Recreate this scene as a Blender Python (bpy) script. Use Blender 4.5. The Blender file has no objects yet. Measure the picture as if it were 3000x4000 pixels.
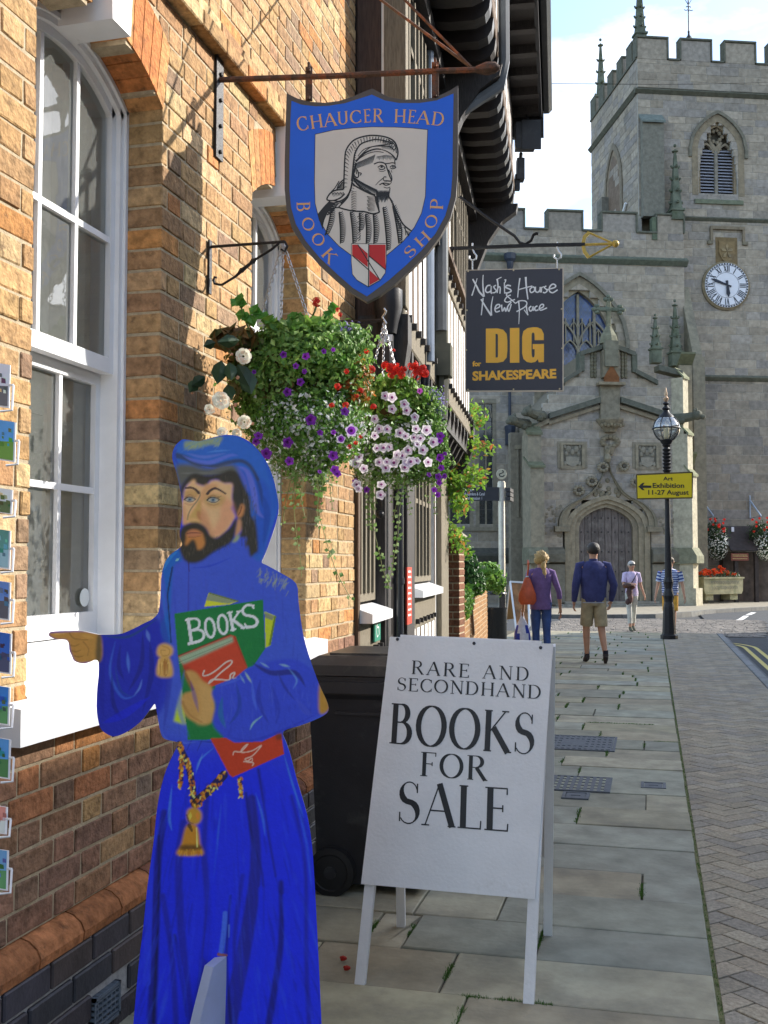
import bpy, math, random
import numpy as np
from mathutils import Vector, Matrix
R=math.radians
random.seed(7); NPR=np.random.RandomState(11)
scene=bpy.context.scene
C=bpy.data.collections.new('street'); scene.collection.children.link(C)
# ---------------------------------------------------------------- camera
CAMZ=1.45; YAW=R(14.3); PITCH=R(2.862); FPX=4100.0
cam_data=bpy.data.cameras.new('camera'); cam=bpy.data.objects.new('camera',cam_data); C.objects.link(cam)
cam.location=(0,0,CAMZ); cam.rotation_euler=(R(90)+PITCH,0,YAW)
cam_data.sensor_fit='VERTICAL'; cam_data.sensor_height=40.0; cam_data.lens=41.0
cam_data.clip_start=0.05; cam_data.clip_end=2000
scene.camera=cam
# ---------------------------------------------------------------- world, sun, exposure
SUN_EL=R(26); SUN_AZ=R(52)
SKY_STRENGTH=0.15; SUN_STRENGTH=3.1; EXPOSURE=1.36
world=bpy.data.worlds.new('World'); scene.world=world; world.use_nodes=True
nt=world.node_tree; nt.nodes.clear()
def wn(t,**k):
 n=nt.nodes.new(t)
 for a,b in k.items(): setattr(n,a,b)
 return n
sky=wn('ShaderNodeTexSky',sky_type='NISHITA',sun_disc=False,sun_elevation=SUN_EL,sun_rotation=SUN_AZ,altitude=50,air_density=1.0,dust_density=1.2,ozone_density=1.4)
tc=wn('ShaderNodeTexCoord'); mp=wn('ShaderNodeMapping'); mp.inputs['Scale'].default_value=(1.0,1.0,2.6); mp.inputs['Location'].default_value=(0.35,0.1,0.42)
nz=wn('ShaderNodeTexNoise'); nz.inputs['Scale'].default_value=3.4; nz.inputs['Detail'].default_value=9; nz.inputs['Roughness'].default_value=0.6
cr=wn('ShaderNodeValToRGB'); cr.color_ramp.elements[0].position=0.50; cr.color_ramp.elements[1].position=0.72
mx=wn('ShaderNodeMix',data_type='RGBA'); mx.inputs[7].default_value=(5.2,5.3,5.4,1)
bg=wn('ShaderNodeBackground'); bg.inputs['Strength'].default_value=SKY_STRENGTH; wo=wn('ShaderNodeOutputWorld')
L=nt.links.new
L(tc.outputs['Generated'],mp.inputs['Vector']); L(mp.outputs[0],nz.inputs['Vector']); L(nz.outputs['Fac'],cr.inputs['Fac'])
L(cr.outputs['Color'],mx.inputs[0]); L(sky.outputs[0],mx.inputs[6]); L(mx.outputs[2],bg.inputs['Color']); L(bg.outputs[0],wo.inputs['Surface'])
sd=bpy.data.lights.new('sun','SUN'); sun=bpy.data.objects.new('sun',sd); C.objects.link(sun)
sd.energy=SUN_STRENGTH; sd.angle=R(0.5); sd.color=(1.0,0.94,0.85)
SUNV=Vector((math.cos(SUN_EL)*math.sin(SUN_AZ),math.cos(SUN_EL)*math.cos(SUN_AZ),math.sin(SUN_EL)))
sun.rotation_euler=SUNV.to_track_quat('Z','Y').to_euler()
vs=scene.view_settings; vs.view_transform='Standard'; vs.look='None'; vs.gamma=1; vs.use_curve_mapping=False; vs.exposure=EXPOSURE
scene.render.engine='CYCLES'
# ---------------------------------------------------------------- photograph geometry -> world
FW=Vector((-math.sin(YAW)*math.cos(PITCH),math.cos(YAW)*math.cos(PITCH),math.sin(PITCH)))
RT=Vector((math.cos(YAW),math.sin(YAW),0)); UP=RT.cross(FW)
EYE=Vector((0,0,CAMZ)); HF=Vector((-math.sin(YAW),math.cos(YAW),0))
def ray(px,py): return FW+RT*((px-1500)/FPX)+UP*((2000-py)/FPX)
def hit(px,py,P,N):
 d=ray(px,py); P=Vector(P); N=Vector(N)
 return EYE+d*((P-EYE).dot(N)/d.dot(N))
def on_z(px,py,z=0.0): return hit(px,py,(0,0,z),(0,0,1))
def on_x(px,py,x): return hit(px,py,(x,0,0),(1,0,0))
def at_d(px,py,d): return hit(px,py,HF*d,HF)
def proj(P):
 v=Vector(P)-EYE; f=v.dot(FW)
 if f<=0.01: return None
 return (1500+FPX*v.dot(RT)/f, 2000-FPX*v.dot(UP)/f, f)
class Plane:
 def __init__(s,O,U,V):
  s.O=Vector(O); s.U=Vector(U).normalized(); s.V=(Vector(V)-Vector(V).dot(s.U)*s.U).normalized(); s.N=s.U.cross(s.V)
 def uv(s,px,py):
  P=hit(px,py,s.O,s.N)-s.O; return (P.dot(s.U),P.dot(s.V))
 def pt(s,u,v,n=0): return s.O+s.U*u+s.V*v+s.N*n
# ---------------------------------------------------------------- mesh helpers
class MB:
 def __init__(s): s.v=[]; s.f=[]; s.m=[]; s.t=[]
 def add(s,verts,faces,tint=(1,1,1),mi=0):
  b=len(s.v); s.v.extend([tuple(p) for p in verts])
  for k,f in enumerate(faces):
   s.f.append([b+i for i in f]); s.m.append(mi); s.t.append(tint)
 def box(s,x0,x1,y0,y1,z0,z1,tint=(1,1,1),mi=0,ch=0.0,M=None,jit=0.0):
  if ch<=0:
   V=[(x,y,z) for z in (z0,z1) for y in (y0,y1) for x in (x0,x1)]
   F=[(0,2,3,1),(4,5,7,6),(0,1,5,4),(2,6,7,3),(0,4,6,2),(1,3,7,5)]
  else:
   V,F=chbox(x0,x1,y0,y1,z0,z1,ch)
  if jit: V=[(a+random.uniform(-jit,jit),b+random.uniform(-jit,jit),c+random.uniform(-jit,jit)) for a,b,c in V]
  if M is not None: V=[M@Vector(p) for p in V]
  s.add(V,F,tint,mi)
 def obox(s,c,ax,ay,az,tint=(1,1,1),mi=0):
  c=Vector(c);ax=Vector(ax);ay=Vector(ay);az=Vector(az)
  V=[c+ax*i+ay*j+az*k for k in (-.5,.5) for j in (-.5,.5) for i in (-.5,.5)]
  F=[(0,2,3,1),(4,5,7,6),(0,1,5,4),(2,6,7,3),(0,4,6,2),(1,3,7,5)]
  s.add(V,F,tint,mi)
 def prism(s,pts,off,tint=(1,1,1),mi=0,caps=(True,True)):
  n=len(pts); off=Vector(off); A=[Vector(p) for p in pts]; V=A+[p+off for p in A]
  F=[]
  if caps[0]: F.append(tuple(range(n)))
  if caps[1]: F.append(tuple(range(2*n-1,n-1,-1)))
  for i in range(n):
   j=(i+1)%n; F.append((i,i+n,j+n,j))
  s.add(V,F,tint,mi)
 def band(s,A,B,off,tint=(1,1,1),mi=0,closed=False):
  # solid ring/strip between two polylines A and B extruded by off
  n=len(A); off=Vector(off); A=[Vector(p) for p in A]; B=[Vector(p) for p in B]
  V=A+B+[p+off for p in A]+[p+off for p in B]; F=[]
  R_=range(n if closed else n-1)
  for i in R_:
   j=(i+1)%n
   F+= [(i,j,n+j,n+i),(2*n+i,3*n+i,3*n+j,2*n+j),(i,2*n+i,2*n+j,j),(n+i,n+j,3*n+j,3*n+i)]
  if not closed:
   F+=[(0,n,3*n,2*n),(n-1,3*n-1,4*n-1,2*n-1)]
  s.add(V,F,tint,mi)
 def tube(s,path,r,n=6,tint=(1,1,1),mi=0,closed=False,caps=True,sq=1.0):
  P=[Vector(p) for p in path]; N=len(P)
  if not hasattr(r,'__len__'): r=[r]*N
  V=[];F=[]; up=None
  for i in range(N):
   if closed: t=P[(i+1)%N]-P[i-1]
   else: t=P[min(i+1,N-1)]-P[max(i-1,0)]
   if t.length<1e-9: t=Vector((0,0,1))
   t.normalize()
   if up is None:
    up=Vector((0,0,1)) if abs(t.z)<.9 else Vector((1,0,0))
   a=(up-up.dot(t)*t)
   if a.length<1e-6: a=Vector((0,1,0))-t*t.y
   a.normalize(); up=a; b=t.cross(a)
   for k in range(n):
    q=2*math.pi*(k+.5)/n
    V.append(P[i]+a*math.cos(q)*r[i]+b*math.sin(q)*r[i]*sq)
  for i in range(N if closed else N-1):
   j=(i+1)%N
   for k in range(n):
    l=(k+1)%n; F.append((i*n+k,i*n+l,j*n+l,j*n+k))
  if not closed and caps:
   F.append(tuple(range(n-1,-1,-1))); F.append(tuple((N-1)*n+k for k in range(n)))
  s.add(V,F,tint,mi)
 def lathe(s,prof,c,n=16,tint=(1,1,1),mi=0,M=None,ph=0):
  V=[];F=[];c=Vector(c)
  for (r,z) in prof:
   for k in range(n):
    a=2*math.pi*(k+ph)/n; p=Vector((r*math.cos(a),r*math.sin(a),z))
    if M is not None: p=M@p
    V.append(c+p)
  for i in range(len(prof)-1):
   for k in range(n):
    l=(k+1)%n; F.append((i*n+k,i*n+l,(i+1)*n+l,(i+1)*n+k))
  F.append(tuple(range(n-1,-1,-1))); F.append(tuple((len(prof)-1)*n+k for k in range(n)))
  s.add(V,F,tint,mi)
 def ball(s,c,r,nu=10,nv=7,tint=(1,1,1),mi=0,fn=None):
  if not hasattr(r,'__len__'): r=(r,r,r)
  V=[];F=[]
  for i in range(nv+1):
   th=math.pi*i/nv
   for k in range(nu):
    a=2*math.pi*k/nu; d=Vector((math.sin(th)*math.cos(a),math.sin(th)*math.sin(a),-math.cos(th)))
    q=fn(d) if fn else 1
    V.append(Vector(c)+Vector((d.x*r[0],d.y*r[1],d.z*r[2]))*q)
  for i in range(nv):
   for k in range(nu):
    l=(k+1)%nu; F.append((i*nu+k,i*nu+l,(i+1)*nu+l,(i+1)*nu+k))
  s.add(V,F,tint,mi)
 def build(s,name,mats,parent=None,smooth=False,world=True,loc=None,fix=True):
  me=bpy.data.meshes.new(name)
  if not isinstance(mats,(list,tuple)): mats=[mats]
  M=None
  if parent is not None and world: M=rootM(parent).inverted()
  elif loc is not None: M=Matrix.Translation(-Vector(loc))
  V=np.array(s.v,dtype=np.float64).reshape(-1,3)
  if M is not None:
   A=np.array(M); V=V@A[:3,:3].T+A[:3,3]
  me.from_pydata([tuple(p) for p in V],[],s.f)
  for m in mats: me.materials.append(m)
  if len(mats)>1: me.polygons.foreach_set('material_index',s.m)
  if s.f:
   at=me.attributes.new('tint','FLOAT_COLOR','FACE')
   arr=np.ones((len(s.f),4),dtype=np.float32); arr[:,:3]=np.array(s.t,dtype=np.float32)
   at.data.foreach_set('color',arr.ravel())
  if fix:
   import bmesh
   bm=bmesh.new(); bm.from_mesh(me); bmesh.ops.recalc_face_normals(bm,faces=bm.faces); bm.to_mesh(me); bm.free()
  if smooth:
   me.polygons.foreach_set('use_smooth',[True]*len(me.polygons))
   try: me.set_sharp_from_angle(angle=R(smooth if smooth is not True else 40))
   except Exception: pass
  o=bpy.data.objects.new(name,me); C.objects.link(o)
  if parent is not None: o.parent=parent
  elif loc is not None: o.location=loc
  return o
CH_CACHE={}
def chbox(x0,x1,y0,y1,z0,z1,c):
 V=[];idx={}
 X=(x0,x1);Y=(y0,y1);Z=(z0,z1)
 for i in (0,1):
  for j in (0,1):
   for k in (0,1):
    sx=c if i==0 else -c; sy=c if j==0 else -c; sz=c if k==0 else -c
    idx[(i,j,k,0)]=len(V); V.append((X[i],Y[j]+sy,Z[k]+sz))
    idx[(i,j,k,1)]=len(V); V.append((X[i]+sx,Y[j],Z[k]+sz))
    idx[(i,j,k,2)]=len(V); V.append((X[i]+sx,Y[j]+sy,Z[k]))
 I=idx; F=[]
 for i in (0,1):
  F.append(tuple(I[(i,j,k,0)] for j,k in ((0,0),(1,0),(1,1),(0,1))))
  F.append(tuple(I[(j,i,k,1)] for j,k in ((0,0),(1,0),(1,1),(0,1))))
  F.append(tuple(I[(j,k,i,2)] for j,k in ((0,0),(1,0),(1,1),(0,1))))
 for a in (0,1):
  for b in (0,1):
   F.append((I[(a,b,0,0)],I[(a,b,1,0)],I[(a,b,1,1)],I[(a,b,0,1)]))
   F.append((I[(a,0,b,0)],I[(a,1,b,0)],I[(a,1,b,2)],I[(a,0,b,2)]))
   F.append((I[(0,a,b,1)],I[(1,a,b,1)],I[(1,a,b,2)],I[(0,a,b,2)]))
   for c_ in (0,1): F.append((I[(a,b,c_,0)],I[(a,b,c_,1)],I[(a,b,c_,2)]))
 return V,F
def rootM(o):
 M=Matrix.Translation(o.location)@o.rotation_euler.to_matrix().to_4x4()
 p=o.parent
 while p is not None:
  M=Matrix.Translation(p.location)@p.rotation_euler.to_matrix().to_4x4()@M; p=p.parent
 return M
def tag(o,label=None,cat=None,group=None,kind=None):
 if label: o['label']=label
 if cat: o['category']=cat
 if group: o['group']=group
 if kind: o['kind']=kind
 return o
def thing(name,label,cat,loc=(0,0,0),rz=0,group=None,kind=None):
 o=bpy.data.objects.new(name,None); C.objects.link(o); o.location=loc; o.rotation_euler=(0,0,rz); o.empty_display_size=.2
 return tag(o,label,cat,group,kind)
def copy_tree(o,parent=None):
 c=o.copy(); C.objects.link(c); c.parent=parent
 for ch in list(o.children): copy_tree(ch,c)
 return c
def lerp(a,b,t): return a+(b-a)*t
def srgb(r,g,b):
 f=lambda c:(c/255/12.92 if c/255<=.04045 else ((c/255+.055)/1.055)**2.4)
 return (f(r),f(g),f(b))
# pieces: biggest ones in view become objects of their own, the rest one stuff part
def emit_pieces(pieces,name,mat,parent,limit=300,frame_only=True,smooth=False):
 sc=[]
 for i,(V,F,t) in enumerate(pieces):
  cx=sum(p[0] for p in V)/len(V); cy=sum(p[1] for p in V)/len(V); cz=sum(p[2] for p in V)/len(V)
  P=proj((cx,cy,cz)); s=-1
  if P and -60<P[0]<3060 and -60<P[1]<4060:
   a=[proj(p) for p in V[:24]]
   a=[q for q in a if q]
   if a:
    s=(max(q[0] for q in a)-min(q[0] for q in a))*(max(q[1] for q in a)-min(q[1] for q in a))
  sc.append((s,i))
 sc.sort(reverse=True)
 ind=set(i for s,i in sc[:limit] if s>0)
 rest=MB()
 for i,(V,F,t) in enumerate(pieces):
  if i in ind:
   m=MB(); m.add(V,F,t); m.build(name,mat,parent,fix=False)
  else: rest.add(V,F,t)
 if rest.v:
  o=rest.build(name+'_field',mat,parent,fix=False); o['kind']='stuff'
 return len(ind)
# ---------------------------------------------------------------- materials
MATS={}
def mat(name,col=(.5,.5,.5),rough=.7,noise=.15,nscale=8,bump=.0,bscale=60,metal=0,spec=.4,dirt=None,dscale=3,dlo=.5,dhi=.7,emis=None,stretch=None,sheen=0,coat=0,trans=0,sub=0):
 if name in MATS: return MATS[name]
 m=bpy.data.materials.new(name); m.use_nodes=True; MATS[name]=m
 t=m.node_tree; b=t.nodes['Principled BSDF']; N=t.nodes.new; K=t.links.new
 b.inputs['Roughness'].default_value=rough; b.inputs['Metallic'].default_value=metal; b.inputs['Specular IOR Level'].default_value=spec
 if coat: b.inputs['Coat Weight'].default_value=coat
 if trans: b.inputs['Transmission Weight'].default_value=trans
 if sub:
  b.inputs['Subsurface Weight'].default_value=sub; b.inputs['Subsurface Scale'].default_value=.01
 co=N('ShaderNodeTexCoord'); vec=co.outputs['Object']
 if stretch:
  mpn=N('ShaderNodeMapping'); mpn.inputs['Scale'].default_value=stretch; K(vec,mpn.inputs['Vector']); vec=mpn.outputs[0]
 at=N('ShaderNodeAttribute'); at.attribute_name='tint'
 mul=N('ShaderNodeMix'); mul.data_type='RGBA'; mul.blend_type='MULTIPLY'; mul.inputs[0].default_value=1
 mul.inputs[6].default_value=(*col,1); K(at.outputs['Color'],mul.inputs[7]); out=mul.outputs[2]
 if noise:
  nz=N('ShaderNodeTexNoise'); nz.inputs['Scale'].default_value=nscale; nz.inputs['Detail'].default_value=6; nz.inputs['Roughness'].default_value=.62; K(vec,nz.inputs['Vector'])
  mr=N('ShaderNodeMapRange'); mr.inputs[1].default_value=.25; mr.inputs[2].default_value=.75; mr.inputs[3].default_value=1-noise*1.6; mr.inputs[4].default_value=1+noise*1.2; K(nz.outputs['Fac'],mr.inputs[0])
  m2=N('ShaderNodeMix'); m2.data_type='RGBA'; m2.blend_type='MULTIPLY'; m2.inputs[0].default_value=1; K(out,m2.inputs[6]); K(mr.outputs[0],m2.inputs[7]); out=m2.outputs[2]
 if dirt:
  n3=N('ShaderNodeTexNoise'); n3.inputs['Scale'].default_value=dscale; n3.inputs['Detail'].default_value=8; n3.inputs['Roughness'].default_value=.68; K(co.outputs['Object'],n3.inputs['Vector'])
  r3=N('ShaderNodeValToRGB'); r3.color_ramp.elements[0].position=dlo; r3.color_ramp.elements[1].position=dhi; K(n3.outputs['Fac'],r3.inputs['Fac'])
  m3=N('ShaderNodeMix'); m3.data_type='RGBA'; K(r3.outputs['Color'],m3.inputs[0]); K(out,m3.inputs[6]); m3.inputs[7].default_value=(*dirt,1); out=m3.outputs[2]
 K(out,b.inputs['Base Color'])
 if bump:
  n2=N('ShaderNodeTexNoise'); n2.inputs['Scale'].default_value=bscale; n2.inputs['Detail'].default_value=5; K(vec,n2.inputs['Vector'])
  bp=N('ShaderNodeBump'); bp.inputs['Strength'].default_value=bump; bp.inputs['Distance'].default_value=.01; K(n2.outputs['Fac'],bp.inputs['Height']); K(bp.outputs[0],b.inputs['Normal'])
 if emis: b.inputs['Emission Color'].default_value=(*emis[:3],1); b.inputs['Emission Strength'].default_value=emis[3]
 return m
def glass(name,tint=(.93,.96,.97),mixf=.06,rough=.02,wob=.3):
 if name in MATS: return MATS[name]
 m=bpy.data.materials.new(name); m.use_nodes=True; MATS[name]=m; t=m.node_tree; N=t.nodes.new; K=t.links.new
 t.nodes.remove(t.nodes['Principled BSDF']); o=t.nodes['Material Output']
 a=N('ShaderNodeBsdfTransparent'); a.inputs[0].default_value=(*tint,1); g=N('ShaderNodeBsdfGlossy'); g.inputs['Roughness'].default_value=rough
 fr=N('ShaderNodeFresnel'); fr.inputs['IOR'].default_value=1.5; ad=N('ShaderNodeMath'); ad.operation='ADD'; ad.inputs[1].default_value=mixf; ad.use_clamp=True
 nz=N('ShaderNodeTexNoise'); nz.inputs['Scale'].default_value=5; bp=N('ShaderNodeBump'); bp.inputs['Strength'].default_value=wob; bp.inputs['Distance'].default_value=.004
 co=N('ShaderNodeTexCoord'); K(co.outputs['Object'],nz.inputs['Vector']); K(nz.outputs['Fac'],bp.inputs['Height']); K(bp.outputs[0],g.inputs['Normal'])
 mi=N('ShaderNodeMixShader'); K(fr.outputs[0],ad.inputs[0]); K(ad.outputs[0],mi.inputs[0]); K(a.outputs[0],mi.inputs[1]); K(g.outputs[0],mi.inputs[2])
 d=N('ShaderNodeBsdfDiffuse'); d.inputs[0].default_value=(.8,.83,.8,1); m2=N('ShaderNodeMixShader'); m2.inputs[0].default_value=.10; K(mi.outputs[0],m2.inputs[1]); K(d.outputs[0],m2.inputs[2]); K(m2.outputs[0],o.inputs['Surface'])
 return m
def simple(name,col,rough=.6,**k): return mat(name,col,rough,**k)
M_BRICK=mat('brick_face',(1,1,1),.85,noise=.36,nscale=26,bump=.8,bscale=60,dirt=(.08,.045,.025),dscale=24,dlo=.56,dhi=.76,spec=.2)
M_BLUEBRICK=mat('blue_brick',(1,1,1),.6,noise=.25,nscale=12,bump=.3,bscale=60,spec=.4)
M_MORTAR=mat('lime_mortar',(.44,.36,.24),.95,noise=.2,nscale=40,bump=.4,bscale=200)
M_MORTARG=mat('grey_mortar',(.40,.40,.40),.95,noise=.2,nscale=40,bump=.4,bscale=200)
M_WHITE=mat('white_gloss_paint',(.80,.81,.82),.35,noise=.05,nscale=6,bump=.05,bscale=30,dirt=(.45,.42,.36),dscale=9,dlo=.66,dhi=.86)
M_IRON=mat('black_iron',(.018,.017,.018),.5,noise=.3,nscale=30,bump=.3,bscale=150,metal=.2)
M_RUST=mat('rusty_iron',(.10,.055,.035),.75,noise=.4,nscale=25,bump=.4,bscale=120,dirt=(.26,.08,.03),dscale=12,dlo=.5,dhi=.62)
M_STEEL=mat('galvanised_steel',(.55,.56,.57),.4,noise=.1,metal=.8)
M_TIMBER=mat('weathered_oak',(.12,.075,.045),.8,noise=.35,nscale=10,stretch=(14,14,1.2),bump=.5,bscale=30)
M_DARKTIMBER=mat('tarred_timber',(.042,.036,.034),.6,noise=.35,nscale=10,stretch=(10,10,1.5),bump=.4,bscale=25)
M_GREYTIMBER=mat('silvered_oak',(.20,.17,.12),.8,noise=.3,nscale=10,stretch=(14,14,1.2),bump=.5,bscale=30)
M_PLASTER=mat('white_plaster',(.78,.77,.74),.85,noise=.06,nscale=7,bump=.15,bscale=40,dirt=(.5,.46,.38),dscale=5,dlo=.6,dhi=.85)
M_BLACKPLASTIC=mat('black_plastic',(.022,.022,.026),.45,noise=.2,nscale=5,bump=.1,bscale=160,dirt=(.07,.07,.07),dscale=6,dlo=.55,dhi=.8)
M_STONE=mat('ashlar_sandstone',(1,1,1),.9,noise=.22,nscale=6,bump=.5,bscale=25,dirt=(.15,.14,.12),dscale=.9,dlo=.56,dhi=.85,spec=.2)
M_GREENSTONE=mat('algae_stained_stone',(.14,.16,.12),.95,noise=.3,nscale=3,bump=.3,bscale=30,dirt=(.07,.09,.05),dscale=2,dlo=.5,dhi=.7,spec=.2)
M_LEAF=mat('leaf',(1,1,1),.5,noise=.1,nscale=30,spec=.4)
M_PETAL=mat('petal',(1,1,1),.6,noise=.05,nscale=30,spec=.3)
for _m in (M_LEAF,M_PETAL):
 _t=_m.node_tree; _b=_t.nodes['Principled BSDF']; _src=_b.inputs['Base Color'].links[0].from_socket
 _tr=_t.nodes.new('ShaderNodeBsdfTranslucent'); _t.links.new(_src,_tr.inputs[0]); _mx=_t.nodes.new('ShaderNodeMixShader'); _mx.inputs[0].default_value=.35
 _t.links.new(_b.outputs[0],_mx.inputs[1]); _t.links.new(_tr.outputs[0],_mx.inputs[2]); _t.links.new(_mx.outputs[0],_t.nodes['Material Output'].inputs[0])
M_PRINT=mat('sign_paint',(1,1,1),.45,noise=.03,nscale=8)
M_GLASS=glass('window_glass')
M_CHGLASS=mat('leaded_church_glass',(.03,.05,.10),.15,noise=.4,nscale=6,spec=.8)
# ---------------------------------------------------------------- lettering
def arc(cx,cy,rx,ry,a0,a1,n=14): return [(cx+rx*math.cos(R(lerp(a0,a1,i/n))),cy+ry*math.sin(R(lerp(a0,a1,i/n)))) for i in range(n+1)]
# letters on a cap height of 1: (advance, [(points, weight)]), weight: T thick, t thin
def _S(p,w='T',sf=0): return (p,w)
def SERIF(x,y,hw=.10): return ([(x-hw,y),(x+hw,y)],'s')
LET={
'A':(.78,[([(0.04,0),(.38,1)],'t'),([(.38,1),(.72,0)],'T'),([(.17,.36),(.59,.36)],'t'),SERIF(.05,.015),SERIF(.71,.015)]),
'B':(.66,[([(.13,0),(.13,1)],'T'),([(.13,.985),(.30,.985)]+arc(.30,.765,.19,.22,90,-90),'b'),([(.13,.54),(.30,.54)]+arc(.32,.28,.25,.265,90,-90)+[(.13,.015)],'b'),SERIF(.09,.015,.09),SERIF(.09,.985,.09)]),
'C':(.74,[(arc(.42,.5,.35,.49,48,312),'O'),([(.68,.70),(.68,.95)],'t'),([(.69,.05),(.69,.28)],'t')]),
'D':(.80,[([(.13,0),(.13,1)],'T'),([(.13,.985),(.30,.985)]+arc(.34,.5,.36,.485,90,-90)+[(.13,.015)],'b'),SERIF(.09,.015,.09),SERIF(.09,.985,.09)]),
'E':(.60,[([(.13,0),(.13,1)],'T'),([(.13,.985),(.54,.985)],'t'),([(.13,.52),(.44,.52)],'t'),([(.13,.015),(.56,.015)],'t'),([(.54,1),(.54,.84)],'t'),([(.56,0),(.57,.18)],'t'),([(.44,.44),(.44,.60)],'t'),SERIF(.09,.015,.09),SERIF(.09,.985,.09)]),
'F':(.56,[([(.13,0),(.13,1)],'T'),([(.13,.985),(.54,.985)],'t'),([(.13,.52),(.42,.52)],'t'),([(.54,1),(.54,.84)],'t'),([(.42,.44),(.42,.60)],'t'),SERIF(.13,.015,.13),SERIF(.09,.985,.09)]),
'H':(.80,[([(.13,0),(.13,1)],'T'),([(.67,0),(.67,1)],'T'),([(.13,.5),(.67,.5)],'t'),SERIF(.13,.015,.11),SERIF(.13,.985,.11),SERIF(.67,.015,.11),SERIF(.67,.985,.11)]),
'K':(.74,[([(.13,0),(.13,1)],'T'),([(.15,.44),(.60,.985)],'t'),([(.28,.58),(.70,0)],'T'),SERIF(.13,.015,.11),SERIF(.13,.985,.11),SERIF(.60,.985,.10),SERIF(.70,.015,.10)]),
'L':(.58,[([(.13,0),(.13,1)],'T'),([(.13,.015),(.56,.015)],'t'),([(.56,0),(.57,.2)],'t'),SERIF(.13,.985,.11),SERIF(.09,.015,.09)]),
'N':(.82,[([(.14,0),(.14,1)],'t'),([(.14,.99),(.70,.01)],'T'),([(.70,0),(.70,1)],'t'),SERIF(.14,.015,.11),SERIF(.09,.985,.09),SERIF(.70,.985,.11)]),
'O':(.86,[(arc(.43,.5,.37,.49,0,360,28),'O')]),
'P':(.62,[([(.13,0),(.13,1)],'T'),([(.13,.985),(.30,.985)]+arc(.32,.73,.23,.255,90,-90)+[(.13,.475)],'b'),SERIF(.13,.015,.11),SERIF(.09,.985,.09)]),
'R':(.72,[([(.13,0),(.13,1)],'T'),([(.13,.985),(.30,.985)]+arc(.32,.75,.22,.235,90,-90)+[(.13,.515)],'b'),([(.34,.51),(.66,0)],'T'),SERIF(.13,.015,.11),SERIF(.09,.985,.09),SERIF(.68,.015,.07)]),
'S':(.60,[([(.50,.80)]+arc(.30,.755,.20,.235,35,250,12)[0:]+arc(.29,.265,.23,.255,70,-150,12),'O'),([(.50,.74),(.50,.96)],'t'),([(.07,.05),(.07,.27)],'t')]),
'U':(.80,[([(.14,1),(.14,.34)]+arc(.40,.32,.26,.31,180,360)+[(.66,1)],'O'),SERIF(.14,.985,.11),SERIF(.66,.985,.11)]),
}
def ribbon2(pts,w):
 n=len(pts); Lf=[];Rt=[]
 for i in range(n):
  a=pts[max(i-1,0)]; b=pts[min(i+1,n-1)]
  if i==0 and n>2 and abs(pts[0][0]-pts[-1][0])<1e-6 and abs(pts[0][1]-pts[-1][1])<1e-6: a=pts[-2]
  if i==n-1 and n>2 and abs(pts[0][0]-pts[-1][0])<1e-6 and abs(pts[0][1]-pts[-1][1])<1e-6: b=pts[1]
  dx=b[0]-a[0]; dy=b[1]-a[1]; l=math.hypot(dx,dy) or 1
  ww=w[i]/2 if hasattr(w,'__len__') else w/2
  nx=-dy/l*ww; ny=dx/l*ww
  Lf.append((pts[i][0]+nx,pts[i][1]+ny)); Rt.append((pts[i][0]-nx,pts[i][1]-ny))
 return Lf,Rt
def letter_strokes(ch,T=.15,t=.045):
 adv,ss=LET[ch]; out=[]
 for pts,w in ss:
  if w=='s': ww=[t]*len(pts)
  elif w=='T': ww=[T]*len(pts)
  elif w=='t': ww=[t*1.1]*len(pts)
  else:
   ww=[]
   for i in range(len(pts)):
    a=pts[max(i-1,0)]; b=pts[min(i+1,len(pts)-1)]
    l=math.hypot(b[0]-a[0],b[1]-a[1]) or 1; sy=abs(b[1]-a[1])/l
    if ch=='S': sy=max(0,((-(b[1]-a[1])+ .9*(b[0]-a[0]))/l)/1.3) if True else sy
    ww.append(lerp(t,T,abs(sy)**1.3))
  out.append((pts,ww))
 return adv,out
LIFT=[0]
def put_strokes(mb,plane,strokes,tf,n0=.001,tint=(1,1,1),mi=0,th=.0006,scale=1):
 for pts,ww in strokes:
  LIFT[0]=(LIFT[0]+1)%7
  A,B=ribbon2(pts,ww)
  h=n0+LIFT[0]*.00012
  A3=[plane.pt(*tf(p),h) for p in A]; B3=[plane.pt(*tf(p),h) for p in B]
  V=A3+B3; n=len(A3); F=[(i,i+1,n+i+1,n+i) for i in range(n-1)]
  mb.add(V,F,tint,mi)
def serif_line(mb,plane,text,p0,p1,cap,T=.15,t=.045,tint=(1,1,1),n0=.001,space=.42,gap=.10):
 # text along the chord p0->p1 (plane coordinates), cap height cap
 adv=0;lay=[]
 for ch in text:
  if ch==' ': adv+=space; continue
  a,s=letter_strokes(ch,T,t); lay.append((adv,s)); adv+=a+gap
 adv-=gap
 dx=p1[0]-p0[0]; dy=p1[1]-p0[1]; Ln=math.hypot(dx,dy); ux,uy=dx/Ln,dy/Ln; sx=Ln/adv
 for x,s in lay:
  tf=lambda p,x=x:(p0[0]+ux*(x+p[0])*sx-uy*p[1]*cap, p0[1]+uy*(x+p[0])*sx+ux*p[1]*cap)
  put_strokes(mb,plane,s,tf,n0,tint)
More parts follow.
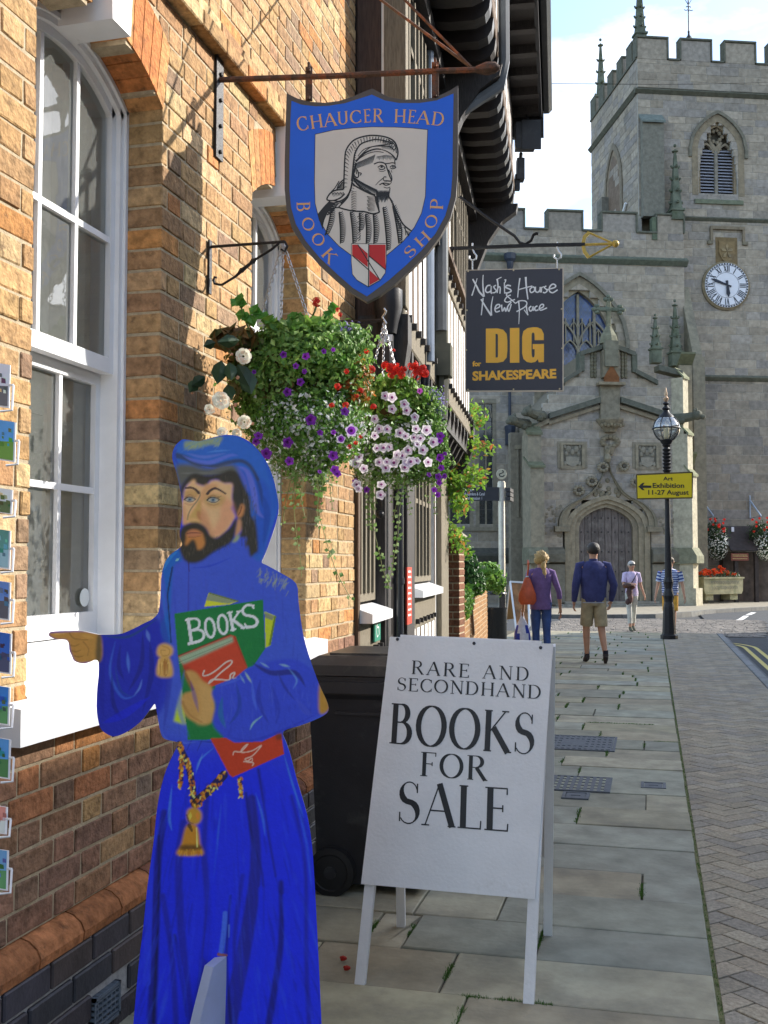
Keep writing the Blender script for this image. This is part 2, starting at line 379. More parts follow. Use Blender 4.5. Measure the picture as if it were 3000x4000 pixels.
def font_verts(text,offset=0.0,res=3):
 cu=bpy.data.curves.new('lettering','FONT'); cu.body=text; cu.size=1; cu.offset=offset; cu.resolution_u=res; cu.fill_mode='BOTH'; cu.space_character=1
 ob=bpy.data.objects.new('lettering',cu); C.objects.link(ob); dg=bpy.context.evaluated_depsgraph_get(); dg.update()
 me=bpy.data.meshes.new_from_object(ob.evaluated_get(dg)); V=[(v.co.x,v.co.y) for v in me.vertices]; F=[tuple(p.vertices) for p in me.polygons]
 bpy.data.objects.remove(ob); bpy.data.curves.remove(cu); bpy.data.meshes.remove(me)
 return V,F
def font_text(mb,plane,text,u0,u1,v0,v1,tint=(1,1,1),mi=0,offset=0.0,n0=.001,shear=0):
 V,F=font_verts(text,offset)
 xs=[p[0] for p in V]; ys=[p[1] for p in V]; a,b=min(xs),max(xs); c,d=min(ys),max(ys)
 P=[plane.pt(u0+(x-a)/(b-a)*(u1-u0),v0+(y-c)/(d-c)*(v1-v0)+shear*(x-a)/(b-a),n0) for x,y in V]
 mb.add(P,F,tint,mi)
# ================================================================ GROUND
def ground_sheets():
 m=MB(); m.add([(-400,-200,-.14),(400,-200,-.14),(400,600,-.14),(-400,600,-.14)],[(0,1,2,3)])
 g=m.build('ground',mat('asphalt_ground',(.06,.062,.065),.9,noise=.2,nscale=4,bump=.4,bscale=120)); tag(g,kind='structure')
 # carriageway: x from kerb to far side, and the junction in front of the church
 m=MB(); m.add([(1.42,-20,-.10),(14,-20,-.10),(14,60,-.10),(1.42,60,-.10)],[(0,1,2,3)])
 m.add([(-30,23.42,-.10),(1.42,23.42,-.10),(1.42,31,-.10),(-30,36.5,-.10)],[(0,1,2,3)])
 g=m.build('road',mat('asphalt_road',(.050,.056,.064),.85,noise=.18,nscale=6,bump=.5,bscale=160)); tag(g,kind='structure')
ground_sheets()
def clip_poly(P,a,b,c):  # keep a*x+b*y<=c
 out=[]
 for i in range(len(P)):
  p,q=P[i],P[(i+1)%len(P)]; dp=a*p[0]+b*p[1]-c; dq=a*q[0]+b*q[1]-c
  if dp<=0: out.append(p)
  if dp*dq<0:
   t=dp/(dp-dq); out.append((p[0]+(q[0]-p[0])*t,p[1]+(q[1]-p[1])*t))
 return out
def slab_piece(poly,z0,z1,ch,tint):
 n=len(poly); cx=sum(p[0] for p in poly)/n; cy=sum(p[1] for p in poly)/n
 def ins(p):
  dx=cx-p[0]; dy=cy-p[1]; l=math.hypot(dx,dy) or 1; return (p[0]+dx/l*ch*1.4,p[1]+dy/l*ch*1.4)
 V=[(p[0],p[1],z0) for p in poly]+[(p[0],p[1],z1-ch*.8) for p in poly]+[(*ins(p),z1) for p in poly]
 F=[tuple(range(2*n,3*n))]
 for i in range(n):
  j=(i+1)%n; F+=[(i,j,n+j,n+i),(n+i,n+j,2*n+j,2*n+i)]
 return (V,F,tint)
ROWY=[2.30,2.72,3.15,3.57,3.95,4.33,4.74,5.16,5.61,6.04,6.47,6.91,7.38,7.75,8.12,8.55,8.98]
JOINTX={}
MOSS=[]
def pavement():
 rnd=random.Random(5)
 pv=thing('pavement',None,None,(0,0,0),kind='structure')
 base=MB(); base.box(-3.2,.2,-1,23.3,-.13,-.014,(1,1,1)); base.box(.190,.212,-1,23.3,-.01,-.006,(1.1,1.25,.7));
 base.box(.2,1.30,-1,23.3,-.13,-.0135)
 base.build('bedding',mat('joint_dirt',(.12,.11,.08),.95,noise=.3,nscale=20,bump=.5,bscale=100),pv)
 rows=list(ROWY); y=rows[-1]
 while y<23.2:
  y+=rnd.uniform(.33,.50); rows.append(min(y,23.28))
 y=ROWY[0]; pre=[]
 while y>-.8: y-=.42; pre.append(y)
 rows=pre[::-1]+rows
 # splits taken from the photograph for the nearest rows
 fixed={3.57:[on_z(1740,3853).x-.02,on_z(1769,3722).x],}
 pal=[(.34,.325,.26),(.30,.30,.255),(.36,.34,.255),(.285,.295,.265),(.31,.32,.28),(.33,.30,.235),(.37,.35,.285)]
 P=[]
 seams={3.15:[-1.3,-.62],3.57:[-1.25,on_z(1755,3790).x],3.95:[-1.1,on_z(1607,3640).x,on_z(2115,3650).x],4.33:[-.98,on_z(1961,3545).x],2.72:[-.95,on_z(2125,3935).x]}
 for i in range(len(rows)-1):
  a,b=rows[i],rows[i+1]; far=a>13
  key=min(seams,key=lambda k:abs(k-a))
  if abs(key-a)<.02: xs=[-1.72]+seams[key]+[.195]
  else:
   xs=[-2.9 if a>11 else (-2.35 if a>6 else -1.72)];
   while True:
    w=rnd.uniform(.5,1.15)
    if xs[-1]+w>.0: break
    xs.append(xs[-1]+w)
   xs.append(.195)
  for k in range(len(xs)-1):
   g=.005 if a<9 else .009
   x0=xs[k]+g*rnd.uniform(.5,1.2); x1=xs[k+1]-g*rnd.uniform(.5,1.2)
   if k<len(xs)-2 and rnd.random()<.75: MOSS.append((xs[k+1],a,b))
   y0=a+g*rnd.uniform(.4,1); y1=b-g*rnd.uniform(.4,1)
   h=rnd.uniform(-.004,.004); c=rnd.choice(pal); s=rnd.uniform(.82,1.12); c=(c[0]*s*1.02,c[1]*s*1.0,c[2]*s*.90)
   # slightly wavy outline
   poly=[(x0,y0+rnd.uniform(-.004,.004)),((x0+x1)/2,y0+rnd.uniform(-.005,.005)),(x1,y0+rnd.uniform(-.004,.004)),(x1+rnd.uniform(-.003,.003),(y0+y1)/2),(x1,y1+rnd.uniform(-.004,.004)),((x0+x1)/2+.1,y1+rnd.uniform(-.005,.005)),(x0,y1+rnd.uniform(-.004,.004))]
   V,F,t=slab_piece(poly,-.03,0+h,.004,c)
   tx=rnd.uniform(-.004,.004); ty=rnd.uniform(-.004,.004)
   V=[(p[0],p[1],p[2]+(p[0]-x0)*tx*.8+(p[1]-y0)*ty) if p[2]>-.02 else p for p in V]
   P.append((V,F,t))
 M_FLAG=mat('york_flagstone',(1,1,1),.85,noise=.22,nscale=5,bump=.35,bscale=35,dirt=(.19,.18,.145),dscale=2.6,dlo=.5,dhi=.80,spec=.3)
 emit_pieces(P,'flagstone',M_FLAG,pv,290)
 # herringbone pavers, 45 degrees, between x=.2 and the kerb
 P=[]; Lp,Wp=.205,.1025; c45=math.cos(R(45)); o=.0035
 pal=[(.33,.30,.25),(.31,.285,.25),(.35,.31,.255),(.30,.28,.255),(.33,.295,.24)]
 for i in range(-130,170):
  for j in range(-130,170):
   # herringbone: step (W,W) along one diagonal, (2W? )
   bx=i*Wp; by=i*Wp
   ox=bx+j*2*Wp; oy=by-j*2*Wp
   for kind in (0,1):
    if kind==0: r=(ox,oy,ox+Lp,oy+Wp)
    else: r=(ox,oy+Wp,ox+Wp,oy+Wp+Lp)
    q=[(r[0]+o,r[1]+o),(r[2]-o,r[1]+o),(r[2]-o,r[3]-o),(r[0]+o,r[3]-o)]
    q=[((x-y)*c45+.75,(x+y)*c45+11) for x,y in q]
    if max(p[0] for p in q)<.2 or min(p[0] for p in q)>1.3 or max(p[1] for p in q)<1.5 or min(p[1] for p in q)>23.28: continue
    q=clip_poly(q,-1,0,-.208); q=clip_poly(q,1,0,1.293) if len(q)>2 else q; q=clip_poly(q,0,1,23.28) if len(q)>2 else q
    if len(q)<3: continue
    ar=abs(sum(q[a][0]*q[(a+1)%len(q)][1]-q[(a+1)%len(q)][0]*q[a][1] for a in range(len(q))))/2
    if ar<.0006: continue
    c=rnd.choice(pal); s=rnd.uniform(.86,1.12)
    P.append(slab_piece(q,-.03,-.002+rnd.uniform(-.0015,.0015),.002,(c[0]*s*1.05,c[1]*s*1.02,c[2]*s*.92)))
 M_PAV=mat('block_paver',(1,1,1),.9,noise=.3,nscale=60,bump=.5,bscale=160,dirt=(.16,.15,.13),dscale=2.0,dlo=.5,dhi=.8,spec=.25)
 emit_pieces(P,'paver',M_PAV,pv,300)
 # kerbstones
 P=[]; y=0
 while y<23:
  l=rnd.uniform(.75,1.0); V,F=chbox(1.305,1.42,y+.004,min(y+l,23.3)-.004,-.13,.0,.008); s=rnd.uniform(.85,1.1)
  P.append((V,F,(.22*s,.23*s,.235*s))); y+=l
 x=-3.2
 while x<1.3:
  l=rnd.uniform(.75,1.0); V,F=chbox(x+.004,min(x+l,1.30)-.004,23.305,23.42,-.13,-.035,.008); s=rnd.uniform(.85,1.1)
  P.append((V,F,(.22*s,.225*s,.22*s))); x+=l
 emit_pieces(P,'kerbstone',M_FLAG,pv,200)
 # channel stones beside the kerb
 P=[]; y=2
 while y<23:
  l=rnd.uniform(.5,.8); V,F=chbox(1.424,1.54,y+.003,y+l-.003,-.12,-.094,.005); s=rnd.uniform(.85,1.1)
  P.append((V,F,(.13*s,.14*s,.15*s))); y+=l
 emit_pieces(P,'channel_stone',M_FLAG,pv,100)
 # moss in the joints
 m=MB(); rm=random.Random(3)
 def tuft(x,y,s):
  s*=1.25
  for _ in range(3):
   a=rm.uniform(0,6.28); r=s*rm.uniform(.5,1); dx=math.cos(a)*r; dy=math.sin(a)*r; h=rm.uniform(.4,1.1)*s
   g=rm.uniform(.7,1.3); t=(.07*g,.16*g,.025*g)
   px=x+rm.uniform(-1,1)*s*.5; py=y+rm.uniform(-1,1)*s*.5
   m.add([(px-dy*.25,py+dx*.25,-.010),(px+dy*.25,py-dx*.25,-.010),(px+dx*.6,py+dy*.6,-.002+h*.8)],[(0,1,2)],t)
 for (x,a,b) in MOSS:
  d=a; w=.012 if a<8 else .012
  dens=260 if a<6 else 130
  f0=rm.uniform(0,.4); f1=rm.uniform(.6,1)
  n=int((b-a)*dens*(f1-f0)*(1.6 if a<6 else 1))
  for _ in range(n):
   y=lerp(a,b,rm.uniform(f0,f1)); tuft(x+rm.uniform(-w,w)*.8,y,rm.uniform(.006,.014) if a<6 else .014)
 for (x0,x1,y) in [(on_z(1790,3890).x,on_z(1910,3900).x,3.57),(on_z(1930,3905).x,on_z(2060,3920).x,3.57),(on_z(2060,3915).x,on_z(2160,3930).x,3.57),(.0,.19,8.98),(-.6,.0,9.9)]:
  for _ in range(int((x1-x0)*700)): tuft(rm.uniform(x0,x1),y+rm.uniform(-.01,.01)-.004,rm.uniform(.006,.013))
 for _ in range(1500):
  y=rm.uniform(2.4,20); tuft(.2+rm.uniform(-.006,.006),y,.006)
 tag(m.build('moss',M_LEAF,pv,fix=False),kind='stuff')
 return pv
PAVEMENT=pavement()
def road_marks():
 M_Y=mat('yellow_road_paint',(.62,.52,.16),.8,noise=.15,nscale=30,bump=.2,dirt=(.2,.19,.14),dscale=12,dlo=.55,dhi=.75)
 M_W=mat('white_road_paint',(.72,.72,.70),.8,noise=.12,nscale=30,bump=.2,dirt=(.3,.3,.3),dscale=12,dlo=.55,dhi=.75)
 for k,off in enumerate((0,.19)):
  pts=[(1.66+off,2.0),(1.66+off,17)]+[(1.66+off-0*0,20-off*.3)]
  # the lines swing left round the corner
  cx,cy=1.66-2.1,20.6
  for i in range(13):
   a=R(90*i/12); pts.append((cx+(2.1+off)*math.cos(a),cy+(2.1+off)*math.sin(a)))
  pts.append((-3.2,cy+2.1+off)) if False else None
  pts=[p for p in pts if p]
  # keep only as far as the photograph shows, ending beside the corner
  A,B=ribbon2(pts[:-3],.075); m=MB(); n=len(A)
  m.add([(*p,-.094) for p in A]+[(*p,-.094) for p in B],[(i,i+1,n+i+1,n+i) for i in range(n-1)])
  o=m.build('yellow_line',M_Y); tag(o,kind='structure')
 for (a,b) in (((2818,2466),(2850,2446)),((2858,2441),(2890,2421)),((2893,2421),(2916,2406)),((2922,2403),(2945,2393))):
  p=on_z(*a,-.1); q=on_z(*b,-.1); A,B=ribbon2([(p.x,p.y),(q.x,q.y)],.16); m=MB()
  m.add([(*x,-.093) for x in A]+[(*x,-.093) for x in B],[(0,1,3,2)]); o=m.build('dashed_line',M_W); tag(o,kind='structure')
road_marks()
def setts():
 rnd=random.Random(9); P=[]
 y=23.5
 while y<30.6:
  h=rnd.uniform(.13,.16); x=-2.6-rnd.uniform(0,.2)
  lim=2.2+ (y-23.5)*.05
  while x<lim:
   w=rnd.uniform(.20,.30); s=rnd.uniform(.75,1.2)
   bend=.05*math.sin(x*.9)
   V,F=chbox(x+.008,x+w-.008,y+.008+bend,y+h-.008+bend,-.105,-.080+rnd.uniform(-.004,.004),.012)
   V=[(a+(b-23.5)*.03,b,c) for a,b,c in V]
   if rnd.random()<.98: P.append((V,F,(.23*s,.205*s,.175*s)))
   x+=w
  y+=h
 st=thing('setts_crossing',None,None,(0,0,0),kind='structure')
 emit_pieces(P,'sett',mat('stone_sett',(1,1,1),.85,noise=.2,nscale=15,bump=.4,bscale=60),st,300)
setts()
def drains():
 M_D=mat('cast_iron_cover',(.11,.12,.135),.6,noise=.2,nscale=20,bump=.3,bscale=90,metal=.3)
 def cover(name,label,p0,p1,p2,pattern):
  a=on_z(*p0);b=on_z(*p1);c=on_z(*p2)  # near-left, near-right, far
  x0,x1,y0,y1=a.x,b.x,a.y,c.y
  r=thing(name,label,'drain cover',((x0+x1)/2,(y0+y1)/2,0))
  m=MB(); t=.02
  m.box(x0,x1,y0,y0+t,-.02,.006); m.box(x0,x1,y1-t,y1,-.02,.006); m.box(x0,x0+t,y0+t,y1-t,-.02,.006); m.box(x1-t,x1,y0+t,y1-t,-.02,.006)
  m.build('frame',M_D,r)
  m=MB()
  if pattern=='plate':
   m.box(x0+t+.004,x1-t-.004,y0+t+.004,y1-t-.004,-.02,.004); nx=14; ny=6
   for i in range(nx):
    for j in range(ny):
     if 5<=i<=8 and 2<=j<=3: continue
     cx=lerp(x0+.05,x1-.05,i/(nx-1)); cy=lerp(y0+.05,y1-.05,j/(ny-1)); m.box(cx-.012,cx+.012,cy-.012,cy+.012,.004,.008)
   m.build('lid',M_D,r)
  elif pattern=='grate':
   m.box(x0+t+.004,x1-t-.004,y0+t+.004,y1-t-.004,-.02,-.012,(.2,.2,.2)); n=11
   for i in range(n+1):
    cx=lerp(x0+t+.01,x1-t-.01,i/n); m.box(cx-.011,cx+.011,y0+t,y1-t,-.012,.005)
   for j in range(1,5):
    cy=lerp(y0,y1,j/5); m.box(x0+t,x1-t,cy-.008,cy+.008,-.012,.004)
   m.build('grating',M_D,r)
  else:
   m.box(x0+t+.004,x1-t-.004,y0+t+.004,y1-t-.004,-.02,.003); m.box((x0+x1)/2-.03,(x0+x1)/2+.03,(y0+y1)/2-.012,(y0+y1)/2+.012,.003,.006); m.build('lid',M_D,r)
 cover('drain_cover','large blue-grey cast iron access plate in the flagstones, farthest of the covers',(2060,2922),(2404,2922),(2380,2880),'plate')
 cover('drain_grating','slotted iron drain grating full of dead leaves in the flagstones',(2050,3080),(2386,3080),(2380,3040),'grate')
 cover('stopcock_cover','small rectangular iron cover at the right of the drain grating',(2503,3078),(2602,3078),(2598,3060),'small')
 cover('stopcock_cover','small sunken iron cover nearest the white advertising board',(2192,3118),(2300,3118),(2290,3098),'small')
drains()
# ================================================================ BRICK BOOKSHOP
XW=-1.70; CHH=.0775; WALL_Y0,WALL_Y1=.3,5.97
OPEN=[(2.62,3.42),(4.30,5.07)]
SPR=3.10; RISE=.14
def arcR(h): return (h*h+RISE*RISE)/(2*RISE)
def open_half(i,z,extra=0):
 y0,y1=OPEN[i]; h=(y1-y0)/2
 if z<.97: return 0
 if z<=SPR: return h
 Rr=arcR(h)+extra; zc=SPR+RISE-arcR(h); d=z-zc
 return math.sqrt(Rr*Rr-d*d) if d<Rr else 0
def row_intervals(z,fz):
 iv=[(WALL_Y0,WALL_Y1)]
 for i,(a,b) in enumerate(OPEN):
  w=fz(i,z); c=(a+b)/2
  if w<=0: continue
  nv=[]
  for (p,q) in iv:
   if c+w<=p or c-w>=q: nv.append((p,q)); continue
   if c-w>p: nv.append((p,c-w))
   if c+w<q: nv.append((c+w,q))
  iv=nv
 return iv
def bookshop():
 rnd=random.Random(21)
 r=thing('brick_bookshop','tan brick bookshop wall with tall white arched sash windows at the left','building',(XW,3,0))
 pal=[((.44,.27,.125),6),((.48,.31,.15),4),((.41,.24,.11),4),((.36,.21,.105),3),((.52,.37,.19),1.6),((.47,.215,.075),1.5),((.28,.18,.11),2)]
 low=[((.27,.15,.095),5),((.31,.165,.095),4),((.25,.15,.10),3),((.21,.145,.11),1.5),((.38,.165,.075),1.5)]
 def pick(p):
  t=rnd.random()*sum(w for _,w in p)
  for c,w in p:
   t-=w
   if t<=0: break
  s=rnd.uniform(.85,1.15); return (c[0]*s,c[1]*s*rnd.uniform(.95,1.05),c[2]*s)
 P=[]; D=.14
 def excl(i,z):
  if z<=SPR: return open_half(i,z)
  y0,y1=OPEN[i]; h=(y1-y0)/2
  w=open_half(i,z,.245)
  return min(w,h+(z-SPR)*.20) if w>0 else 0
 k=0; z=.42
 while z<6.2:
  zm=z+CHH/2; off=0 if k%2 else .085
  iv=row_intervals(zm,excl)
  # Flemish bond break positions
  pos=[]; y=WALL_Y0-1+off+rnd.uniform(-.006,.006); hd=(k%2==0)
  while y<WALL_Y1+.3:
   pos.append(y); y+=(.112 if hd else .228)+rnd.uniform(-.004,.004); hd=not hd
  for (a,b) in iv:
   cuts=[a]+[p for p in pos if a+.045<p<b-.045]+[b]
   for q in range(len(cuts)-1):
    y0=cuts[q]+(.0045 if q else 0); y1=cuts[q+1]-(.0045 if q<len(cuts)-2 else 0)
    px=rnd.uniform(-.0025,.0025)
    V,F=chbox(XW-D,XW+px,y0,y1,z+.0045,z+CHH-.0045,.0035)
    V=[(a_+rnd.uniform(-.0012,.0012),b_+(rnd.uniform(-.0015,.0015)),c_+rnd.uniform(-.0015,.0015)) for a_,b_,c_ in V]
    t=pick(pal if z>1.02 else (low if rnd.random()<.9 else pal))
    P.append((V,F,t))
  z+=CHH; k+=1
 emit_pieces(P,'brick',M_BRICK,r,300)
 # mortar behind the bricks
 m=MB(); z=.42
 def mex(i,z):
  w=open_half(i,z,.02 if z>SPR else 0)
  return w+.004 if w>0 else 0
 while z<6.2:
  for (a,b) in row_intervals(z+CHH/2,mex):
   m.box(XW-.30,XW-.0045,a,b,z,z+CHH)
  z+=CHH
 m.build('mortar',M_MORTAR,r)
 # voussoirs
 for i,(a,b) in enumerate(OPEN):
  h=(b-a)/2; yc=(a+b)/2; Rr=arcR(h); zc=SPR+RISE-Rr; am=math.asin(h/Rr); Ro=Rr+.24; n=13;
  for q in range(n):
   def pt(t,outer):
    an=lerp(-am,am,t)
    if outer: an*=.80; rr=Ro
    else: rr=Rr
    return (yc+rr*math.sin(an),zc+rr*math.cos(an))
   g=.04/n
   t0=q/n+g; t1=(q+1)/n-g
   yy=pt(.5*(t0+t1),False)[0]
   if abs(yy-yc)<.07: continue
   quad=[pt(t0,0),pt(t1,0),pt(t1,1),pt(t0,1)]
   m=MB(); s=rnd.uniform(.85,1.15); c=rnd.choice([(.50,.20,.065),(.46,.17,.055),(.52,.26,.10),(.42,.20,.09)])
   m.prism([(XW-D,y,z_) for y,z_ in quad],(D+.002,0,0),tuple(v*s for v in c)); m.build('arch_brick',M_BRICK,r)
 # projecting band (string course)
 P=[]; y=WALL_Y0
 while y<WALL_Y1:
  l=rnd.uniform(.215,.235); V,F=chbox(XW-.1,XW+.055,y+.004,min(y+l,WALL_Y1)-.004,3.522,3.592,.005); P.append((V,F,pick(pal)))
  V,F=chbox(XW-.1,XW+.03,y+.004,min(y+l,WALL_Y1)-.004,3.597,3.66,.005); P.append((V,F,pick(pal))); y+=l
 emit_pieces(P,'band_brick',M_BRICK,r,60)
 # plinth: orange bullnosed course, then blue engineering bricks
 P=[]; y=WALL_Y0
 while y<WALL_Y1:
  l=rnd.uniform(.22,.24); s=rnd.uniform(.8,1.15); c=rnd.choice([(.42,.17,.07),(.36,.14,.07),(.46,.21,.09),(.30,.13,.08)]); c=tuple(v*s for v in c)
  y0=y+.004; y1=min(y+l,WALL_Y1)-.004
  prof=[(XW-.1,.335),(XW+.052,.335),(XW+.056,.362),(XW+.044,.388),(XW+.018,.408),(XW-.01,.416),(XW-.1,.418)]
  n=len(prof); V=[(a,y0,b) for a,b in prof]+[(a,y1,b) for a,b in prof]
  F=[tuple(range(n-1,-1,-1)),tuple(range(n,2*n))]+[(q,(q+1)%n,(q+1)%n+n,q+n) for q in range(n)]
  P.append((V,F,c)); y+=l
 emit_pieces(P,'bullnose_brick',M_BRICK,r,60)
 P=[]; k=0; z=-.01
 while z<.33:
  y=WALL_Y0-(.12 if k%2 else 0); hd=False
  while y<WALL_Y1:
   l=.228 if (k%2==0) else .228; y0=max(y,WALL_Y0)+.005; y1=min(y+l,WALL_Y1)-.005
   s=rnd.uniform(.8,1.25); c=rnd.choice([(.050,.046,.058),(.060,.052,.060),(.045,.045,.055),(.075,.058,.056)])
   if y1>y0+.02 and not (2.86<(y0+y1)/2<3.10 and .05<z+.04<.15):
    V,F=chbox(XW-.08,XW+.052,y0,y1,z+.006,z+.086-.005,.005); P.append((V,F,tuple(v*s for v in c)))
   y+=l
  z+=.086; k+=1
 emit_pieces(P,'blue_brick',M_BLUEBRICK,r,120)
 m=MB(); m.box(XW-.1,XW+.040,WALL_Y0,WALL_Y1,-.05,.3345); m.build('plinth_mortar',M_MORTARG,r)
 # terracotta air vent in the plinth
 m=MB(); y0,y1,z0,z1=2.91,3.07,.012+.026,.142; m.box(XW+.041,XW+.062,y0,y1,z0,z0+.01); m.box(XW+.041,XW+.062,y0,y1,z1-.01,z1); m.box(XW+.041,XW+.062,y0,y0+.01,z0,z1); m.box(XW+.041,XW+.062,y1-.01,y1,z0,z1)
 for i in range(1,6): m.box(XW+.041,XW+.058,lerp(y0,y1,i/6)-.003,lerp(y0,y1,i/6)+.003,z0,z1)
 for j in range(1,6): m.box(XW+.041,XW+.060,y0,y1,lerp(z0,z1,j/6)-.003,lerp(z0,z1,j/6)+.003)
 m.build('air_vent',mat('vent_grille',(.12,.15,.19),.5,noise=.2),r)
 # body of the shop behind, roof
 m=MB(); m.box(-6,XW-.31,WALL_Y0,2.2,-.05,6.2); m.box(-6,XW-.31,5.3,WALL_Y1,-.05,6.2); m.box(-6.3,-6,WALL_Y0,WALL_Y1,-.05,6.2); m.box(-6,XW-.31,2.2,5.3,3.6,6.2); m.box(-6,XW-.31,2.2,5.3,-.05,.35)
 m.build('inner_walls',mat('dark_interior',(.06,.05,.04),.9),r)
 m=MB(); m.prism([(XW+.25,WALL_Y0,6.2),(-4,WALL_Y0,8.0),(-8.2,WALL_Y0,6.2)],(0,WALL_Y1-WALL_Y0,0)); m.build('roof',mat('clay_roof_tile',(.20,.10,.07),.85,noise=.3,nscale=9,bump=.4,bscale=20),r)
 # keystones, windows, sills
 for i,(a,b) in enumerate(OPEN):
  yc=(a+b)/2; h=(b-a)/2; Rr=arcR(h); zc=SPR+RISE-Rr
  m=MB();
  m.add([(XW-.17,yc-.06,3.195),(XW+.05,yc-.06,3.195),(XW+.05,yc+.06,3.195),(XW-.17,yc+.06,3.195),(XW-.17,yc-.09,3.519),(XW+.06,yc-.09,3.519),(XW+.06,yc+.06,3.519),(XW-.17,yc+.06,3.519)],[(0,3,2,1),(4,5,6,7),(0,1,5,4),(1,2,6,5),(2,3,7,6),(3,0,4,7)])
  m.build('keystone',M_WHITE,r)
  m=MB(); y0=a-.14; y1=b+.13
  m.prism([(XW-.20,y0+.14,.99),(XW-.002,y0+.14,.99)][:0]+[(XW+.002,y0,.965),(XW+.075,y0,.965),(XW+.075,y0,1.065),(XW+.002,y0,1.075)],(0,y1-y0,0))
  m.prism([(XW+.001,a+.004,.98),(XW+.001,a+.004,1.078),(XW-.15,a+.004,1.20),(XW-.28,a+.004,1.20),(XW-.28,a+.004,.98)],(0,b-a-.008,0))
  m.build('sill',M_WHITE,r)
  w=MB()
  def ring(R0,R1,x0,x1,mb,zs=None,am_h=None):
   hh=am_h; A=[];B=[]
   for q in range(17):
    an=lerp(-1,1,q/16)*math.asin(min(1,hh/Rr)); A.append((x0,yc+R0*math.sin(an),zc+R0*math.cos(an))); B.append((x0,yc+R1*math.sin(an),zc+R1*math.cos(an)))
   mb.band(A,B,(x1-x0,0,0))
  # box frame (architrave) following the arch
  x0,x1=XW-.28,XW-.135
  for (u,v,f0,f1) in ((0,.018,x0,x1),(.018,.040,x0,x1-.012)):
   w.box(f0,f1,a+u,a+v,1.20,SPR+.002); w.box(f0,f1,b-v,b-u,1.20,SPR+.002)
   ring(Rr-u-.002,Rr-v-.002,f0,f1,w,am_h=h)
  fr=w.build('window',M_WHITE,r,smooth=30)
  gl0=a+.07; gl1=b-.07; g3=(gl1-gl0)/3
  # upper sash (outer)
  s=MB(); xs0,xs1=XW-.205,XW-.165
  s.box(xs0,xs1,a+.040,gl0,2.13,SPR); s.box(xs0,xs1,gl1,b-.040,2.13,SPR)
  ring(Rr-.042,Rr-.074,xs0,xs1,s,am_h=h-.02)
  s.box(xs0,xs1,gl0,gl1,2.13,2.185); s.box(xs0+.006,xs1-.004,gl0,gl1,2.60,2.622)
  for q in (1,2):
   y=gl0+g3*q; top=zc+math.sqrt((Rr-.06)**2-(y-yc)**2); s.box(xs0+.007,xs1-.005,y-.010,y+.010,2.18,top)
  s.build('upper_sash',M_WHITE,fr)
  s=MB(); xl0,xl1=XW-.255,XW-.215
  s.box(xl0,xl1,a+.040,gl0,1.20,2.14); s.box(xl0,xl1,gl1,b-.040,1.20,2.14); s.box(xl0,xl1,gl0,gl1,1.205,1.285); s.box(xl0,xl1,gl0,gl1,2.09,2.14); s.box(xl0+.006,xl1-.004,gl0,gl1,1.70,1.722)
  for q in (1,2):
   y=gl0+g3*q; s.box(xl0+.007,xl1-.005,y-.010,y+.010,1.285,2.09)
  s.build('lower_sash',M_WHITE,fr)
  g=MB(); P2=[(yc+(Rr-.06)*math.sin(lerp(-1,1,q/12)*math.asin((h-.05)/Rr)),zc+(Rr-.06)*math.cos(lerp(-1,1,q/12)*math.asin((h-.05)/Rr))) for q in range(13)]
  pts=[(XW-.185,gl1+.01,2.17),(XW-.185,gl0-.01,2.17)]+[(XW-.185,y,z_) for y,z_ in P2]
  g.add(pts[::-1],[tuple(range(len(pts)))]); g.build('pane',M_GLASS,fr,fix=False)
  g=MB(); g.add([(XW-.235,gl0-.01,1.27),(XW-.235,gl1+.01,1.27),(XW-.235,gl1+.01,2.10),(XW-.235,gl0-.01,2.10)],[(0,1,2,3)]); g.build('pane',M_GLASS,fr,fix=False)
  # bay interior: reveal linings
  li=MB(); li.box(-3.2,XW-.31,b+.02,b+.06,.4,3.5); li.box(-3.2,XW-.31,a-.06,a-.02,.4,3.5); li.box(-3.24,-3.2,a-.06,b+.06,.4,3.5)
  li.build('interior_lining',mat('interior_paint',(.5,.46,.34),.9),r)
 return r
SHOP=bookshop()
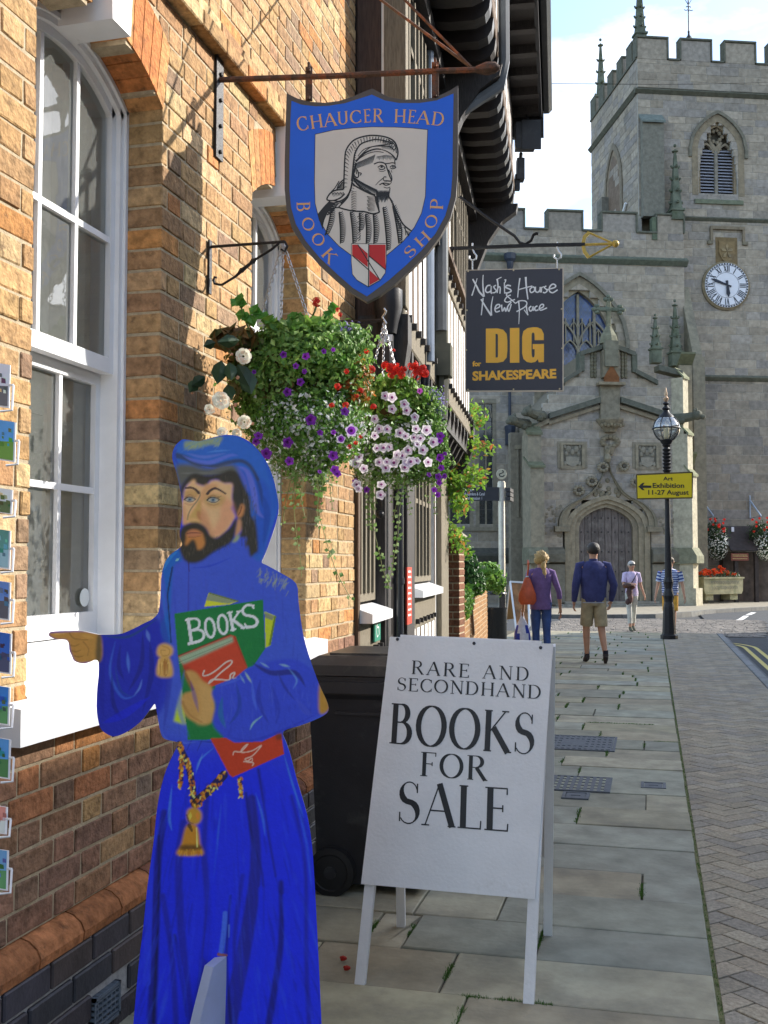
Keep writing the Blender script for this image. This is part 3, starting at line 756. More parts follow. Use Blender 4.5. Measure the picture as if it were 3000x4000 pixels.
def shop_inside():
 # long cream curtain at the right side of the near window
 m=MB(); V=[];F=[]; n=44
 for i in range(n+1):
  y=lerp(3.14,3.42,i/n); x=-2.00-.035*math.sin(i*1.15)-.012*math.sin(i*2.7)
  V+=[(x,y,1.15),(x,y,3.4)]
 F=[(2*i,2*i+2,2*i+3,2*i+1) for i in range(n)]
 m.add(V,F); o=m.build('curtain',mat('cream_curtain',(.78,.73,.56),.9),None,loc=(-2.03,3.36,1.15),smooth=60,fix=False); tag(o,'long cream curtain hanging inside the near arched window','curtain')
 b=thing('window_shutter','tall cream panelled shutter folded inside the near arched window','shutter',(-1.99,3.2,1.15)); m=MB()
 m.box(-2.005,-1.985,2.95,3.14,1.2,3.3)
 for z in (1.25,1.95,2.65): m.box(-1.985,-1.978,2.97,3.12,z,z+.62)
 m.build('leaf',mat('cream_shutter',(.75,.70,.52),.7),b); m=MB(); m.box(-2.03,-1.99,3.145,3.2,1.2,3.3); m.build('stile',mat('cream_shutter'),b)
 # poster in a red frame
 r=thing('framed_poster','red framed poster with photographs propped inside the near window','poster',(-2.35,3.2,1.3))
 m=MB(); m.box(-2.36,-2.34,2.92,3.42,1.42,2.0,(.55,.10,.04)); m.build('frame',mat('red_frame',(.5,.10,.04),.5),r)
 m=MB(); m.box(-2.338,-2.333,2.95,3.39,1.66,1.80); m.box(-2.338,-2.333,2.95,3.39,1.46,1.63); m.build('picture',mat('faded_print',(.12,.13,.11),.6,noise=.6,nscale=22),r)
 m=MB(); pl=Plane((-2.337,2.95,1.83),(0,1,0),(0,0,1)); font_text(m,pl,'MIDLAND',.02,.40,.03,.10,(.8,.8,.75)); m.build('lettering',M_PRINT,r,fix=False)
 # bookcase deep inside
 b=thing('bookcase','dark wooden bookcase of books seen inside the near window','bookcase',(-2.9,3.0,.4))
 m=MB(); m.box(-3.18,-2.9,2.72,2.75,.4,2.4); m.box(-3.18,-2.9,3.42,3.45,.4,2.4)
 for z in (.5,.85,1.2,1.55,1.9,2.3): m.box(-3.18,-2.9,2.75,3.42,z,z+.025)
 m.build('shelves',mat('brown_shelf',(.11,.06,.03),.6),b)
 rn=random.Random(2)
 for z in (.525,.875,1.225,1.575,1.925):
  y=2.76; m=MB()
  while y<3.38:
   w=rn.uniform(.015,.04); h=rn.uniform(.18,.26); m.box(-3.1,-2.93,y,y+w,z,z+h,(rn.uniform(.05,.5),rn.uniform(.04,.3),rn.uniform(.03,.25))); y+=w+.002
  o=m.build('books',mat('book_spines',(1,1,1),.6),b); o['kind']='stuff'
 # reading lamp seen through the upper pane
 l=thing('hanging_lamp','small brass lamp hanging inside the upper part of the near window','lamp',(-2.25,3.12,2.85))
 m=MB(); m.tube([(-2.25,3.12,3.59),(-2.25,3.12,3.0)],.004); m.build('cord',M_IRON,l)
 m=MB(); m.lathe([(.015,3.0),(.03,2.98),(.035,2.80),(.05,2.76),(.048,2.74)],(-2.25,3.12,0),12); m.build('shade',mat('dull_metal',(.2,.22,.24),.4,metal=.6),l,smooth=True)
 m=MB(); m.ball((-2.25,3.12,2.73),.03); m.build('bulb',mat('lit_bulb',(1,.8,.4),.4,emis=(1,.7,.3,4)),l,smooth=True)
 # round sticker on the lower pane
 m=MB(); m.lathe([(.032,0),(.032,.001)],(XW-.225,3.31,1.335),20,(.75,.8,.8),M=Matrix.Rotation(R(90),3,'Y')); o=m.build('window_sticker',M_PRINT,None,loc=(XW-.23,3.38,1.40)); tag(o,'small round pale sticker low on the glass of the near window','sticker')
shop_inside()
# ================================================================ PAINTED CUT-OUT FIGURE
def catmull(P,n=6,closed=True):
 out=[];N=len(P)
 rng=range(N) if closed else range(N-1)
 for i in rng:
  if closed: p0,p1,p2,p3=P[i-1],P[i],P[(i+1)%N],P[(i+2)%N]
  else: p0,p1,p2,p3=P[max(i-1,0)],P[i],P[i+1],P[min(i+2,N-1)]
  for k in range(n):
   t=k/n; a=[]
   for d in (0,1):
    a.append(.5*((2*p1[d])+(-p0[d]+p2[d])*t+(2*p0[d]-5*p1[d]+4*p2[d]-p3[d])*t*t+(-p0[d]+3*p1[d]-3*p2[d]+p3[d])*t**3))
   out.append(tuple(a))
 if not closed: out.append(tuple(P[-1]))
 return out
class Canvas:
 def __init__(s,x0,y0,x1,y1,S,base):
  s.x0,s.y0,s.S=x0,y0,S; s.w=int((x1-x0)/S)+1; s.h=int((y1-y0)/S)+1
  s.a=np.zeros((s.h,s.w,3),dtype=np.float32); s.a[:]=base
  s.X=(np.arange(s.w)*S+x0)[None,:].astype(np.float32); s.Y=(np.arange(s.h)*S+y0)[:,None].astype(np.float32)
 def box(s,P,pad):
  xs=[p[0] for p in P]; ys=[p[1] for p in P]
  i0=max(0,int((min(xs)-pad-s.x0)/s.S)); i1=min(s.w,int((max(xs)+pad-s.x0)/s.S)+2)
  j0=max(0,int((min(ys)-pad-s.y0)/s.S)); j1=min(s.h,int((max(ys)+pad-s.y0)/s.S)+2)
  return i0,i1,j0,j1
 def mix(s,b,mask,col,al):
  i0,i1,j0,j1=b; m=(mask*al)[...,None]; s.a[j0:j1,i0:i1]=s.a[j0:j1,i0:i1]*(1-m)+np.array(col,dtype=np.float32)*m
 def fill(s,P,col,al=1,soft=0,smooth=True):
  col=srgb(*col)
  if smooth: P=catmull(P,5)
  b=s.box(P,soft*2+6); i0,i1,j0,j1=b
  if i1<=i0 or j1<=j0: return
  X=s.X[:,i0:i1]; Y=s.Y[j0:j1]; acc=np.zeros((j1-j0,i1-i0),dtype=np.float32)
  for ox,oy in ((-.25,-.25),(.25,-.25),(-.25,.25),(.25,.25)):
   m=np.zeros((j1-j0,i1-i0),dtype=bool)
   for k in range(len(P)):
    x0,y0=P[k]; x1,y1=P[(k+1)%len(P)]
    if y0==y1: continue
    YY=Y+oy*s.S; c=((y0<=YY)!=(y1<=YY)); m^=c&((X+ox*s.S)<(x0+(YY-y0)*(x1-x0)/(y1-y0)))
   acc+=m
  acc/=4
  if soft:
   n=max(1,int(soft/s.S)); k=np.ones(2*n+1)/(2*n+1)
   for _ in range(2):
    acc=np.apply_along_axis(lambda v:np.convolve(v,k,'same'),0,acc); acc=np.apply_along_axis(lambda v:np.convolve(v,k,'same'),1,acc)
  s.mix(b,acc,col,al)
 def stroke(s,P,col,w0,w1=None,al=1,soft=2.0,smooth=True):
  col=srgb(*col)
  if w1 is None: w1=w0
  if smooth and len(P)>2: P=catmull(P,5,False)
  b=s.box(P,max(w0,w1)+soft*2); i0,i1,j0,j1=b
  if i1<=i0 or j1<=j0: return
  X=s.X[:,i0:i1]; Y=s.Y[j0:j1]; m=np.zeros((j1-j0,i1-i0),dtype=np.float32); n=len(P)-1
  for k in range(n):
   x0,y0=P[k]; x1,y1=P[k+1]; dx,dy=x1-x0,y1-y0; l=dx*dx+dy*dy or 1
   t=np.clip(((X-x0)*dx+(Y-y0)*dy)/l,0,1); d=np.hypot(X-x0-t*dx,Y-y0-t*dy)
   u=(k+t)/n; prof=w0+(w1-w0)*u if w1>=0 else w0*np.sin(np.pi*np.clip(u,0.02,.98))
   m=np.maximum(m,np.clip((prof/2-d)/soft+.5,0,1))
  s.mix(b,m,col,al)
OUT=[(673,1774),(683,1744),(700,1725),(716,1716),(743,1719),(776,1724),(822,1711),(875,1699),(900,1699),(928,1703),(968,1721),(1008,1758),(1041,1804),(1068,1870),(1083,1937),(1089,1983),(1078,2043),(1054,2116),(1034,2169),(1022,2196),(1040,2207),(1100,2240),(1157,2280),(1166,2350),(1184,2477),(1215,2586),(1248,2676),(1281,2750),(1277,2785),(1230,2812),(1170,2835),(1107,2857),(1118,2900),(1135,2950),(1160,3047),(1199,3180),(1219,3305),(1230,3462),(1238,3619),(1246,3776),(1256,4000),(1262,4150),(1266,4275),(497,4275),(508,4150),(521,4000),(541,3776),(560,3619),(576,3462),(600,3290),(615,3149),(639,3039),(666,2968),(697,2906),(690,2898),(643,2886),(627,2859),(615,2796),(606,2752),(598,2755),(580,2780),(549,2819),(502,2855),(455,2876),(423,2870),(392,2843),(378,2780),(379,2702),(386,2616),(378,2577),(332,2592),(292,2583),(280,2560),(271,2540),(268,2513),(257,2499),(219,2497),(194,2487),(191,2474),(206,2467),(265,2465),(318,2465),(371,2476),(398,2479),(464,2477),(504,2464),(564,2434),(597,2417),(620,2388),(627,2328),(630,2262),(640,2208),(663,2169),(703,2139),(711,2122),(703,2096),(704,2063),(711,2016),(711,1963),(703,1910),(690,1850),(676,1804)]
def paint_figure():
 c=Canvas(180,1680,1290,4290,3.4,srgb(44,54,215)); f=c.fill; s=c.stroke; rn=random.Random(4)
 A=lambda x,y:(640+x/3.318,1680+y/3.318)      # face close-up
 B=lambda x,y:(180+x/1.4813,2250+y/1.4813)    # books close-up
 D=lambda x,y:(500+x/1.924,2850+y/1.924)      # skirt close-up
 # robe, upper part lighter
 f([(600,2150),(1180,2150),(1300,2800),(1100,2880),(640,2900),(560,2700)],(70,90,205),.85,40)
 f([(500,3100),(1230,3100),(1290,4290),(480,4290)],(22,34,232),.75,60)
 f([(380,2470),(640,2440),(640,2760),(440,2890),(370,2800)],(36,44,190),.9,10)
 # skirt folds
 dark=(24,20,120); mid=(30,30,165); lit=(52,92,230); pale=(70,120,235)
 folds=[([(270,620),(225,1000),(205,1500),(180,2200)],dark,42,70),([(230,800),(230,1300),(190,2200)],(10,10,60),14,22),([(420,700),(380,1000),(400,1500),(470,2200)],mid,50,60),([(600,420),(570,900),(600,1400),(520,2200)],mid,34,60),([(930,520),(960,1000),(900,1500),(760,2200)],(34,30,130),60,120),([(885,480),(930,800),(1010,1100),(1020,1500)],(20,16,80),16,8),([(770,1250),(740,1700),(770,2200)],(16,14,90),10,24),([(1150,1150),(1150,1600),(1060,2200)],(24,20,110),34,50),([(1230,500),(1330,1000),(1340,1700),(1360,2200)],mid,22,34),([(980,300),(1040,700),(1110,1100)],(26,20,100),18,8),([(350,1550),(400,1850),(440,2150)],(18,16,96),24,14),([(260,1250),(330,1700),(360,2200)],mid,40,40),([(860,1100),(800,1600),(840,2100)],mid,30,30)]
 for P,col,w0,w1 in folds: s([D(*p) for p in P],col,w0/1.9,w1/1.9,.82,10)
 lits=[([(330,420),(310,650),(330,760)],pale,22,-1,.8),([(700,560),(670,850),(640,1150)],lit,16,-1,.7),([(640,140),(540,230),(510,330)],pale,14,-1,.8),([(560,180),(520,300)],(120,160,240),8,-1,.6),([(960,480),(1010,650),(1030,800)],pale,18,-1,.6),([(1170,180),(1240,420),(1320,660)],(70,130,225),14,-1,.6),([(1250,450),(1340,850),(1380,1200)],lit,20,-1,.6),([(170,850),(160,1300),(140,1900)],(40,56,235),36,60,.7),([(1000,1200),(1010,1600),(900,2200)],(24,40,240),46,80,.6),([(640,700),(640,1200),(600,1700)],(22,36,232),50,70,.6),([(1180,1250),(1200,1700),(1150,2200)],(24,40,240),40,60,.6),([(320,1500),(400,1800),(440,2200)],(30,44,225),20,40,.5),([(730,1380),(720,1520),(700,1680)],(90,130,230),34,40,.55),([(760,1470),(758,1560)],(140,180,240),10,4,.5)]
 for P,col,w0,w1,al in lits: s([D(*p) for p in P],col,w0/1.9,(w1/1.9 if w1>0 else -1),al,5)
 for _ in range(300):
  x=rn.uniform(60,1440); y=rn.uniform(350,2150); l=rn.uniform(80,420); dx=(x-730)*l*.00035
  col=rn.choice([(20,20,130),(44,64,240),(34,44,230),(14,12,80),(60,90,240),(38,40,200)])
  s([D(x,y),D(x+dx,y+l*.5),D(x+dx*1.6,y+l)],col,rn.uniform(5,16),-1,rn.uniform(.10,.26),6)
 for x in (480,560): s([D(x,70),D(x-40,160)],(20,24,140),6,3,.5)
 # upper robe strokes
 for _ in range(170):
  x=rn.uniform(650,1230); y=rn.uniform(2190,2840); l=rn.uniform(50,170)
  s([(x,y),(x+rn.uniform(-14,14),y+l)],rn.choice([(52,60,190),(84,98,205),(60,74,214),(44,50,170),(74,80,190)]),rn.uniform(4,12),-1,rn.uniform(.12,.3),4)
 s([A(320,1700),A(325,1800),A(330,1830)],(56,24,90),5,4,.9); s([A(325,1810),A(320,1990),(735,2500)],(60,40,150),4,5,.5)
 s([A(340,1790),A(600,1760),A(900,1640)],(40,60,200),8,-1,.6); s([A(360,1700),A(560,1620),A(860,1470)],(30,66,170),10,-1,.6)
 # scuffed shoulder
 for _ in range(60):
  x=rn.uniform(1010,1130); y=2215+(x-1010)*.42+rn.uniform(-6,46); s([(x,y),(x+rn.uniform(-16,2),y+rn.uniform(8,26))],rn.choice([(150,152,150),(168,168,120),(128,130,170)]),rn.uniform(3,8),2,.5)
 # left sleeve folds
 E=B
 f([E(310,345),E(640,230),E(660,700),E(400,930),E(290,800)],(32,38,178),.7,8)
 for P,col,w,al in (([(400,380),(370,560),(440,700),(520,690)],(60,100,220),14,.7),([(560,330),(550,520),(480,660)],(26,26,120),22,.6),([(470,440),(480,560)],(90,130,235),16,.6),([(380,560),(390,740),(450,840)],(20,22,120),20,.6),([(340,380),(320,600),(330,820)],(24,30,160),30,.5),([(555,600),(540,650),(510,690)],(110,140,230),9,.7),([(600,380),(610,560),(560,780)],(22,26,130),26,.6),([(430,400),(420,520),(450,600)],(20,20,110),18,.5),([(330,850),(450,800),(600,700)],(24,34,232),40,.5),([(580,310),(600,380)],(120,150,235),18,.5),([(330,345),(480,350),(640,250)],(30,70,110),12,.7),([(400,520),(430,660),(500,700)],(30,80,130),10,.4)):
  s([E(*p) for p in P],col,w*.8,-1,al,6)
 # liripipe falling at the left with tassel
 f([A(190,1530),A(100,1590),A(30,1660),A(-30,1780),(642,2270),(652,2380),(628,2440),(640,2500),(652,2520),(668,2520),(664,2420),(668,2340),A(110,1900),A(140,1740),A(240,1680)],(30,96,196),1,3)
 s([A(110,1780),A(70,2000),(655,2330),(662,2420),(668,2510)],(26,30,70),7,5,.8); s([A(180,1570),A(60,1680),A(0,1820)],(50,140,220),14,-1,.5); s([A(200,1660),A(150,1700)],(150,200,200),9,-1,.8)
 s([(632,2260),(640,2350),(650,2450)],(40,110,210),8,-1,.6)
 # hand pointing
 sk=(196,138,68)
 f([B(18,345),B(25,328),B(120,322),B(200,318),B(260,325),B(316,350),B(318,485),B(240,500),B(205,505),B(170,495),B(150,460),B(140,430),B(132,395),B(112,370),B(60,368)],sk,1,1)
 f([B(296,345),B(318,352),B(318,484),B(288,486)],(92,76,52),.9,3)
 s([B(135,330),B(150,352),B(175,365),B(240,370)],(150,98,44),5,3,.8)
 for a,b in (((140,400),(190,395)),((150,432),(200,428)),((165,462),(215,462))): s([B(*a),B((a[0]+b[0])/2,a[1]+6),B(*b)],(150,100,44),5,3,.8)
 s([B(215,380),B(245,420),B(240,460)],(150,100,50),5,3,.7); s([B(30,338),B(110,334)],(222,168,94),6,-1,.7); s([B(200,340),B(280,360)],(214,158,84),14,-1,.5)
 # hood
 f([A(110,310),A(150,220),A(250,120),A(420,138),A(600,110),A(850,62),A(960,78),A(1100,160),A(1230,270),A(1340,430),A(1420,640),A(1480,850),A(1480,1010),A(1430,1200),A(1340,1440),A(1260,1690),A(1150,1640),A(1100,1500),A(1000,1000),A(900,560),A(500,590),A(210,700),A(150,500)],(48,98,200),1,2)
 f([A(1000,520),A(1150,560),A(1330,700),A(1400,960),A(1340,1300),A(1230,1640),A(1120,1500),A(1180,1100),A(1080,760)],(44,84,196),.9,10)
 s([A(170,330),A(300,370),A(430,440),A(640,470),A(830,420),A(1000,400),A(1120,470),A(1220,640)],(56,62,96),22,12,.85,8)
 s([A(960,470),A(1080,540),A(1160,780),A(1210,1040),A(1300,1140)],(110,112,214),24,-1,.8,8)
 s([A(930,460),A(1020,600),A(1100,820)],(92,96,200),18,-1,.8,6)
 s([A(1180,560),A(1250,760),A(1280,1000)],(40,50,90),14,-1,.6,8); s([A(1290,850),A(1340,1100),A(1290,1500)],(36,70,170),26,-1,.7,8)
 s([A(250,330),A(380,390),A(600,420),A(850,330),A(960,330)],(96,110,214),16,-1,.9,7); s([A(300,300),A(520,350),A(800,300)],(110,120,214),12,-1,.6,6)
 s([A(560,290),A(700,270),A(860,260)],(88,140,226),7,-1,.6,5); s([A(480,470),A(700,500),A(900,440)],(70,100,230),8,-1,.8,4)
 s([A(1260,300),A(1380,560),A(1440,850),A(1430,1100)],(36,84,200),26,-1,.6,8); s([A(180,240),A(130,320),A(200,480)],(50,70,190),14,-1,.8)
 f([A(150,480),A(320,440),A(560,500),A(820,450),A(930,470),A(960,600),A(840,600),A(560,610),A(330,640),A(230,780),A(235,900),A(205,760)],(98,92,88),1,7)
 s([A(200,560),A(480,560),A(760,560)],(118,112,110),10,-1,.8,4); s([A(560,560),A(760,500),A(900,480)],(110,104,104),16,-1,.7)
 f([A(275,150),A(430,138),A(600,108),A(740,84),A(760,110),A(700,200),A(650,190),A(560,200),A(440,240),A(330,250),A(270,240)],(150,158,120),.9,3)
 for _ in range(46):
  x=rn.uniform(290,720); y=rn.uniform(110,240)-(x-290)*.06; s([A(x,y),A(x+rn.uniform(-60,-10),y+rn.uniform(20,70))],rn.choice([(168,172,116),(140,158,150),(90,130,190)]),rn.uniform(2,6),1,.55)
 # hair
 hair=(62,52,44)
 f([A(230,900),A(215,760),A(300,620),A(400,560),A(560,590),A(740,560),A(860,520),A(960,560),A(1030,700),A(1110,880),A(1130,1100),A(1190,1200),A(1215,1400),A(1220,1560),A(1180,1600),A(1120,1640),A(1090,1500),A(1050,1500),A(1070,1390),A(980,1390),A(1000,1300),A(960,1150),A(900,1000),A(880,860),A(880,700),A(760,700),A(690,640),A(600,660),A(560,720),A(480,720),A(400,690),A(330,690),A(270,760),A(245,860)],hair,1,1.5)
 for _ in range(60):
  x=rn.uniform(960,1200); y=rn.uniform(700,1450); s([A(x,y),A(x+rn.uniform(-5,25),y+rn.uniform(60,180))],rn.choice([(84,72,62),(46,38,34),(100,90,90)]),rn.uniform(2,5),1,.5)
 for _ in range(30):
  x=rn.uniform(320,850); y=rn.uniform(580,640); s([A(x,y),A(x+rn.uniform(-20,20),y+rn.uniform(20,60))],rn.choice([(84,70,58),(50,40,34)]),3,1,.5)
 # face
 skin=(236,176,132)
 f([A(300,720),A(350,665),A(400,640),A(420,690),A(480,715),A(530,722),A(580,700),A(610,660),A(700,650),A(780,690),A(880,690),A(890,760),A(880,870),A(890,960),A(870,1010),A(905,1080),A(925,1120),A(900,1170),A(840,1270),A(760,1360),A(650,1410),A(590,1400),A(560,1300),A(450,1220),A(330,1210),A(255,1230),A(240,1050),A(232,960),A(262,860),A(270,780)],skin,1,1)
 f([A(760,900),A(900,950),A(910,1130),A(800,1290),A(680,1390),A(620,1340),A(720,1150)],(222,142,112),.6,9)
 f([A(470,990),A(560,1100),A(640,1380),A(560,1330),A(460,1200),A(440,1080)],(190,110,80),.55,9)
 f([A(250,960),A(300,1100),A(310,1210),A(250,1210)],(214,150,108),.7,6)
 f([A(540,820),A(680,830),A(800,860),A(740,980),A(600,1000),A(520,930)],(190,144,84),.75,8)
 f([A(265,800),A(350,770),A(440,800),A(430,880),A(360,870),A(270,870)],(196,146,88),.8,6)
 f([A(520,740),A(560,700),A(700,720),A(560,860),A(490,960),A(460,1060),A(430,1050),A(460,860)],(214,150,104),.8,6)
 # nose
 f([A(430,960),A(470,900),A(480,1060),A(460,1140),A(470,1210),A(330,1190),A(312,1150),A(350,1080),A(400,1010)],(206,158,90),.9,5)
 s([A(455,790),A(470,840),A(430,920),A(360,1010),A(320,1090),A(308,1160)],(112,100,80),5,5,.75,3)
 f([A(430,1050),A(470,1060),A(480,1180),A(440,1160),A(425,1100)],(188,112,76),.8,4); f([A(320,1150),A(420,1140),A(470,1200),A(340,1200)],(226,170,116),.8,3)
 # brows
 s([A(285,752),A(350,745),A(410,770),A(450,815)],(60,44,46),7,10,.95,2); s([A(565,825),A(600,785),A(660,755),A(720,775),A(800,825)],(60,44,48),11,6,.95,2)
 # eyes
 for (ex,ey,w,h) in ((338,900,64,26),(640,905,72,28)):
  f([A(ex-w,ey+4),A(ex-w*.5,ey-h),A(ex+w*.3,ey-h),A(ex+w,ey+2),A(ex+w*.4,ey+h),A(ex-w*.5,ey+h*.9)],(196,188,180),1,1)
  f([A(ex-2+24*math.cos(a)*1.35,ey+25*math.sin(a)) for a in [i*.63 for i in range(10)]],(44,88,130),1,1)
  f([A(ex-2+11*math.cos(a),ey+11*math.sin(a)) for a in [i*.63 for i in range(10)]],(26,34,44),1,0)
  s([A(ex-w-8,ey+2),A(ex-w*.5,ey-h-3),A(ex+w*.3,ey-h-3),A(ex+w+10,ey-2)],(40,34,40),6,4,.95,2)
  s([A(ex-w,ey+8),A(ex-w*.3,ey+h+2),A(ex+w*.5,ey+h),A(ex+w,ey+4)],(48,56,62),3,3,.8,2)
  s([A(ex-w,ey-30),A(ex,ey-62),A(ex+w,ey-30)],(160,98,66),4,3,.8,3); s([A(ex-w,ey+46),A(ex,ey+70),A(ex+w,ey+48)],(170,110,84),4,3,.6,3)
 s([A(700,870),A(740,860)],(60,50,50),3,2,.8)
 # ear and neck
 f([A(1000,960),A(1035,965),A(1045,1020),A(1020,1110),A(970,1135),A(950,1090),A(985,1000)],(206,132,84),1,1.5); s([A(1010,990),A(990,1060),A(965,1100)],(120,66,40),6,4,.8)
 f([A(955,1150),A(1000,1170),A(1005,1290),A(960,1350),A(925,1390),A(915,1290)],(204,140,104),1,2); f([A(925,1390),A(970,1350),A(975,1400),A(930,1450),A(880,1450)],(160,164,116),1,2)
 # beard
 f([A(255,1240),A(330,1210),A(370,1195),A(450,1200),A(540,1260),A(600,1360),A(680,1400),A(780,1330),A(860,1260),A(910,1170),A(950,1150),A(930,1290),A(905,1400),A(840,1480),A(720,1540),A(620,1600),A(520,1680),A(430,1720),A(340,1725),A(270,1690),A(240,1640),A(200,1540),A(208,1420),A(205,1330)],(58,48,38),1,1.5)
 for _ in range(70):
  a=rn.uniform(0,1); x=lerp(230,860,a)+rn.uniform(-20,20); y=lerp(1520,1380,a)+rn.uniform(-60,120)
  s([A(x,y),A(x+rn.uniform(-18,8),y+rn.uniform(30,70))],rn.choice([(86,74,60),(44,36,30),(100,86,70)]),rn.uniform(2,4),1,.5)
 f([A(300,1330),A(400,1290),A(490,1330),A(520,1390),A(530,1470),A(500,1530),A(440,1550),A(420,1480),A(390,1420),A(350,1430),A(310,1480),A(275,1490),A(290,1400)],(202,126,66),1,2)
 f([A(300,1335),A(340,1300),A(400,1295),A(470,1325),A(500,1355),A(400,1380),A(310,1375)],(196,118,84),1,1.5); s([A(300,1340),A(380,1332),A(480,1338)],(110,56,44),4,3,.9,2); s([A(320,1385),A(400,1386),A(480,1370)],(150,84,56),4,3,.7)
 # yellow book, grey pages, green book
 f([B(940,98),B(1110,145),B(1060,165),B(915,178)],(216,206,50),1,0,False); f([B(945,98),B(1110,145),B(1050,160),B(925,140)],(150,150,120),1,0,False); s([B(945,98),B(1110,146)],(110,120,30),5,5,1,smooth=False)
 f([B(1265,205),B(1330,232),B(1300,400),B(1270,415)],(200,200,40),1,0,False); f([B(1265,212),B(1320,232),B(1310,258),B(1266,240)],(140,138,116),1,0,False); s([B(1325,236),B(1294,396)],(110,130,30),8,8,1,smooth=False)
 f([B(795,625),B(812,865),B(738,840),B(770,700)],(196,206,40),1,1,False)
 f([B(742,218),B(1255,136),B(1268,420),B(1200,520),B(975,620),B(1030,945),B(820,950),B(812,865),B(760,440)],(28,118,58),1,0,False)
 for _ in range(50):
  x=rn.uniform(770,1240); y=rn.uniform(200,440); s([B(x,y),B(x+rn.uniform(-10,10),y+rn.uniform(20,70))],rn.choice([(40,140,60),(20,96,52)]),5,2,.3)
 # BOOKS lettering
 W=(226,232,226)
 for P,w in (([(812,255),(862,372),(850,385)][:2],0),):
  pass
 s([B(822,252),B(842,388)],W,13,13,1,1.5,False); s([B(812,254),B(860,246),B(886,262),B(880,298),B(836,316)],W,9,9,1,1.5); s([B(836,316),B(890,312),B(914,338),B(896,372),B(826,392)],W,9,12,1,1.5); s([B(808,256),B(828,250)],W,8,8,1,1.5,False)
 def oval(cx,cy,rx,ry,w,rot=-.12):
  P=[(cx+rx*math.cos(a)*math.cos(rot)-ry*math.sin(a)*math.sin(rot),cy+rx*math.cos(a)*math.sin(rot)+ry*math.sin(a)*math.cos(rot)) for a in [i*2*math.pi/18 for i in range(19)]]
  s([B(*p) for p in P],W,w,w,1,1.5,False)
 oval(948,300,27,55,10); oval(1022,280,27,55,10)
 s([B(1062,212),B(1082,312)],W,12,12,1,1.5,False); s([B(1078,262),B(1118,205)],W,8,8,1,1.5,False); s([B(1084,256),B(1142,300)],W,12,12,1,1.5,False); s([B(1050,214),B(1076,208)],W,7,7,1,1.5,False);s([B(1070,314),B(1096,308)],W,7,7,1,1.5,False);s([B(1106,206),B(1130,202)],W,7,7,1,1.5,False);s([B(1130,302),B(1152,294)],W,7,7,1,1.5,False)
 s([B(1200,172),B(1160,170),B(1138,196),B(1150,224),B(1200,236),B(1222,262),B(1206,290),B(1160,296)],W,9,12,1,1.5); s([B(1190,168),B(1200,186)],W,7,7,1,1.5,False); s([B(1150,278),B(1164,298)],W,7,7,1,1.5,False)
 # red book
 f([B(764,462),B(1065,340),B(1095,348),B(1165,530),B(1100,585),B(960,640),B(860,660),B(790,515)],(206,66,36),1,0,False)
 f([B(768,468),B(1075,348),B(1085,380),B(790,514)],(150,164,140),1,1,False)
 for k in range(6): s([B(772,470+k*7),B(1078,352+k*5)],rn.choice([(110,124,104),(180,190,160),(130,140,110)]),2.5,2.5,.6,1.5,False)
 s([B(764,462),B(1065,338)],(110,34,24),4,4,.8,1.5,False); s([B(1090,350),B(1160,520)],(150,40,26),6,6,.5)
 f([B(790,515),B(860,560),B(850,660),B(810,600)],(160,44,26),.5,5)
 s([B(915,548),B(908,575),B(940,572),B(985,545),B(1040,500),B(1072,490),B(1068,512),B(1010,560),B(960,608),B(940,622),B(960,600),B(1010,600),B(1060,600),B(1068,570),B(1092,560),B(1080,590),B(1100,590)],(226,196,190),5.5,5.5,.95,2)
 # holding hand
 f([B(805,560),B(830,545),B(870,560),B(910,610),B(955,640),B(972,720),B(975,800),B(950,850),B(890,855),B(820,820),B(790,770),B(778,720),B(800,680),B(845,665),B(830,620)],(206,146,82),1,1)
 f([B(880,620),B(950,650),B(970,760),B(940,850),B(870,850),B(900,760)],(216,160,98),.7,8); s([B(808,566),B(830,610),B(850,655)],(140,72,40),8,10,.7,4); s([B(790,730),B(830,800),B(900,845)],(170,112,56),10,6,.6,6)
 # right forearm sleeve
 f([B(965,660),B(1100,590),B(1200,520),B(1420,480),B(1560,560),B(1590,650),B(1600,790),B(1400,890),B(1200,960),B(1090,965),B(1010,915),B(965,850),B(980,750)],(56,70,206),1,4)
 for P,col,w,al in (([(1190,500),(1300,560),(1440,560),(1500,640)],(38,34,110),26,.75),([(1240,500),(1290,530)],(150,180,210),8,.8),([(1350,510),(1410,525)],(150,180,200),10,.8),([(1400,530),(1450,600),(1430,650)],(110,150,220),8,.7),([(1150,555),(1190,620)],(180,196,160),10,.8),([(1120,570),(1150,620)],(150,180,200),8,.7),([(1100,620),(1120,760),(1060,860)],(34,60,150),20,.6),([(1020,700),(1010,800),(1040,880)],(30,110,150),26,.6),([(1240,600),(1230,720),(1290,860)],(36,40,150),22,.5),([(1250,810),(1200,850),(1180,890)],(150,190,190),9,.85),([(1300,620),(1340,760),(1330,860)],(40,48,170),24,.5),([(1190,590),(1200,700),(1220,780)],(80,104,224),14,.7),([(1050,930),(1200,950),(1400,880),(1560,800)],(44,50,190),14,.6),([(1440,700),(1500,780),(1540,800)],(72,80,200),30,.5),([(1000,640),(1080,610),(1150,580)],(74,100,220),10,.7),([(1340,560),(1380,640),(1440,720)],(34,36,130),12,.6)):
  s([B(*p) for p in P],col,w*.8,-1,al,5)
 for _ in range(90):
  x=rn.uniform(1010,1560); y=rn.uniform(560,900); s([B(x,y),B(x+rn.uniform(-12,18),y+rn.uniform(30,90))],rn.choice([(44,50,180),(84,98,214),(64,80,220)]),rn.uniform(3,8),-1,.25,3)
 f([B(1582,620),B(1600,640),B(1640,745),B(1632,780),B(1590,800),B(1576,750)],(190,130,50),1,3)
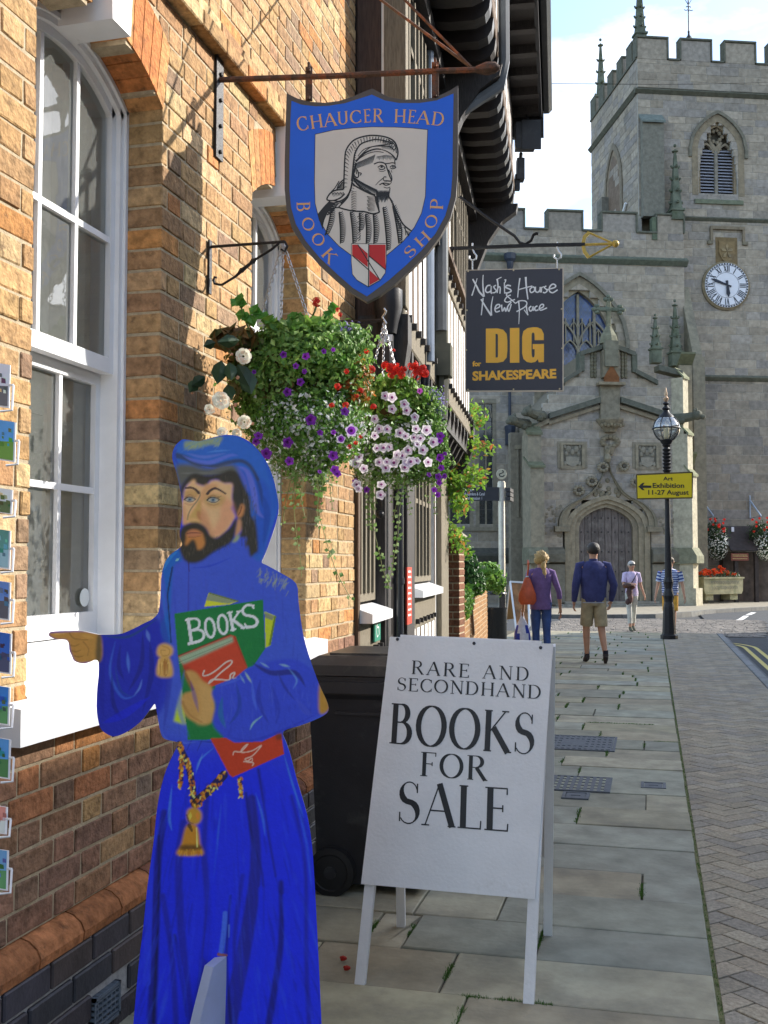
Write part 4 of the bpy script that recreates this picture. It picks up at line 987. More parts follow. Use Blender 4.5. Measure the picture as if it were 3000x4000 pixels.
 # lower robe edge
 s([B(660,880),B(700,950),B(790,965),B(880,960)],(90,110,220),10,-1,.6); s([B(880,958),B(1090,968)],(30,34,140),6,-1,.6)
 s([(612,2300),(660,2600),(640,2850)],(44,46,170),26,-1,.5,8); s([(720,2620),(700,2760),(740,2880)],(74,92,214),18,-1,.5,8); s([(745,2660),(775,2780)],(40,44,160),16,-1,.5,8)
 # lower red book
 f([B(950,940),B(1040,936),B(1090,964),B(1250,958),B(1330,920),B(1360,912),B(1378,1030),B(1080,1165),B(1060,1150)],(200,58,24),1,0,False)
 s([D(790,190),D(800,165),D(850,165),D(900,110),D(870,130),D(850,170),D(930,160),D(1000,120),D(980,150),D(930,200),D(880,220),D(900,235),D(930,215),D(930,240),D(870,240),D(940,250),D(935,270)],(230,184,170),4.5,4.5,.9,2)
 f([B(1330,918),B(1362,910),B(1366,940),B(1336,948)],(120,50,20),.9,1)
 # golden rope
 def rope(P,w):
  P=catmull(P,8,False); s(P,(40,24,10),w*1.1,w*1.1,.9,2,False)
  for i in range(0,len(P),2):
   for _ in range(3):
    x,y=P[i]; x+=rn.uniform(-.45,.45)*w; y+=rn.uniform(-.5,.5)*w
    s([(x,y),(x+rn.uniform(-6,6),y+rn.uniform(3,10))],rn.choice([(216,140,34),(232,176,60),(200,108,30),(226,210,120),(190,96,26)]),rn.uniform(6,11),5,.95,2)
 rope([D(385,110),D(410,180),D(450,260),D(475,370),D(490,470),D(495,560)],24); rope([D(505,560),D(560,500),D(640,430),D(720,340)],30); rope([D(400,220),D(400,330),D(392,420)],16); rope([D(840,370),D(845,430),D(850,490)],14)
 f([D(445,610),D(500,580),D(550,620),D(550,680),D(510,715),D(450,690)],(206,140,40),1,1); s([D(470,620),D(465,680)],(226,200,80),12,-1,.8); s([D(520,620),D(525,680)],(226,130,50),14,-1,.8); s([D(440,640),D(460,695),D(490,705)],(60,40,16),5,4,.8)
 f([D(440,720),D(520,725),D(545,860),D(560,940),D(370,940),D(400,860)],(206,130,34),1,1); f([D(400,870),D(540,870),D(545,900),D(400,905)],(70,44,14),.8,3); s([D(460,720),D(480,760)],(50,34,14),16,8,.8); s([D(515,740),D(520,880)],(236,220,130),5,5,.8)
 for _ in range(26):
  x=rn.uniform(380,555); s([D(x,rn.uniform(900,930)),D(x+3,948)],rn.choice([(226,160,60),(190,110,30)]),4,2,.8)
 # tassel of the liripipe
 f([B(655,400),B(690,390),B(730,410),B(732,450),B(690,480),B(645,460),B(642,425)],(222,164,92),1,1); f([B(660,470),B(715,475),B(732,578),B(640,575)],(216,158,84),1,2)
 for _ in range(24):
  x=rn.uniform(648,726); s([B(x,rn.uniform(480,520)),B(x+rn.uniform(-4,4),rn.uniform(560,584))],rn.choice([(190,122,58),(236,186,116),(170,104,48)]),3.5,2,.7)
 s([B(670,405),B(710,420),B(712,452),B(676,462),B(664,430),B(690,430)],(190,128,66),4,3,.8)
 s([D(680,1690),D(740,1696)],(150,80,50),12,8,.9)
 return c
def figure():
 r=thing('standing_cutout_figure','life-size painted wooden cutout of bearded man in blue robe pointing left','cutout sign',on_z(880,4255))
 O=at_d(880,2205,2.86); O.z=0
 U=(RT*1.0+HF*.10).normalized(); pl=Plane(O,U,(HF*.035+Vector((0,0,1))))
 cv=paint_figure(); out=catmull(OUT,3)
 S=cv.S; nx,ny=cv.w,cv.h
 XS=np.arange(nx)*S+cv.x0; YS=np.arange(ny)*S+cv.y0
 o=np.array(out)
 # inside mask at grid vertices
 ins=np.zeros((ny,nx),dtype=bool); X=XS[None,:]; Y=YS[:,None]
 for k in range(len(o)):
  x0,y0=o[k]; x1,y1=o[(k+1)%len(o)]
  if y0==y1: continue
  ins^=((y0<=Y)!=(y1<=Y))&(X<(x0+(Y-y0)*(x1-x0)/(y1-y0)))
 GX,GY=np.meshgrid(XS,YS); GX=GX.astype(float);GY=GY.astype(float)
 cell=ins[:-1,:-1].astype(int)+ins[1:,:-1]+ins[:-1,1:]+ins[1:,1:]
 keep=cell>=1
 used=np.zeros((ny,nx),dtype=bool)
 for a in (0,1):
  for b in (0,1): used[a:ny-1+a,b:nx-1+b]|=keep
 # snap outside vertices to the nearest outline point
 seg0=o; seg1=np.roll(o,-1,axis=0)
 for (j,i) in np.argwhere(used&~ins):
  p=np.array([XS[i],YS[j]]); d=seg1-seg0; l=(d*d).sum(1); t=np.clip(((p-seg0)*d).sum(1)/np.maximum(l,1e-9),0,1); q=seg0+t[:,None]*d; k=np.argmin(((q-p)**2).sum(1)); GX[j,i],GY[j,i]=q[k]
 idx=-np.ones((ny,nx),dtype=int); uj,ui=np.nonzero(used); idx[uj,ui]=np.arange(len(uj))
 px=GX[uj,ui]; py=GY[uj,ui]
 # photo pixel -> board plane (vectorised ray/plane)
 fw=np.array(FW);rt=np.array(RT);up=np.array(UP);N=np.array(pl.N);Oa=np.array(pl.O);E=np.array(EYE)
 d=fw+rt*((px-1500)/FPX)[:,None]+up*((2000-py)/FPX)[:,None]; t=((Oa-E)@N)/(d@N); P=E+d*t[:,None]
 P=P-np.array(r.location)
 kj,ki=np.nonzero(keep); F=np.stack([idx[kj+1,ki],idx[kj+1,ki+1],idx[kj,ki+1],idx[kj,ki]],1)
 me=bpy.data.meshes.new('painted_face'); me.vertices.add(len(P)); me.vertices.foreach_set('co',P.ravel()); me.loops.add(F.size); me.loops.foreach_set('vertex_index',F.ravel()); me.polygons.add(len(F)); me.polygons.foreach_set('loop_start',np.arange(0,F.size,4)); me.update(calc_edges=True); me.validate()
 at=me.attributes.new('tint','FLOAT_COLOR','POINT'); col=np.ones((len(P),4),dtype=np.float32); jj=np.clip(((py-cv.y0)/S).round().astype(int),0,ny-1); ii=np.clip(((px-cv.x0)/S).round().astype(int),0,nx-1); col[:,:3]=np.clip(cv.a[jj,ii]*np.array([1.15,1.3,1.12])+np.array([.006,.008,.008]),0,.9); at.data.foreach_set('color',col.ravel())
 me.materials.append(mat('artist_paint',(1,1,1),.5,noise=.04,nscale=60,bump=.12,bscale=120,spec=.25)); ob=bpy.data.objects.new('painted_face',me); C.objects.link(ob); ob.parent=r
 # plywood board behind
 m=MB(); pts=[hit(x,y,pl.O,pl.N)-pl.N*.0006 for x,y in out]; m.prism(pts,-pl.N*.018); m.build('board',mat('painted_ply_edge',(.62,.62,.60),.6,noise=.3,nscale=30,dirt=(.03,.03,.05),dscale=18,dlo=.45,dhi=.6),r)
 # prop: white plank standing out from the front
 a=hit(885,3735,pl.O,pl.N); b=hit(885,4255,pl.O,pl.N); out_dir=(pl.N+pl.U*(-.62)).normalized(); prof=[(0,0),(.0,a.z),(.06,a.z-.01),(.10,a.z-.09),(.15,a.z-.20),(.21,a.z-.33),(.25,-.0)]
 base=Vector((a.x,a.y,0))+pl.N*.002; m=MB(); sd_=out_dir.cross(Vector((0,0,1))).normalized(); m.prism([base+out_dir*u+Vector((0,0,max(z,0.0))) for u,z in prof],sd_*.028); m.build('prop',mat('prop_paint',(.42,.47,.62),.5,noise=.08),r)
figure()
# ================================================================ SHIELD SIGN
def iron_bracket_and_shield():
 P0=on_x(850,313,XW); dirb=Vector((1,.16,0)).normalized(); pb=Plane(P0,dirb,(0,0,1))
 q=lambda x,y:pb.pt(*pb.uv(x,y))
 r=thing('sign_bracket','long rusty iron bracket on the brick wall holding the shield sign','bracket',P0)
 m=MB(); a=on_x(850,165,XW); b=on_x(850,625,XW); m.box(XW+.003,XW+.012,P0.y-.035,P0.y+.035,b.z,a.z)
 for k in range(5):
  z=lerp(b.z,a.z,(.06,.28,.5,.72,.93)[k]); m.lathe([(.009,0),(.009,.008),(.004,.011)],(XW+.012,P0.y,z),8,M=Matrix.Rotation(R(90),3,'Y'))
 m.build('wall_plate',M_IRON,r)
 m=MB(); m.tube([P0+Vector((.01,0,0)),q(1300,297),q(1700,278),q(1870,272)],.0115,8); m.tube([q(1860,272),q(1900,268),q(1935,264),q(1952,266)],[.014,.026,.022,.008],8); m.build('bar',M_RUST,r,smooth=True)
 e=q(1840,262)
 for (px,py,yw,sgn) in ((1490,0,5.2,0),(1583,0,4.35,0)):
  d=ray(px,py)
  # wall anchor on the line seen in the photograph
  x0,y0=1838,258; sl=(258-py)/(1838-px)
  pw=proj((XW,yw,4.0)); X=pw[0]; Y=y0-sl*(x0-X); an=on_x(X,Y,XW)
  m=MB(); m.tube([e,an],.0065,6); m.lathe([(.03,0),(.03,.01),(.012,.02)],an,10,M=Matrix.Rotation(R(90),3,'Y')); m.build('stay_rod',M_RUST,r,smooth=True)
 for (x,y0,y1) in ((1207,262,395),(1700,244,385)):
  a=q(x,y0);b=q(x,y1); m=MB(); m.obox((a+b)/2,dirb*.028,pb.N*.010,(a-b)); m.lathe([(.010,0),(.010,.012),(.004,.016)],q(x,y0+14)+pb.N*.006,8,M=Matrix.Rotation(R(90),3,'X')); m.lathe([(.008,0),(.008,.01)],q(x,y1-10)+pb.N*.006,8,M=Matrix.Rotation(R(90),3,'X'))
  m.tube([q(x,y0)+pb.N*.004,q(x,y0-14)+pb.N*.004,q(x,y0-14)-pb.N*.02,q(x,y0+10)-pb.N*.024],.006,6)
  m.build('hanger',M_RUST,r)
 # --- shield
 s=thing('shield_sign','blue and white shield sign with engraved hooded man, CHAUCER HEAD BOOK SHOP','sign',q(1445,1175))
 cc=lambda x,y:(1000+x/1.8433,200+y/1.8433)
 pl=Plane(pb.O-pb.N*.0,pb.U,pb.V)
 def uv(x,y): return pl.uv(*cc(x,y))
 def P3(pts,n): return [pl.pt(*uv(x,y),n) for x,y in pts]
 outer=[(222,305),(300,345),(390,368),(500,375),(600,362),(700,330),(780,295),(838,272),(890,300),(960,335),(1060,352),(1180,350),(1290,338),(1390,290),(1455,250)]
 outer+=[(1455,600),(1452,900),(1440,1050),(1400,1200),(1330,1330),(1240,1450),(1130,1560),(1000,1680),(890,1760),(800,1808),(700,1750),(580,1650),(450,1530),(340,1400),(260,1280),(222,1150),(208,1000),(208,800),(216,500)]
 blue=[(257,362),(330,390),(430,402),(530,398),(640,380),(740,348),(835,318),(930,360),(1030,378),(1180,378),(1300,360),(1422,310),(1418,600),(1414,900),(1402,1050),(1362,1190),(1290,1320),(1190,1440),(1080,1545),(960,1650),(800,1768),(700,1708),(590,1612),(460,1490),(360,1370),(290,1250),(255,1130),(243,1000),(243,800),(250,500)]
 m=MB(); m.prism(P3(outer,0),-pl.N*.03); m.build('board',mat('sign_board_edge',(.10,.085,.07),.6,noise=.2),s)
 # moulded rim
 m=MB(); A=P3(outer,.0); n=min(len(outer),len(blue))
 m.prism(P3(outer,.001),pl.N*.004,(.085,.07,.06)); m.build('rim',M_PRINT,s)
 m=MB(); m.add(P3(blue,.0062),[tuple(range(len(blue)))],srgb(18,98,222)); m.build('blue_field',M_PRINT,s,fix=False)
 cream=[(430,605),(560,575),(700,560),(838,552),(1000,554),(1120,560),(1234,572),(1226,800),(1218,1050),(1190,1170),(1140,1270),(1060,1370),(960,1455),(940,1472),(690,1472),(600,1405),(520,1320),(460,1220),(430,1100),(425,950),(428,750)]
 blk=[((x-828)*1.012+828,(y-1000)*1.010+1000) for x,y in cream]
 m=MB(); m.add(P3(blk,.0066),[tuple(range(len(blk)))],(.012,.012,.012)); m.add(P3(cream,.0070),[tuple(range(len(cream)))],srgb(214,208,198)); m.build('portrait_panel',M_PRINT,s,fix=False)
 # black line engraving
 m=MB(); K=(.012,.012,.012)
 def st(P,w0,w1=None,sm=True):
  P=[uv(*p) for p in P]
  if sm and len(P)>2: P=catmull(P,4,False)
  n=len(P); k=.00102
  if w1 is None: ww=[w0*k]*n
  elif w1==-1: ww=[max(.3,w0*math.sin(math.pi*(i+.4)/(n-.2)))*k for i in range(n)]
  else: ww=[lerp(w0,w1,i/(n-1))*k for i in range(n)]
  put_strokes(m,pl,[(P,ww)],lambda p:p,.0074,K)
 # hood outline
 st([(632,1000),(636,900),(640,800),(650,720),(690,660),(740,630),(820,612),(900,616),(960,632),(1000,660),(1020,710),(1022,750),(1010,790)],6); st([(1010,790),(985,755),(940,725),(900,712)],6,3)
 st([(900,712),(860,710),(800,730),(760,760),(720,800)],5,8); st([(720,810),(712,860),(700,900),(693,950),(680,1010),(650,1060),(610,1100)],8,6)
 st([(860,640),(800,655),(750,680),(715,740),(705,800),(695,900),(690,940)],5,7); st([(860,640),(930,650),(980,672)],5,3); st([(985,670),(930,678),(850,690),(780,712),(735,760)],5,3); st([(950,640),(1000,680),(1012,740)],4)
 st([(740,770),(820,700),(900,688),(960,692),(1000,720)],4); st([(730,790),(800,745),(870,728),(920,735)],3)
 for i in range(30):   # hatching along the hood
  t=i/29; P=[(636,985),(640,860),(650,740),(700,665),(790,622),(880,620),(960,640),(1008,700)]; k=t*(len(P)-1); j=min(int(k),len(P)-2); x=lerp(P[j][0],P[j+1][0],k-j); y=lerp(P[j][1],P[j+1][1],k-j)
  cx,cy=830,850; dx,dy=cx-x,cy-y; l=math.hypot(dx,dy); st([(x,y),(x+dx/l*16,y+dy/l*16+6),(x+dx/l*26,y+dy/l*26+14)],4,1.2)
 for i in range(18):
  y=700+i*17; x=712-(i*.9); st([(x,y),(x+14,y+7)],3.5,1)
 for i in range(14): x=915+i*6; st([(x,652),(x+2,672)],2.5,1)
 for i in range(12): x=905+i*7; st([(x,684),(x+6,706+i)],2.5,1)
 # scarf end at the left
 st([(632,1000),(580,1005),(545,1020),(520,1050),(515,1075),(560,1080),(610,1060),(640,1030)],6); st([(560,1080),(600,1085),(640,1065),(665,1040)],5); st([(600,940),(570,990),(545,1015)],4); st([(632,930),(600,960),(585,1000)],5);
 for i in range(9): st([(548+i*10,1020+i%2*4),(560+i*10,1052-i)],4,1)
 for i in range(6): st([(618-i*6,950+i*8),(634,946+i*9)],5,2)
 # hair and forehead
 for i in range(14): x=875+i*9; st([(x,752+abs(i-7)*1.5),(x-3,780+ (i%3)*5)],3.5,1)
 for i in range(16): x=858-i*9; st([(x,750+i*4),(x-14,792+i*4),(x-22,812+i*3)],3.5,1)
 st([(1002,770),(1000,800),(1004,812)],4)
 # brow, eyes
 st([(850,818),(890,804),(930,815),(945,850),(962,900),(975,930),(972,940),(940,938),(925,940)],5); st([(930,815),(960,812),(985,808),(1005,815)],4)
 st([(878,842),(905,826),(930,846),(905,858),(885,850)],4); st([(965,842),(985,828),(1008,842),(985,852),(970,848)],4); st([(898,838),(914,838)],8,7); st([(982,838),(992,838)],7,6); st([(885,866),(910,872),(935,862)],2.5); st([(975,862),(980,880)],2.5); st([(1003,815),(1000,842)],3)
 st([(955,858),(975,900),(980,925),(976,942)],4); st([(940,912),(925,910),(918,925),(925,938),(945,942)],4,3)
 # mouth
 st([(890,968),(915,955),(950,958),(968,962)],5,3); st([(915,957),(935,970),(966,962)],5,4); st([(920,982),(945,990),(968,982)],3); st([(915,920),(885,945),(862,970)],3.5,2)
 st([(976,945),(970,960)],3); st([(966,990),(962,1020),(955,1045)],4)
 # ear, jaw
 st([(710,860),(705,890),(725,915),(740,905),(735,870),(720,850),(708,852)],5); st([(740,880),(760,885),(750,900)],4); st([(722,862),(726,890)],4)
 st([(700,910),(720,950),(760,990),(810,1020),(860,1040)],6)
 for i in range(26):
  t=i/25; x=lerp(705,870,t); y=lerp(905,1000,t**.8); st([(x,y),(x+4,y+28),(x+2,y+40)],4,1)
 for i in range(18): st([(700+i*9,935+i*6),(712+i*9,950+i*6)],3,1)
 # beard
 for i in range(20):
  x=868+i*4.7; st([(x,1008+(i%2)*10),(x+2,1050),(x+lerp(14,-14,i/19),1085+10*math.sin(i))],4,1)
 # collar
 st([(690,945),(710,970),(760,1000),(820,1030),(858,1048),(866,1090),(886,1150),(884,1166),(840,1175),(780,1160),(700,1155),(630,1140),(596,1128)],6); st([(680,1000),(660,1060),(596,1128)],5)
 for i in range(12): st([(688,1010+i*12),(712,1018+i*12),(726,1012+i*12)],3,1); st([(800+i%3*4,1050+i*9),(830,1056+i*9),(858,1050+i*9)],3,1)
 st([(866,1048),(880,1100),(888,1150)],7,4)
 # shoulders and robe folds
 st([(596,1130),(540,1140),(500,1190),(480,1260)],5); st([(535,1085),(500,1120),(450,1180)],6);
 m.add(P3([(535,1088),(575,1095),(520,1160),(490,1230),(482,1290),(458,1220),(446,1185)],.0074),[tuple(range(7))],K)
 for i in range(7): st([(560-i*8,1098+i*14),(600-i*8,1090+i*12),(625-i*14,1088+i*6)],6,1)
 st([(955,1048),(985,1100),(1020,1180),(1060,1250),(1100,1285),(1122,1300)],6)
 folds=[(545,1140,500,1330),(600,1165,610,1390),(680,1165,700,1390),(745,1170,745,1300),(790,1178,795,1390),(845,1178,850,1390),(915,1130,945,1440),(985,1120,1030,1390)]
 for (x0,y0,x1,y1) in folds:
  st([(x0,y0),((x0+x1)/2+4,(y0+y1)/2),(x1,y1)],5)
  n=int((y1-y0)/13)
  for i in range(n):
   t=i/n; x=lerp(x0,x1,t); y=lerp(y0,y1,t); l=26+20*math.sin(t*3.1); st([(x,y),(x+l*.6,y+2),(x+l,y-12)],7,1)
 for i in range(14): st([(730+(i%3)*8,1200+i*13),(755,1185+i*13)],5,-1)
 st([(960,1050),(1000,1150),(1010,1260)],3)
 for i in range(14): st([(965+i*5,1060+i*16),(990+i*5,1090+i*16)],4,1)
 for i in range(5): st([(1065+i*8,1270+i*12),(1085+i*3,1300+i*9),(1108,1305+i*3)],3.5,1)
 st([(1040,1240),(1050,1300),(1045,1370)],4); st([(1075,1270),(1080,1330)],3)
 m.build('engraving',M_PRINT,s,fix=False)
 # small coat of arms
 arms=[(690,1393),(938,1393),(938,1520),(930,1600),(895,1650),(810,1698),(730,1650),(698,1610),(690,1520)]
 m=MB(); big=[((x-814)*1.03+814,(y-1540)*1.03+1540) for x,y in arms]; m.add(P3(big,.0082),[tuple(range(9))],K); m.add(P3(arms,.0086),[tuple(range(9))],srgb(222,218,210))
 red=srgb(196,30,30)
 m.add(P3([(694,1398),(735,1398),(806,1462),(806,1560),(694,1470)],.0089),[(0,1,2,3,4)],red)
 m.add(P3([(818,1398),(935,1398),(935,1575),(818,1480)],.0089),[(0,1,2,3)],red)
 m.add(P3([(818,1580),(892,1648),(818,1690)],.0089),[(0,1,2)],red)
 for a,b in (((814,1393),(812,1698)),((735,1398),(892,1650)),((694,1474),(818,1584)),((814,1478),(936,1580))):
  A,B=ribbon2([uv(*a),uv(*b)],.0042); m.add([pl.pt(*p,.0092+.0002*(a[0]%3)) for p in A+B],[(0,1,3,2)],K)
 m.build('coat_of_arms',M_PRINT,s,fix=False)
 # lettering
 m=MB(); G=srgb(222,170,110)
 def place(ch,x,y,x2,y2,cap):
  # baseline from (x,y) to (x2,y2), cap height in close-up pixels
  a=uv(x,y); b=uv(x2,y2); cl=abs(uv(x,y-cap)[1]-a[1]) if True else 0
  serif_line(m,pl,ch,a,b,cl,T=.13,t=.05,tint=G,n0=.0068)
 for ch,x,y,x2,y2,cap in (('C',306,585,385,565,100),('H',400,566,488,550,95),('A',495,552,585,540,95),('U',590,535,668,528,92),('C',680,528,762,520,92),('E',780,520,830,516,95),('R',842,516,915,516,95),('H',995,520,1080,520,95),('E',1092,522,1145,526,95),('A',1152,526,1248,534,95),('D',1262,535,1350,545,95)): place(ch,x,y,x2,y2,cap)
 for ch,x,y,x2,y2,cap in (('B',296,1092,296,1160,94),('O',322,1225,362,1310,80),('O',390,1355,452,1420,80),('K',468,1470,528,1540,88)):
  # letters climbing the left side, tops to the right
  a=uv(x,y); b=uv(x2,y2); serif_line(m,pl,ch,a,b,abs(uv(x,y-cap)[1]-a[1]),T=.13,t=.05,tint=G,n0=.0068)
 for ch,x,y,x2,y2,cap in (('S',1115,1500,1165,1440,78),('H',1190,1420,1265,1350,80),('O',1275,1290,1320,1205,80),('P',1345,1145,1350,1070,90)): place(ch,x,y,x2,y2,cap)
 m.build('lettering',M_PRINT,s,fix=False)
iron_bracket_and_shield()
# ================================================================ A-BOARD
def a_board():
 FL=on_z(1385,3850); FR=on_z(2045,3925)
 TL=at_d(1523,2487,3.80); TR=at_d(2160,2515,3.66)
 U=(FR-FL); V=(TL+TR)/2-(FL+FR)/2
 pl=Plane(FL,U,V); r=thing('folding_advertising_board','white folding board on the pavement lettered RARE AND SECONDHAND BOOKS FOR SALE','advertising board',(FL+FR)/2)
 pp=lambda x,y,n=0:pl.pt(*pl.uv(x,y),n)
 MW=mat('board_white_paint',(.73,.72,.73),.5,noise=.05,nscale=5,bump=.15,bscale=90,dirt=(.45,.43,.40),dscale=7,dlo=.6,dhi=.9)
 quad=[(1523,2487),(2160,2515),(2090,3513),(1410,3453)]
 # panel
 m=MB(); m.prism([pp(*p) for p in quad],-pl.N*.009); m.build('panel',MW,r)
 m=MB(); A=[pp(1523,2487,.0),pp(1410,3453,.0)]
 # front legs: battens behind the panel running to the ground
 for nm,(tx,ty),(bx,by) in (('l',(1540,2490),(1400,3850)),('r',(2128,2513),(2062,3925))):
  a=pp(tx,ty,-.022); b=pp(bx,by,-.022); d=(a-b); m=MB(); m.obox((a+b)/2,pl.U*.036,pl.N*.024,d); m.build('leg',MW,r)
 m=MB(); a=pp(1560,2500,-.024); b=pp(2110,2525,-.024); m.obox((a+b)/2,(b-a),pl.N*.024,pl.V*.04); m.build('rail',MW,r)
 # rear frame
 BL=on_z(1567,3616); BR=on_z(2140,3652)
 apexL=pp(1540,2492,-.045); apexR=pp(2145,2518,-.045); rear=Plane(BL,BR-BL,(apexL+apexR)/2-(BL+BR)/2)
 for a,b in ((apexL,BL),(apexR,BR)):
  m=MB(); m.obox((a+b)/2,rear.U*.034,rear.N*.024,a-b); m.build('leg',MW,r)
 m=MB(); c1=apexL.lerp(BL,.03); c2=apexR.lerp(BR,.03); c3=apexR.lerp(BR,.72); c4=apexL.lerp(BL,.72); m.prism([c1-rear.N*.0+rear.N*-.014,c2+rear.N*-.014,c3+rear.N*-.014,c4+rear.N*-.014],-rear.N*.008); m.build('rear_panel',MW,r)
 # feet caps, screws
 m=MB()
 for q in ((1408,2000),):
  pass
 for (x,y) in ((1553,2497),(1852,2513),(2112,2530)):
  m.lathe([(.006,0),(.006,.002),(.003,.003)],pp(x,y,.0005),8,(.2,.2,.22),M=Matrix(((pl.U.x,pl.V.x,pl.N.x),(pl.U.y,pl.V.y,pl.N.y),(pl.U.z,pl.V.z,pl.N.z))))
 m.build('screws',mat('dull_screw',(.25,.25,.27),.4,metal=.7),r)
 c=lambda x,y:pl.uv(1200+x/1.301,2300+y/1.301)
 m=MB(); K=(.018,.018,.022)
 def line(t,x0,y0,x1,y1,cap,T=.13,tt=.035,gap=.13,sp=.5): serif_line(m,pl,t,c(x0,y0),c(x1,y1),abs(c(x0,y0-cap)[1]-c(x0,y0)[1]),T,tt,K,.0012,sp,gap)
 line('RARE',530,432,822,452,68,.12,.045,.2); line('AND',893,455,1128,468,68,.12,.045,.2)
 line('SECONDHAND',455,516,1190,560,66,.12,.045,.12)
 line('BOOKS',418,785,1155,845,205,.155,.032,.10)
 line('FOR',575,950,912,976,122,.14,.035,.14)
 line('SALE',455,1190,1025,1235,215,.15,.03,.08)
 o=m.build('lettering',M_PRINT,r,fix=False); o['kind']='stuff'
a_board()
# ================================================================ OPPOSITE ROW (outside the picture on the right, throws the shade)
def opposite_row():
 y=-14
 rn=random.Random(8)
 for i in range(6):
  w=7.4; nm,col=(('red brick',(.30,.17,.12)),('cream painted',(.45,.42,.34)),('dark brown brick',(.20,.14,.10)),('yellow brick',(.40,.33,.20)),('white rendered',(.50,.49,.46)),('orange brick',(.36,.20,.11)))[i]
  r=thing('terraced_house',nm+' town house with sash windows across the street','building',(9,y+w/2,0),group='houses across the street')
  H=7.35+rn.uniform(-.15,.15)
  m=MB(); m.box(9,16,y,y+w-.02,-.14,H); m.build('wall',mat('house_front_'+nm.replace(' ','_'),col,.9,noise=.2,nscale=5),r)
  m=MB(); m.prism([(8.8,y,H),(12.5,y,H+1.6),(16.2,y,H)],(0,w-.02,0)); m.build('roof',mat('slate_roof',(.10,.10,.11),.7),r)
  for zz in (1.0,4.3):
   for k in range(3):
    yy=y+1.2+k*2.2; m=MB(); m.box(8.93,8.995,yy,yy+1.1,zz,zz+1.7); f=m.build('window',M_WHITE,r); g=MB(); g.box(8.91,8.928,yy+.08,yy+1.02,zz+.08,zz+1.62); g.build('pane',mat('dark_glass',(.03,.035,.04),.1,spec=.8),f)
  y+=w
opposite_row()
